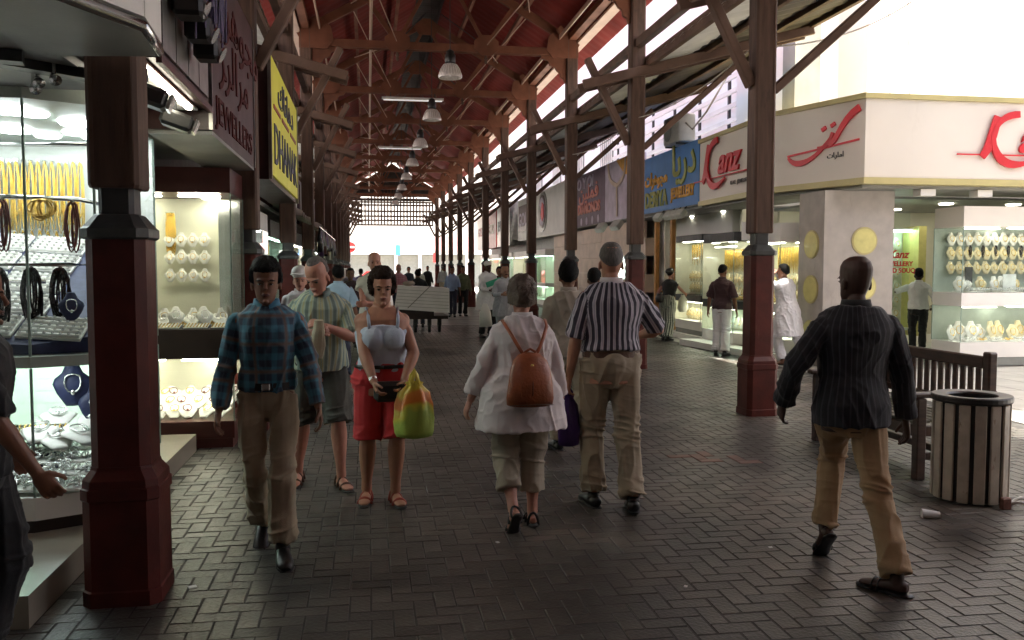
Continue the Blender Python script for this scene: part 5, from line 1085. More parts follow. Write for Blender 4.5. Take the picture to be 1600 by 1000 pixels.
def finish_jobs():
    dg = bpy.context.evaluated_depsgraph_get(); done = [(j, bpy.data.meshes.new_from_object(j[0].evaluated_get(dg))) for j in JOBS]
    for (o, fold, seed, segs, extra, fr), me in done:
        o.modifiers.clear(); nm = o.data.name; old = o.data; o.data = me; bpy.data.meshes.remove(old); me.name = nm
        n = len(me.vertices); co = np.empty(n * 3, np.float32); me.vertices.foreach_get('co', co); co = co.reshape(-1, 3).astype(np.float64)
        if segs:
            best = np.full(n, 1e9); U = np.zeros((n, 3)); RD = np.zeros(n)
            for A_, B_, rad, kind in segs:
                A_ = np.array(A_); B_ = np.array(B_); d = B_ - A_; L = np.linalg.norm(d); d = d / L; t = np.clip((co - A_) @ d, 0, L); q = co - (A_ + t[:, None] * d); dist = np.linalg.norm(q, axis=1) - rad
                ref = np.array([0, 1., 0]); sd_ = np.cross(ref, d); sd_ /= np.linalg.norm(sd_) + 1e-9; up = np.cross(d, sd_)
                if kind == 'torso': ang = np.arctan2(co[:, 0], -(co[:, 1] - A_[1])); u = ang * .155
                else: ang = np.arctan2(q @ sd_, -(q @ up)); u = ang * rad * 1.0
                m_ = dist < best; best[m_] = dist[m_]; U[m_, 0] = u[m_]; U[m_, 2] = co[m_, 2] if kind == 'torso' else t[m_] + .037; RD[m_] = (t[m_] / L) if kind != 'torso' else .3
            at = me.attributes.new('pat', 'FLOAT_VECTOR', 'POINT'); at.data.foreach_set('vector', U.astype(np.float32).ravel())
        else: RD = np.full(n, .4)
        if fold:
            no = np.empty(n * 3, np.float32); me.vertices.foreach_get('normal', no); no = no.reshape(-1, 3)
            S_ = np.array(fr); W1 = np.stack([co[:, 0] + .35 * co[:, 2], co[:, 1], co[:, 2] * .9 - .5 * co[:, 0]], 1)
            warp = vnoise(co * 6, seed + 9)[:, None] * .25
            rg = lambda n_, p: np.clip(1 - np.abs(n_) * 1.6, 0, 1) ** p
            leg = fr[2] > 1.5
            if leg:
                a = rg(vnoise(co * np.array([15, 15, 2.6]) + warp, seed), 2)
                b_ = rg(vnoise((co + warp * .03) @ np.array([[7., 0, 5], [0, 7, 4], [3, 3, 27]]), seed + 3), 2)
                low = np.clip((RD - .62) / .38, 0, 1) + np.clip(1 - RD / .22, 0, 1)
                dsp = fold * (1.5 * (a - .35) + 1.7 * (b_ - .3) * (.18 + low) + .5 * vnoise(co * 7, seed + 5))
            else:
                a = rg(vnoise(W1 * np.array([13, 13, 3.4]) + warp * 1.5, seed), 2)
                b_ = rg(vnoise(np.stack([co[:, 0] - .6 * co[:, 2], co[:, 1], co[:, 2] + .5 * co[:, 0]], 1) * np.array([16, 16, 14.]) + warp * 2, seed + 3), 2.5)
                dsp = fold * (1.7 * (a - .35) + .7 * (b_ - .25) + .5 * vnoise(co * 6, seed + 5)) * (.75 + .5 * RD)
            co = co + no * dsp[:, None]; me.vertices.foreach_set('co', co.astype(np.float32).ravel())
        if extra:
            em, mats = extra; me.materials.clear()
            for q in [o_ for o_ in mats]: me.materials.append(MT[q])
            nv, ne = len(me.vertices), None
            vs = np.empty(nv * 3, np.float32); me.vertices.foreach_get('co', vs); fl = [tuple(p.vertices) for p in me.polygons]
            allv = [tuple(v) for v in vs.reshape(-1, 3)] + list(em.v); allf = fl + [tuple(nv + i for i in f) for f in em.f]; mi = [0] * len(fl) + em.mi
            m2 = bpy.data.meshes.new(me.name); m2.from_pydata(allv, [], allf)
            for q in mats: m2.materials.append(MT[q])
            m2.polygons.foreach_set('material_index', mi); m2.polygons.foreach_set('use_smooth', [True] * len(mi)); o.data = m2; bpy.data.meshes.remove(me)
        else: me.polygons.foreach_set('use_smooth', [True] * len(me.polygons))
        o.data.update()
    JOBS.clear()
def ik(a, t, l1, l2, pole):
    a, t = Vector(a), Vector(t); d = t - a; L = d.length; mx = (l1 + l2) * .995
    if L > mx: t = a + d * (mx / L); d = t - a; L = mx
    k = (l1 * l1 - l2 * l2 + L * L) / (2 * L); h = math.sqrt(max(l1 * l1 - k * k, 0)); u = d.normalized(); p = Vector(pole); p = (p - u * p.dot(u)).normalized()
    return a + u * k + p * h, t
SEED = [0]
TOR = [(-.13, .10, .085, 0), (-.06, .160, .112, -.012), (0, .168, .118, -.016), (.07, .155, .106, -.004), (.15, .140, .098, .005), (.24, .147, .104, .008), (.33, .162, .116, .008), (.41, .166, .110, 0), (.455, .150, .092, -.008), (.495, .105, .068, -.014), (.525, .062, .060, -.012), (.57, .052, .056, -.002), (.62, .050, .056, .012)]
def person(label, x, y, face, H=1.72, skin='tan', g=1., bellyf=0., female=False, lean=0., feet=((-.09, .10, 0, 8, 0), (.09, -.05, 0, 8, 0)), hands=((-.27, .03, .78), (.27, .03, .78)),
           poles=((-.5, -1, 0), (.5, -1, 0)), head=(0, 0), hair=None, top=None, legs=None, shoes=None, vox=.0065, sway=0., curl=1., cut=None, tilt=0., belt=None, shw=1., kx=(-.08, .08), mous=False, group=None):
    s = H / 1.75; SEED[0] += 17; sd_ = SEED[0]
    P = thing('person', label, 'person', (x, y, 0), group); P.rotation_euler = (0, 0, R(face))
    tmp = P.location.copy(); rot0 = P.rotation_euler.copy(); P.location = (0, 0, 0)
    V = Vector
    # feet -> ankles
    ank = []; fdir = []
    for (fx, fy, pitch, toe, lift), sgn in zip(feet, (-1, 1)):
        a = R(toe) * sgn; hd = V((math.sin(a), math.cos(a), 0)); ball = V((fx, fy, .012 + lift)); p = R(pitch)
        d = hd * math.cos(p) + V((0, 0, -math.sin(p))); up = hd * math.sin(p) + V((0, 0, math.cos(p)))
        ank.append(ball - d * .125 * s + up * .075 * s); fdir.append((d, up, hd))
    l1, l2 = .425 * s, .42 * s; hipw = .088 * s * (1.05 if female else 1)
    pz = 1e9
    for a, sx in zip(ank, (-1, 1)):
        hx = V((sway + sx * hipw, 0, 0)); dh = math.hypot(a.x - hx.x, a.y); pz = min(pz, a.z + math.sqrt(max((l1 + l2) ** 2 * .99 - dh * dh, .1)))
    pz = min(pz, .94 * s) + .03 * s
    PC = V((sway, 0, pz))
    def sp(h, yo=0, xo=0): t = max(h, 0) / .5; return PC + V((xo + tilt * t, yo + lean * t ** 1.2, h * s * (1 - .5 * (lean ** 2) * t)))
    def torso(mb, e, h0, h1, flare=0., n=24, bust=1., taper=False):
        pts, rad = [], []
        hs = [r_ for r_ in TOR if h0 < r_[0] < h1]
        def at(h):
            for a, b in zip(TOR[:-1], TOR[1:]):
                if a[0] <= h <= b[0]: k = (h - a[0]) / (b[0] - a[0]); return tuple(a[i] + (b[i] - a[i]) * k for i in range(4))
            return TOR[0] if h < TOR[0][0] else TOR[-1]
        rows_ = ([(h0, *at(max(h0, -.0))[1:])] if h0 < -.0 else [at(h0)]) + [r_ for r_ in hs if not (h0 < -.0 and r_[0] < 0)] + [at(h1)]
        if taper: rows_ = [(-.15, .118, .078, -.010), (-.10, .150, .104, -.014), (-.045, .166, .116, -.016)] + rows_[1:]
        if bust > 1.2: rows_ = rows_ + [(h1 + .022, .118, .112, .004)]
        for h, rx, ry, yo in rows_:
            gg = g if h < .45 else 1 + (g - 1) * .3
            bf = bellyf * max(0, 1 - abs(h - .12) / .22)
            fl = flare * max(0, (.22 - h)) / .3
            if female and h < .05: rx *= 1.06
            if female and .1 < h < .2: rx *= .95
            rx_ = rx * s * gg * (shw if h > .3 else 1) + e + fl; ry_ = ry * s * gg + e + bf * .5 + fl * .8
            if bust > 1.2 and h > .33: rx_ *= .84
            pts.append(sp(h, yo * s + bf * .5)); rad.append((rx_, ry_))
        mb.rings(pts, rad, n=n)
        if female and h1 > .36 and h0 < .3 and bust > 0:
            for sx in (-1, 1): mb.ell(sp(.29, .078 * s * g * bust, sx * .070 * s), ((.070 * g) * s + e * .5, .056 * s * g + e * .5, .070 * s * g + e * .5), 12, 8)
    shx = .163 * s * shw * (.92 if female else 1)
    sh = [sp(.422, -.012 * s, -shx), sp(.422, -.012 * s, shx)]
    hip = [PC + V((-hipw, 0, -.03 * s)), PC + V((hipw, 0, -.03 * s))]
    la, lb = .285 * s, .25 * s
    knee = [ik(hip[i], ank[i], l1, l2, (kx[i], 1, 0))[0] for i in (0, 1)]
    elb, wri = [], []
    for i in (0, 1):
        e_, w_ = ik(sh[i], hands[i], la, lb, poles[i]); elb.append(e_); wri.append(w_)
    B = MB(); cl = .80 if legs and legs.get('hem', 0) < .35 else .92 if legs else 1; ca = .84 if top and top.get('sleeve', 1.9) > 1.2 else 1; torso(B, -.014 if top and top.get('sleeve', 1.9) else 0, -.13, .62, bust=0)
    for i in (0, 1):
        sx = (-1, 1)[i]
        B.ell(sh[i] + V((0, 0, -.01)), (.055 * s, .052 * s, .058 * s), 12, 8)
        gl = 1 + (g - 1) * .7
        B.rings([hip[i] + V((0, 0, .03)), hip[i].lerp(knee[i], .3), hip[i].lerp(knee[i], .7), knee[i], knee[i].lerp(ank[i], .22) + V((0, -.012, 0)), knee[i].lerp(ank[i], .45) + V((0, -.008, 0)), knee[i].lerp(ank[i], .8), ank[i]], [r_ * s * gl * k_ for r_, k_ in zip((.088, .082, .062, .054, .057, .05, .034, .035), (.8, .85 * cl, cl, cl, *((cl, cl, 1) if cl < .9 and not (legs or {}).get('cuta') else (1, 1, 1)), 1))], n=14)
        d, up, hd = fdir[i]; a = ank[i]; c = a - up * .045 * s
        B.rings([c - d * .055 * s, c - d * .03 * s, c + d * .03 * s, c + d * .09 * s - up * .012 * s, c + d * .15 * s - up * .016 * s, c + d * .185 * s - up * .02 * s], [(.02 * s, .02 * s), (.034 * s, .032 * s), (.036 * s, .034 * s), (.042 * s, .022 * s), (.044 * s, .015 * s), (.028 * s, .010 * s)], ref=tuple(up), n=12)
        B.rings([a + V((0, 0, .01)), a - up * .03 * s], [.034 * s, .036 * s], n=10)
        B.rings([sh[i] + V((-.03 * sx, 0, .01)), sh[i].lerp(elb[i], .35), sh[i].lerp(elb[i], .8), elb[i], elb[i].lerp(wri[i], .25), elb[i].lerp(wri[i], .7), wri[i]], [r_ * s * gl * k_ for r_, k_ in zip((.05, .048, .038, .038, .04, .029, .024), (.8, .82, ca, ca, ca, 1, 1))], n=12)
        # hand
        hd_ = (wri[i] - elb[i]).normalized(); inw = V((-sx, .15, 0)); nrm = (inw - hd_ * inw.dot(hd_)).normalized(); wv = hd_.cross(nrm) * (1 if sx < 0 else -1)
        if wv.dot(V((0, 1, .3))) < 0: wv = -wv
        hs = s * 1.0
        B.rings([wri[i], wri[i] + hd_ * .03 * hs, wri[i] + hd_ * .085 * hs], [(.018 * hs, .024 * hs), (.017 * hs, .036 * hs), (.013 * hs, .041 * hs)], ref=tuple(wv), n=10)
        rt = lambda v, ang: v * math.cos(ang) + nrm * math.sin(ang)
        for f_, (o_, ln) in enumerate(((.032, .068), (.011, .078), (-.011, .072), (-.031, .058))):
            p = wri[i] + hd_ * .078 * hs + wv * o_ * hs; pts = [p]; ang = 0
            for j, fr_ in enumerate((.45, .32, .26)):
                ang += curl * (.30, .38, .32)[j] * (1 + .12 * f_); p = p + rt(hd_, ang) * ln * hs * fr_; pts.append(p)
            B.rings(pts, [.0095 * hs, .009 * hs, .0085 * hs, .007 * hs], n=8)
        p0 = wri[i] + hd_ * .022 * hs + wv * .028 * hs; td = (hd_ * .72 + wv * .55 + nrm * .35).normalized(); p1 = p0 + td * .035 * hs; p2 = p1 + (td * .8 + hd_ * .3 + nrm * .25).normalized() * .032 * hs; p3 = p2 + (hd_ * .8 + nrm * .5).normalized() * .022 * hs
        B.rings([p0, p1, p2, p3], [.014 * hs, .0115 * hs, .010 * hs, .008 * hs], n=8)
    # head
    piv = sp(.585, .012 * s); hy, hp = R(head[0]), R(head[1]); HM = Matrix.Rotation(hy, 3, 'Z') @ Matrix.Rotation(hp, 3, 'X')
    hw = .97 if female else 1.0; q = s ** .5 * 1.0
    hr = [(-.052, .020, .018, .078), (-.042, .034, .032, .068), (-.020, .052, .052, .048), (.015, .061, .074, .022), (.055, .068, .089, .006), (.10, .0745, .096, -.002), (.135, .0735, .094, -.008), (.165, .062, .080, -.012), (.187, .036, .050, -.012), (.193, .012, .018, -.012)]
    hp_ = lambda v: piv + HM @ (V(v) * q)
    B.rings([hp_((0, yo, z)) for z, rx, ry, yo in hr], [(rx * q * hw, ry * q) for z, rx, ry, yo in hr], ref=tuple(HM @ V((0, 1, 0))), n=20)
    B.rings([hp_((0, .093, .075)), hp_((0, .104, .055)), hp_((0, .116, .036)), hp_((0, .106, .026))], [(.008, .008), (.010, .010), (.015, .012), (.012, .008)], ref=tuple(HM @ V((0, 0, 1))), n=8)
    B.ell(hp_((0, .094, .002)), (.022, .010, .009), 8, 6, HM); B.ell(hp_((0, .098, -.038)), (.018, .012, .012), 8, 6, HM)
    B.rings([hp_((-.045, .078, .082)), hp_((-.02, .093, .083)), hp_((.02, .093, .083)), hp_((.045, .078, .082))], [.007, .009, .009, .007], n=8)
    for sx in (-1, 1):
        B.ell(hp_((sx * .077, -.008, .042)), (.009, .018, .031), 8, 6, HM)
    E_ = MB(); near_ = vox < .009
    if abs(vox) < .02:
        for sx in (-1, 1):
            E_.cur = 1; E_.ell(hp_((sx * .031, .0825, .060)), (.0125, .009, .0052), 8, 6, HM); E_.cur = 2; E_.ell(hp_((sx * .031, .0905, .060)), (.0052, .003, .0045), 8, 6, HM); E_.rings([hp_((sx * .018, .0905, .062)), hp_((sx * .031, .0925, .0665)), hp_((sx * .045, .085, .062))], [.0012, .0018, .0012], n=5)
            E_.cur = 4; E_.rings([hp_((sx * .013, .0985, .0795)), hp_((sx * .032, .0955, .0845)), hp_((sx * .052, .079, .079))], [.003, .0036, .0022], n=6)
        E_.cur = 3; E_.rings([hp_((-.023, .098, .001)), hp_((-.008, .1045, .005)), hp_((0, .105, .003)), hp_((.008, .1045, .005)), hp_((.023, .098, .001))], [.002, .004, .004, .004, .002], n=6); E_.rings([hp_((-.02, .098, -.001)), hp_((0, .104, -.006)), hp_((.02, .098, -.001))], [.002, .005, .002], n=6)
        if mous: E_.cur = 4; E_.rings([hp_((-.030, .095, .006)), hp_((-.012, .108, .016)), hp_((.012, .108, .016)), hp_((.030, .095, .006))], [.004, .008, .008, .004], n=6)
    hc = 'hair_' + (hair[1] if hair else 'black'); hc = hc if hc in MT else 'hair_black'
    add_job(B, 'body', 'skin_' + skin, P, vox * (.85 if near_ else 1), smooth=1 if near_ else 2, extra=(E_, ['skin_' + skin, 'eye_white', 'eye_dark', 'lip_dark' if skin in ('dark', 'brown') else 'lip', hc]) if E_.v else None)
    # hair
    if hair and hair[0] != 'bald':
        st = hair[0]; Hm = MB(); nU, nV_ = (40, 30) if near_ else (20, 14); vs = []
        cz = .085
        for j in range(nV_ + 1):
            ph = math.pi * j / nV_
            for i in range(nU):
                t = 2 * math.pi * i / nU; s8 = math.sin(ph) ** .72 if ph < math.pi / 2 else math.sin(ph); dx, dy, dz = s8 * math.sin(t), s8 * math.cos(t), math.cos(ph)
                # hairline: dy forward, dz up
                fwd = dy; lim = {'short': .52 if fwd > .3 else .05 - .65 * max(0, -fwd) - (0.0 if fwd < -.0 else -.1), 'crop': .55 if fwd > .25 else .1 - .55 * max(0, -fwd), 'full': .37 if fwd > .35 else -.25 - .6 * max(0, -fwd), 'bob': .45 if fwd > .45 else -.55 - .4 * max(0, -fwd), 'balding': .8 if fwd > -.1 else .1 - .55 * max(0, -fwd)}[st]
                k = min(1, max(0, (dz - lim) / .22 + .5)); th_r = {'short': .011, 'crop': .005, 'full': .016, 'bob': .024, 'balding': .007}[st]
                rx, ry, rz = .0755 * hw, .098, .110
                nzv = .35 * math.sin(t * 9 + ph * 7 + sd_) * math.sin(ph * 11 + t * 3) + .5 * math.sin(t * 23 + ph * 3) * .3
                r_ = th_r * (1 + nzv * (.9 if st in ('full', 'bob') else .4)) * k - .012 * (1 - k)
                vs.append(hp_((dx * (rx + r_), -.005 + dy * (ry + r_), cz + dz * (rz + r_))))
        fs = [(j * nU + i, (j + 1) * nU + i, (j + 1) * nU + (i + 1) % nU, j * nU + (i + 1) % nU) for j in range(nV_) for i in range(nU)]
        Hm._add(vs, fs)
        if st in ('full', 'bob', 'short') and near_:      # loose locks break the outline
            for i in range(240 if st != 'short' else 120):
                t = random.uniform(0, 2 * math.pi); ph = random.uniform(.05, .5 if math.cos(t) > .4 else 1.5) if st == 'bob' else random.uniform(.05, (.95 if st == 'full' else .45) if math.cos(t) > .3 else 1.2); rr = {'short': .008, 'full': .016, 'bob': .023}[st]
                def pt(t, ph, e): return hp_((math.sin(ph) * math.sin(t) * (.0755 + rr + e), -.005 + math.sin(ph) * math.cos(t) * (.098 + rr + e), .085 + math.cos(ph) * (.110 + rr + e)))
                Hm.rings([pt(t, ph, -.004), pt(t + random.uniform(-.15, .15), ph + .15, .003), pt(t + random.uniform(-.3, .3), ph + .32, -.001)], [.0045, .0035, .001], n=4)
        Hm.build('hair', hc, P, smooth=True)
    # garments
    def arm_tube(mb, i, frac, r0, r1, cuff=0):
        """frac 0..2: upper arm then forearm"""
        r0 = r0 * .88; pts = [sh[i] + V((-.05 * (-1, 1)[i], 0, -.012)), sh[i].lerp(elb[i], .14), sh[i].lerp(elb[i], .55)]; rad = [r0 * .72, r0 * .96, (r0 * 2 + r1) / 3]
        if frac > 1: pts += [elb[i].lerp(sh[i], .08), elb[i].lerp(wri[i], .15), elb[i].lerp(wri[i], (frac - 1) * .6), elb[i].lerp(wri[i], frac - 1)]; rad += [(r0 + r1) / 2 * .95, (r0 + r1) / 2 * .92, r1 * 1.05, r1]
        else: pts = pts[:2] + [sh[i].lerp(elb[i], frac * .6), sh[i].lerp(elb[i], frac)]; rad = rad[:2] + [(r0 + r1) / 2, r1]
        mb.rings(pts, [r_ * s for r_ in rad], n=14)
    if top:
        T_ = dict(mat='white', hem=-.05, ease=.022, sleeve=1.93, r0=.068, r1=.045, flare=0., fold=.007, collar=True, neck=.515, name='shirt', bust=1.); T_.update(top)
        G = MB(); torso(G, T_['ease'], T_['hem'], T_['neck'], T_['flare'], bust=T_['bust'])
        if T_['sleeve']:
            for i in (0, 1):
                G.ell(sh[i] + V((0, 0, -.012)), (.060 * s, .056 * s, .058 * s + T_['ease'] * .2), 12, 8); arm_tube(G, i, T_['sleeve'], T_['r0'], T_['r1'])
        hemp = sp(T_['hem']); segs = [(tuple(sp(min(T_['hem'], 0) - .02)), tuple(sp(.42)), .165 * s * g, 'torso')]
        if T_['sleeve']:
            for i in (0, 1):
                segs.append((tuple(sh[i].lerp(elb[i], .12)), tuple(elb[i]), .055 * s, 'arm'))
                if T_['sleeve'] > 1: segs.append((tuple(elb[i]), tuple(wri[i]), .05 * s, 'arm'))
        add_job(G, T_['name'], T_['mat'], P, vox, T_['fold'], sd_, segs, fr=T_.get('fr', (1, 1, 1)))
        if T_['collar'] and vox < .02:
            Cm = MB(); cen = sp(.528, -.004 * s); n_ = 22; vs = []
            for rr, zz in ((.060, -.022), (.064, .022), (.070, .026), (.078, -.012), (.074, -.024)):
                for i in range(n_):
                    a = 2 * math.pi * i / n_; fr_ = max(0, math.cos(a)); vs.append(cen + V((math.sin(a) * rr * s * 1.02, math.cos(a) * rr * s * 1.05 + .006, zz * s - .022 * fr_ ** 3 - .006 * fr_)))
            fs = [(j * n_ + i, j * n_ + (i + 1) % n_, (j + 1) * n_ + (i + 1) % n_, (j + 1) * n_ + i) for j in range(4) for i in range(n_) if not (i == 0 and T_.get('open', True)) and not (i == n_ - 1 and T_.get('open', True))]
            Cm._add(vs, fs); Cm.build('collar', T_.get('collar_mat', T_['mat']), P, smooth=True)
    if legs:
        L_ = dict(mat='khaki', hem=.02, r=(.100, .080, .066, .070), ease=.012, waist=.085, fold=.008, name='trousers', skirt=False); L_.update(legs)
        G = MB(); torso(G, L_['ease'], -.12, L_['waist'], taper=True)
        e = L_['ease']
        for i in (0, 1):
            h, k, a = hip[i], knee[i], ank[i]; tot = [h + V((0, 0, .02)), h.lerp(k, .35), h.lerp(k, .8), k.lerp(a, .12), k.lerp(a, .55), k.lerp(a, .97)]; R_ = L_['r']; gl = 1 + (g - 1) * .7; rd = [R_[0] * gl, R_[0] * .96 * gl, R_[1] * .96 * gl, R_[1] * .95, R_[2] * 1.0, R_[3]]
            if L_['hem'] > .35 * s:      # shorts: end above / at the knee
                f_ = L_['cutk']; tot = [h + V((0, 0, .02)), h.lerp(k, .35), h.lerp(k, f_ * .85), h.lerp(k, f_)]; rd = [R_[0] * gl, R_[0] * 1.0 * gl, R_[1] * gl, R_[1] * 1.02 * gl]
            elif L_.get('cuta'): f_ = L_['cuta']; tot = tot[:4] + [k.lerp(a, f_ * .6), k.lerp(a, f_)]; rd = rd[:4] + [R_[2], R_[3]]
            G.rings(tot, [r_ * s for r_ in rd], n=16)
        segs = [(tuple(hip[i]), tuple(knee[i]), .09 * s, 'leg') for i in (0, 1)] + [(tuple(knee[i]), tuple(ank[i]), .07 * s, 'leg') for i in (0, 1)] + [(tuple(sp(-.06)), tuple(sp(.1)), .15 * s, 'torso')]
        add_job(G, L_['name'], L_['mat'], P, vox, L_['fold'], sd_ + 4, segs, fr=(.9, .9, 1.9))
    if belt:
        Bm = MB(); e_ = (legs or {}).get('ease', .012) + .006; h = belt[1]; r_ = TOR[3]; hh = .017
        Bm.rings([sp(h - .022, -.004 * s + bellyf * .4), sp(h + .022, -.004 * s + bellyf * .4)], [(r_[1] * s * g + e_ + .004, r_[2] * s * g + e_ + bellyf * .45 + .004)] * 2, n=28); Bm.build('belt', belt[0], P)
        if vox < .009: Bm = MB(); Bm.cbox(sp(h, r_[2] * s * g + bellyf * .9 + e_ + .004), (.045, .012, .036), .003); Bm.build('buckle', 'chrome', P)
    if shoes:
        kind, sm = shoes
        for i in (0, 1):
            d, up, hd = fdir[i]; a = ank[i]; c = a - up * .047 * s; Sm = MB()
            if kind == 'shoe':
                Sm.rings([c - d * .075 * s, c - d * .05 * s, c + d * .02 * s, c + d * .09 * s - up * .006 * s, c + d * .16 * s - up * .012 * s, c + d * .205 * s - up * .017 * s], [(.022 * s, .026 * s), (.040 * s, .038 * s), (.042 * s, .042 * s), (.048 * s, .030 * s), (.048 * s, .024 * s), (.028 * s, .014 * s)], ref=tuple(up), n=14)
                Sm.rings([a + V((0, 0, .012)), c], [.040 * s, .044 * s], n=12); o = Sm.build('shoe', sm, P, smooth=True)
                S2 = MB(); b0 = c - up * .036 * s; S2.rings([b0 - d * .075 * s, b0 - d * .03 * s, b0 + d * .05 * s, b0 + d * .14 * s, b0 + d * .205 * s], [(.03 * s, .008), (.042 * s, .009), (.038 * s, .008), (.05 * s, .009), (.03 * s, .007)], ref=tuple(up), n=12); S2.build('sole', 'rubber', o, smooth=True)
            else:
                b0 = c - up * .034 * s; Sm.rings([b0 - d * .08 * s, b0 - d * .05 * s, b0 + d * .04 * s, b0 + d * .14 * s, b0 + d * .19 * s, b0 + d * .205 * s], [(.02 * s, .008), (.04 * s, .011), (.036 * s, .010), (.048 * s, .010), (.036 * s, .009), (.015, .006)], ref=tuple(up), n=14); o = Sm.build('sandal', 'sole' if kind != 'slipper' else sm, P, smooth=True)
                sidev = d.cross(up).normalized()
                arch = lambda dd, hh_, r_, w_=.045: MB().rings([b0 + d * dd * s + sidev * w_ * s * math.cos(t) + up * (hh_ * s * math.sin(t)) for t in [math.pi * k / 8 for k in range(9)]], r_, ref=tuple(d), n=6).build('strap', sm, o, smooth=True)
                arch(.11, .045, (.013, .004)); arch(.03 if kind != 'slipper' else .08, .072 if kind != 'slipper' else .05, (.010, .004), .042)
                if kind == 'strap': arch(-.045, .09, (.008, .004), .038)
    P.location = tmp
    return dict(P=P, wri=wri, elb=elb, sh=sh, hip=hip, knee=knee, sp=sp, PC=PC, s=s, head=hp_, M=Matrix.Translation(tmp) @ rot0.to_matrix().to_4x4(), HM=HM)
# ---- cloths
cloth('plaid_blue', [(.060, .23, .33), (.030, .055, .09), (.17, .12, .10)], 'check', f=13, f2=13, wd=.5)
cloth('plaid_blue_plain', [(.06, .22, .34)])
cloth('khaki', [(.34, .27, .18)]); cloth('khaki_light', [(.42, .36, .27)]); cloth('khaki_tan', [(.40, .25, .125)]); cloth('stone_cotton', [(.36, .30, .22)])
cloth('green_stripe', [(.36, .44, .34), (.16, .22, .20), (.42, .40, .22)], 'stripe', f=24, wd=.42)
cloth('olive_shorts', [(.060, .062, .048)]); cloth('red_cotton', [(.55, .025, .03)]); cloth('pale_blue_knit', [(.55, .62, .74)], bump=.4)
cloth('white_linen', [(.72, .65, .64)], var=.05); cloth('bold_stripe', [(.66, .62, .66), (.035, .028, .045), (.42, .38, .45)], 'stripe', f=25, wd=.56)
cloth('black_stripe', [(.009, .009, .012), (.042, .040, .050)], 'stripe', f=32, wd=.22); cloth('black_cloth', [(.005, .005, .006)]); cloth('lilac_cloth', [(.42, .36, .55)]); cloth('beige_shirt', [(.36, .31, .25)])
cloth('grey_shirt', [(.36, .36, .38)]); cloth('maroon_shirt', [(.045, .016, .018)]); cloth('white_cotton', [(.75, .74, .76)], var=.05); cloth('blue_shirt', [(.30, .42, .62)]); cloth('navy_trouser', [(.03, .035, .06)])
cloth('pink_check', [(.45, .12, .16), (.5, .3, .32)], 'check', f=20, f2=20); cloth('olive_check', [(.16, .20, .08), (.10, .10, .06)], 'check', f=22, f2=22); cloth('stripe_trouser', [(.45, .46, .40), (.05, .06, .045)], 'stripe', f=24, wd=.5); cloth('green_kurta', [(.40, .45, .30)]); cloth('pale_tee', [(.60, .60, .52)]); cloth('sky_shirt', [(.38, .55, .66)])
# ---- near figures
p1 = person('young man in a blue plaid shirt and khaki trousers walking towards the camera', -.56, 4.98, 180, H=1.67, skin='brown', g=.88, feet=((-.105, .30, 6, 10, 0), (.06, -.10, 38, 6, .0)), hands=((-.30, .10, .74), (.27, .06, .76)), poles=((-.7, -1, 0), (.8, -1, 0)),
            head=(4, -6), hair=('full', 'black'), top=dict(mat='plaid_blue', hem=.03, ease=.026, r0=.075, r1=.050, collar_mat='plaid_blue_plain', fold=.007), legs=dict(mat='khaki', r=(.094, .076, .074, .082), fold=.009, waist=.06), shoes=('shoe', 'leather_black'), belt=('leather_black', .045), lean=-.0)
p2 = person('man in green striped short sleeves and dark shorts, looking down at a packet', -.35, 6.38, 186, H=1.71, skin='pink', g=1.10, bellyf=.05, lean=.09, feet=((-.17, .15, 0, 14, 0), (.19, -.06, 4, 14, 0)), hands=((-.02, .33, 1.20), (.07, .34, 1.16)), poles=((-.9, -.3, -.6), (.9, -.3, -.6)),
            head=(-32, -30), hair=('balding', 'grey'), top=dict(mat='green_stripe', hem=-.04, ease=.03, sleeve=.92, r0=.076, r1=.072, fold=.007), legs=dict(mat='olive_shorts', hem=.5, cutk=1.0, r=(.105, .098, .1, .1), name='shorts'), shoes=('strap', 'leather_brown'), curl=1.5)
p3 = person('woman in pale blue vest top and red shorts holding a yellow plastic bag', .09, 5.86, 183, H=1.60, skin='tan', g=1.20, female=True, feet=((-.10, .10, 0, 10, 0), (.13, .02, 0, 10, 0)), hands=((-.12, .25, .87), (.07, .28, .85)), poles=((-1, -.25, -.1), (1, -.25, -.1)),
            head=(2, -4), hair=('bob', 'brown'), top=dict(mat='pale_blue_knit', hem=.06, ease=.010, sleeve=0, neck=.368, bust=1.25, collar=False, name='vest_top', fold=.003), legs=dict(mat='red_cotton', hem=.5, cutk=1.0, r=(.098, .090, .1, .1), name='shorts', waist=.12, fold=.006), shoes=('strap', 'sandal_red'), curl=1.6)
for sx in (-1, 1):
    m_ = MB(); f_ = p3['sp']; a = f_(.36, .126, sx * .090); a2 = f_(.41, .122, sx * .095); b = f_(.455, .104, sx * .098); c = f_(.508, -.01, sx * .102); d = f_(.45, -.105, sx * .10); e = f_(.36, -.13, sx * .09); m_.rings([a, a2, b, c, d, e], (.011, .006), n=8); o = m_.build('strap', 'pale_blue_knit', None, smooth=True); o.parent = p3['P']
p4 = person('short grey haired woman in loose white blouse and calf length trousers, seen from behind', .92, 5.20, 2, H=1.54, tilt=.02, skin='pink', g=1.17, female=True, lean=.05, feet=((-.075, -.12, 50, 4, 0), (.09, .13, 0, 6, 0)), hands=((-.33, .05, .74), (.30, .12, .72)), poles=((-.8, -1, 0), (.8, -1, 0)),
            head=(-4, -8), hair=('bob', 'greybrown'), top=dict(mat='white_linen', hem=-.25, ease=.035, flare=.045, sleeve=1.80, r0=.082, r1=.062, fold=.0075, name='blouse'), legs=dict(mat='stone_cotton', r=(.105, .092, .088, .090), cuta=.62, fold=.010), shoes=('strap', 'leather_black'))
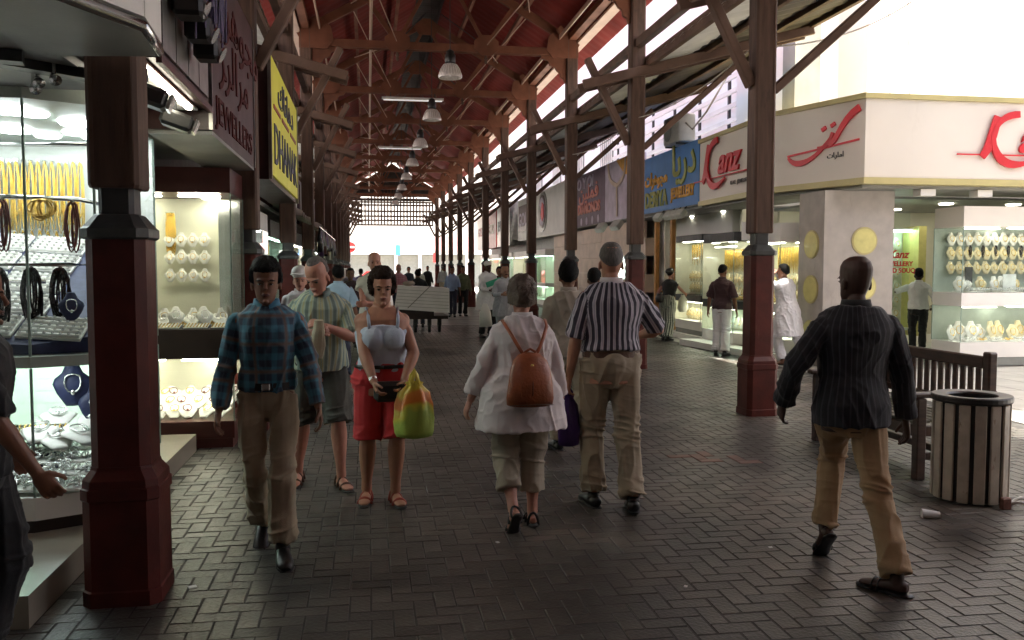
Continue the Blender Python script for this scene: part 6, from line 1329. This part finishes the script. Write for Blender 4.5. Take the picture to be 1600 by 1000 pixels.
p5 = person('tall grey haired man in black and white striped short sleeved shirt, seen from behind', 1.60, 5.58, 0, H=1.80, skin='tan', g=1.08, feet=((-.13, .12, 0, 6, 0), (.12, -.10, 6, 12, 0)), hands=((-.285, .06, .80), (.28, .30, 1.12)), poles=((-.7, -1, 0), (.8, -1, -.3)),
            head=(-6, -2), hair=('crop', 'grey'), top=dict(mat='bold_stripe', hem=.075, ease=.035, sleeve=.92, r0=.080, r1=.070, fold=.007, collar_mat='white_linen', open=False), legs=dict(mat='khaki', r=(.104, .084, .078, .082), fold=.010, waist=.08), shoes=('shoe', 'leather_black'), belt=('leather_brown', .062), shw=1.06, curl=1.3)
p6 = person('black man in dark pinstriped shirt and tan trousers striding away on the right', 2.47, 4.12, -6, H=1.74, skin='dark', g=1.0, tilt=.02, feet=((-.02, .26, 44, -4, .02), (.035, -.22, 0, -38, 0)), hands=((-.30, .14, .87), (.33, .04, .78)), poles=((-.8, -.8, 0), (.9, -.8, 0)),
            head=(10, -2), hair=('bald', 'black'), top=dict(mat='black_stripe', hem=-.10, ease=.032, sleeve=1.92, r0=.078, r1=.054, fold=.0065, open=False, collar_mat='black_cloth'), legs=dict(mat='khaki_tan', r=(.096, .076, .066, .072), fold=.009), shoes=('slipper', 'leather_black'), shw=1.06, kx=(.55, .0))
p7 = person('dark clothed person with bare forearm cut off by the left edge', -1.50, 3.58, -72, H=1.66, skin='brown', g=1.05, feet=((-.10, .12, 0, 8, 0), (.10, -.12, 4, 8, 0)), hands=((-.25, .1, .85), (.20, .22, .82)), poles=((-.8, -1, 0), (.8, -1, 0)), head=(0, -6), hair=('short', 'black'), top=dict(mat='black_cloth', hem=-.08, sleeve=.95, r0=.075, r1=.07), legs=dict(mat='black_cloth'), shoes=('shoe', 'leather_black'))
# ---- middle distance
V9 = .010
person('black haired man in beige shirt walking between the blouse woman and striped man', 1.70, 7.25, 0, H=1.68, skin='brown', g=.98, vox=V9, feet=((-.08, .25, 0, 8, 0), (.14, -.18, 30, 8, 0)), hair=('full', 'black'), top=dict(mat='beige_shirt', hem=-.08, ease=.03, r0=.075, r1=.05), legs=dict(mat='khaki_light'), shoes=('shoe', 'leather_black'), head=(-14, 0))
person('dark haired person in lilac shirt half hidden behind the striped shirt man', 2.55, 9.6, -20, H=1.62, skin='brown', vox=V9, hair=('short', 'black'), top=dict(mat='lilac_cloth', hem=-.1), legs=dict(mat='navy_trouser'), shoes=('shoe', 'leather_black'))
person('person with white cap behind the green striped man', -.78, 10.3, 185, H=1.60, skin='pink', vox=V9, hair=('short', 'grey'), top=dict(mat='white_cotton', hem=-.05, sleeve=.9), legs=dict(mat='khaki'), shoes=('shoe', 'leather_brown'))
m_ = MB(); m_.ell((-.78, 10.29, 1.55), (.098, .12, .085), 16, 8); m_.ell((-.80, 10.18, 1.53), (.08, .09, .015), 12, 6); piece('cap', m_, 'white_paint', 'white cap worn by the person behind the green striped man', 'cap', smooth=True)
person('dark haired man in sky blue shirt walking away on the left', -.42, 12.6, 12, H=1.66, skin='brown', vox=V9, hair=('full', 'black'), top=dict(mat='sky_shirt', hem=-.08, sleeve=.9, r0=.08, r1=.08), legs=dict(mat='navy_trouser'), shoes=('shoe', 'leather_black'))
person('tall bald man in white sleeveless tee with arms folded, facing the camera', .08, 11.0, 184, H=1.84, skin='pink', g=1.05, vox=V9, hair=('bald', 'grey'), hands=((.10, .22, 1.16), (-.08, .25, 1.12)), poles=((-1, -.2, -.4), (1, -.2, -.4)), top=dict(mat='pale_tee', hem=-.06, sleeve=.35, r0=.07, r1=.075, collar=False), legs=dict(mat='olive_shorts', hem=.5, cutk=.95, name='shorts'), shoes=('strap', 'leather_brown'))
p12 = person('man in dark maroon shirt and white trousers looking into the corner shop case', 6.38, 14.95, -38, H=1.68, skin='brown', vox=V9, hair=('short', 'black'), feet=((-.10, .05, 0, 10, 0), (.12, .0, 0, 14, 0)), top=dict(mat='maroon_shirt', hem=-.06, sleeve=.95, r0=.08, r1=.08), legs=dict(mat='white_cotton', r=(.10, .085, .08, .085)), shoes=('shoe', 'leather_black'), head=(-10, -10))
p13 = person('man in long white kurta lifting both hands to his face by the corner shop', 6.84, 13.35, 30, H=1.72, skin='brown', vox=V9, lean=.06, hair=('short', 'black'), feet=((-.12, .12, 0, 10, 0), (.14, -.2, 8, 14, 0)), hands=((-.12, .22, 1.50), (.06, .22, 1.52)), poles=((-1, .4, -.6), (1, .4, -.6)), top=dict(mat='white_cotton', hem=-.42, ease=.035, flare=.05, r0=.08, r1=.055, name='kurta', fold=.012), legs=dict(mat='white_cotton', r=(.10, .09, .085, .08)), shoes=('strap', 'leather_brown'))
person('woman in black cap, black top and striped trousers reaching into the shop', 6.55, 18.3, -50, H=1.62, skin='pink', female=True, vox=V9, lean=.08, hair=('short', 'black'), feet=((-.1, .06, 0, 10, 0), (.12, -.06, 0, 10, 0)), hands=((-.2, .2, .95), (.15, .50, 1.02)), top=dict(mat='black_cloth', hem=.12, sleeve=.3, collar=False), legs=dict(mat='stripe_trouser', r=(.11, .10, .10, .11), waist=.14), shoes=('shoe', 'leather_black'))
m_ = MB(); m_.ell((6.60, 18.36, 1.53), (.10, .11, .07), 14, 8); m_.ell((6.68, 18.43, 1.51), (.09, .09, .012), 12, 6); piece('cap', m_, 'leather_black', 'black cap worn by the woman in striped trousers', 'cap', smooth=True)
person('shop man in pale green clothes standing behind the glass', 7.72, 19.75, 140, H=1.70, skin='brown', g=1.1, vox=V9, hair=('short', 'black'), top=dict(mat='green_kurta', hem=-.15), legs=dict(mat='green_kurta'), shoes=('shoe', 'leather_black'))
person('person in white shirt and black trousers at the corner shop entrance', 9.98, 14.45, -30, H=1.62, skin='dark', vox=V9, hair=('short', 'black'), hands=((-.2, .2, 1.2), (.26, .1, .9)), top=dict(mat='white_cotton', hem=-.02, ease=.03, sleeve=1.3, r0=.075, r1=.06), legs=dict(mat='black_cloth'), shoes=('shoe', 'leather_black'))
person('mustached man in grey shirt facing the camera beside the right columns', 2.62, 16.6, 190, H=1.68, skin='olive', g=1.08, vox=V9, mous=True, hair=('balding', 'black'), hands=((-.2, .25, .95), (.15, .3, 1.1)), top=dict(mat='grey_shirt', hem=-.25, flare=.02, ease=.04), legs=dict(mat='grey_shirt'), shoes=('shoe', 'leather_black'))
person('dark skinned man in long white robe and white skullcap carrying a green bundle', 2.70, 19.6, 200, H=1.80, skin='dark', g=1.05, vox=V9, hair=('bald', 'black'), hands=((-.3, .05, .8), (.1, .3, 1.1)), top=dict(mat='white_cotton', hem=-.3, flare=.04, ease=.04, name='robe'), legs=dict(mat='black_cloth'), shoes=('shoe', 'leather_black'))
m_ = MB(); m_.ell((2.70, 19.6, 1.70), (.098, .115, .075), 14, 8); piece('skullcap', m_, 'white_paint', 'white skullcap on the man in the long robe', 'cap', smooth=True)
m_ = MB(); m_.bar((2.62, 19.25, 1.22), (2.95, 19.28, 1.34), .05, .12); M('green_cloth', (.05, .45, .28), .6); piece('folded_bundle', m_, 'green_cloth', 'small bright green bundle held by the man in the long robe', 'bundle')
person('man in dark red shirt walking just behind the man in the long robe', 3.15, 20.8, 190, H=1.66, skin='brown', vox=.014, hair=('short', 'black'), top=dict(mat='maroon_shirt'), legs=dict(mat='navy_trouser'), shoes=('shoe', 'leather_black'))
person('man in light blue shirt and dark trousers standing left of his companion', 2.72, 28.3, 170, H=1.68, skin='brown', vox=.014, hair=('short', 'black'), top=dict(mat='blue_shirt', sleeve=1.3), legs=dict(mat='navy_trouser'), shoes=('shoe', 'leather_black'))
person('man in olive checked shirt standing right of the blue shirt man', 3.12, 28.7, 185, H=1.70, skin='brown', vox=.014, hair=('short', 'black'), top=dict(mat='olive_check'), legs=dict(mat='black_cloth'), shoes=('shoe', 'leather_black'))
person('person in black top bending behind the pale carton on the trolley', 1.35, 23.6, 10, H=1.58, skin='brown', g=1.15, vox=.014, lean=.05, hair=('full', 'black'), top=dict(mat='black_cloth', sleeve=.9, r0=.09, r1=.09), legs=dict(mat='navy_trouser'), shoes=('shoe', 'leather_black'))
person('man in pink checked shirt walking towards the camera beyond the bald man', .88, 25.5, 180, H=1.74, skin='pink', g=1.1, vox=.014, hair=('balding', 'grey'), top=dict(mat='pink_check', sleeve=.9, r0=.085, r1=.085), legs=dict(mat='navy_trouser'), shoes=('shoe', 'leather_black'))
far = [(.55, 33, 'grey haired man in dark shirt, farthest left group by the car', 'grey', 'black_cloth', 'khaki', 1.72), (1.75, 38, 'small distant figure in black shirt left of the lattice middle', 'black', 'navy_trouser', 'black_cloth', 1.68), (2.35, 40, 'small distant figure in pale shirt in the sunlight', 'black', 'pale_tee', 'khaki', 1.62),
       (3.05, 45, 'distant figure in black with raised shoulder near the right end', 'black', 'black_cloth', 'black_cloth', 1.74), (3.75, 44, 'distant figure in pale grey walking out of the arcade', 'grey', 'grey_shirt', 'khaki_light', 1.74), (-.55, 27.5, 'distant person in purple clothes on the left by the dark counter', 'black', 'lilac_cloth', 'navy_trouser', 1.62), (-.25, 31, 'distant person in dark purple behind the first purple one', 'black', 'purple_cloth', 'black_cloth', 1.60), (-.35, 17.8, 'person in dark blouse walking away behind the sky blue shirt man', 'black', 'maroon_shirt', 'black_cloth', 1.62)]
cloth('purple_cloth', [(.12, .08, .24)])
for i, (x, y, lab, hc, tp, lg, H_) in enumerate(far): person(lab, x, y, 180 if i % 2 else 5, H=H_, skin='brown', vox=.018, hair=('short', hc), top=dict(mat=tp, collar=False), legs=dict(mat=lg), shoes=('shoe', 'leather_black'))
finish_jobs()
# ---- things they carry
def at(p, v): return p['M'] @ Vector(v)
# tan leather backpack on the blouse woman
bk = thing('backpack', 'brown leather backpack with two thin straps on the white bloused woman', 'backpack', tuple(at(p4, p4['sp'](.1, -.2))))
f_ = p4['sp']; L2 = lambda v: at(p4, v)
def local(mb, p, name, mat, parent, smooth=True):
    mb.v = [tuple(p['M'] @ Vector(v)) for v in mb.v]; return mb.build(name, mat, parent, smooth=smooth)
yb_ = -.255
m_ = MB(); m_.rings([f_(-.055, yb_), f_(-.045, yb_), f_(.0, yb_ - .01), f_(.10, yb_ - .012), f_(.18, yb_), f_(.24, yb_ + .015), f_(.275, yb_ + .03), f_(.285, yb_ + .035)], [(.12, .035), (.138, .058), (.142, .066), (.132, .062), (.122, .054), (.104, .045), (.072, .034), (.035, .02)], n=28)
local(m_, p4, 'bag_body', 'leather_tan', bk)
m_ = MB(); m_.rings([f_(.262, yb_ + .02, -.045), f_(.30, yb_ + .02, -.03), f_(.318, yb_ + .02, 0), f_(.30, yb_ + .02, .03), f_(.262, yb_ + .02, .045)], (.008, .006), n=8); local(m_, p4, 'handle', 'leather_tan', bk)
for sx in (-1, 1):
    m_ = MB(); m_.rings([f_(.262, yb_ + .03, sx * .028), f_(.33, -.215, sx * .065), f_(.40, -.175, sx * .098), f_(.46, -.125, sx * .125), f_(.50, -.04, sx * .135), f_(.485, .06, sx * .135)], (.011, .005), n=8); local(m_, p4, 'strap', 'leather_tan', bk)
m_ = MB(); m_.rings([f_(.02, yb_ - .077, .0), f_(.10, yb_ - .076, .0), f_(.20, yb_ - .046, .0)], .0022, n=6); local(m_, p4, 'seam', 'leather_brown', bk)
m_ = MB(); m_.rings([f_(.215, yb_ - .043, 0), f_(.215, yb_ - .048, 0)], .010, ref=(0, 0, 1), n=12); local(m_, p4, 'stud', 'brass', bk)
m_ = MB(); m_.rings([f_(-.045, yb_ - .052, -.13), f_(-.040, yb_ - .068, -.05), f_(-.040, yb_ - .068, .05), f_(-.045, yb_ - .052, .13)], .0022, n=6); local(m_, p4, 'piping', 'leather_brown', bk)
# purple shopping bag in the striped man's left hand
def soft_bag(p, i, lab, name, mat, w_, h, d, mat2=None, hd=.10, offs=(0, 0, 0), topw=.4):
    W = p['wri'][i] + Vector((offs[0], offs[1] + .02, offs[2] - .08)); t = thing(name, lab, 'bag', tuple(at(p, W)))
    B_ = MB(); n_ = 28; prof = [(.0, topw * 1.15), (-.05, topw), (-.18, .72), (-.4, .92), (-.7, 1.0), (-.9, .97), (-.98, .85), (-1.0, .5)]
    sd2 = SEED[0]; vs = []
    for j, (zz, k) in enumerate(prof):
        for a_ in range(n_):
            t_ = 2 * math.pi * a_ / n_; pl_ = 1 + .22 * math.sin(t_ * 7 + j * .35) * (1 + zz) ** 1.3 + .05 * math.sin(t_ * 13 + j * 1.3) + .06 * math.sin(t_ * 3 + 2 + j * .2)
            vs.append(W + Vector((math.cos(t_) * w_ / 2 * k * pl_, math.sin(t_) * d / 2 * (k * .7 + .3) * pl_, -hd + zz * h)))
    fs = [(j * n_ + a_, j * n_ + (a_ + 1) % n_, (j + 1) * n_ + (a_ + 1) % n_, (j + 1) * n_ + a_) for j in range(len(prof) - 1) for a_ in range(n_)] + [tuple(range((len(prof) - 1) * n_, len(prof) * n_))]
    B_._add([tuple(v) for v in vs], fs); B_.v = [tuple(p['M'] @ Vector(v)) for v in B_.v]; bo = B_.build('bag_body', mat, t, smooth=True)
    for sx in (-1, 1):
        m_ = MB(); m_.rings([W + Vector((sx * w_ * .12, -.02, -hd - .03)), W + Vector((sx * .018, -.01, -hd * .4)), W + Vector((0, .01, .01)), W + Vector((sx * .012, .03, -hd * .4)), W + Vector((sx * w_ * .10, .03, -hd - .03))], (.012, .004), n=6); local(m_, p, 'handle', mat, t)
    return t
M('purple_plastic', (.055, .018, .13), .35, .25, 8, .5, 25); soft_bag(p5, 0, 'purple plastic shopping bag in the striped shirt man\'s left hand', 'shopping_bag', 'purple_plastic', .15, .34, .10, hd=.05)
for sx in (-1, 1):
    m_ = MB(); m_.cbox(p5['sp'](-.045, -.146, sx * .088), (.125, .008, .125), .003); local(m_, p5, 'pocket', 'khaki', p5['P'], False) if 0 else None
# yellow, orange and green printed plastic bag
my = M('yellow_plastic', (.75, .60, .05), .3, .08, 6, .5, 25); n = my.node_tree.nodes; l = my.node_tree.links; vmn = [q for q in n if q.type == 'VECT_MATH'][0]; tc = [q for q in n if q.type == 'TEX_COORD'][0]
wv_ = n.new('ShaderNodeTexNoise'); wv_.inputs['Scale'].default_value = 4.5; l.new(tc.outputs['Object'], wv_.inputs['Vector']); sx_ = n.new('ShaderNodeSeparateXYZ'); l.new(tc.outputs['Object'], sx_.inputs[0]); ad_ = n.new('ShaderNodeMath'); ad_.operation = 'MULTIPLY_ADD'; ad_.inputs[1].default_value = .42; l.new(wv_.outputs['Fac'], ad_.inputs[0]); l.new(sx_.outputs['Z'], ad_.inputs[2])
mrr = n.new('ShaderNodeMapRange'); mrr.inputs[1].default_value = -.22; mrr.inputs[2].default_value = .24; l.new(ad_.outputs[0], mrr.inputs[0]); rp = n.new('ShaderNodeValToRGB'); e = rp.color_ramp.elements; e[0].position = .30; e[0].color = (.42, .55, .10, 1); e[1].position = .38; e[1].color = (.72, .62, .07, 1)
for ps, c_ in ((.46, (.80, .22, .03, 1)), (.62, (.85, .30, .05, 1)), (.70, (.80, .58, .06, 1)), (.86, (.72, .60, .10, 1))): q = e.new(ps); q.color = c_
l.new(mrr.outputs[0], rp.inputs[0]); l.new(rp.outputs[0], vmn.inputs[0])
b_n = n['Principled BSDF']; b_n.inputs['Subsurface Weight'].default_value = .0
soft_bag(p3, 0, 'yellow plastic bag with orange print bulging low in the woman\'s hand', 'shopping_bag', 'yellow_plastic', .26, .36, .17, hd=.07, offs=(-.06, .05, .15), topw=.34)
# dark pouch at her waist
W = (p3['wri'][0] + p3['wri'][1]) / 2; t = thing('waist_pouch', 'black waist pouch the red shorts woman holds with both hands', 'pouch', tuple(at(p3, W)))
m_ = MB(); m_.cbox(W + Vector((.0, .02, -.06)), (.20, .09, .13), .025); local(m_, p3, 'pouch_body', 'leather_black', t, False)
m_ = MB(); m_.rings([p3['sp'](.085, 0) + Vector((.185 * math.sin(a), .140 * math.cos(a), 0)) for a in [i * math.pi / 12 for i in range(25)]], (.004, .014), ref=(0, 0, 1), n=6); local(m_, p3, 'strap', 'leather_black', t)
# paper packet held by the green striped man, wristwatches
W = (p2['wri'][0] + p2['wri'][1]) / 2; t = thing('paper_packet', 'crumpled pale patterned packet in the green striped man\'s hands', 'packet', tuple(at(p2, W)))
cloth('packet_print', [(.55, .50, .36), (.35, .28, .15)]); m_ = MB(); m_.rings([W + Vector((.0, .08, .07)), W + Vector((0, .07, .0)), W + Vector((.01, .06, -.10)), W + Vector((.02, .05, -.19))], [(.03, .02), (.04, .03), (.055, .02), (.045, .010)], n=12); local(m_, p2, 'packet', 'packet_print', t, False)
for p, i, lab in ((p2, 1, 'steel wristwatch on the green striped man'), (p3, 1, 'thin watch on the red shorts woman')):
    w_, e_ = p['wri'][i], p['elb'][i]; c = w_.lerp(e_, .12); d = (w_ - e_).normalized(); m_ = MB(); m_.rings([c - d * .009, c + d * .009], .031 * p['s'], n=16); m_.v = [tuple(p['M'] @ Vector(v)) for v in m_.v]; piece('wristwatch', m_, 'chrome', lab, 'watch')
# handbags further back
t = thing('shopping_bag', 'pale bag hanging from the arm of the woman in striped trousers', 'bag', (6.95, 18.5, .9)); m_ = MB(); m_.rings([(6.95, 18.45, 1.0), (6.95, 18.45, .9), (6.95, 18.45, .7), (6.95, 18.45, .62)], [(.03, .03), (.10, .05), (.13, .07), (.08, .05)], n=12); m_.build('bag_body', 'pale_tee', t, smooth=True); m_ = MB(); m_.rings([(6.9, 18.45, .98), (6.93, 18.45, 1.05), (7.0, 18.45, .98)], .006, n=6); m_.build('handle', 'pale_tee', t)
m_ = MB(); m_.rings([(6.32, 18.2, 1.05), (6.32, 18.2, .95), (6.32, 18.2, .85)], [(.05, .10), (.09, .13), (.07, .12)], n=12); piece('handbag', m_, 'leather_black', 'black handbag at the side of the woman in striped trousers', 'handbag', smooth=True)
m_ = MB(); m_.rings([(2.60, 19.35, .80), (2.60, 19.33, .6), (2.62, 19.33, .28)], [(.05, .03), (.13, .05), (.15, .06)], n=12); piece('shopping_bag', m_, 'white_paint', 'white plastic bag hanging beside the man in the long robe', 'bag', smooth=True)
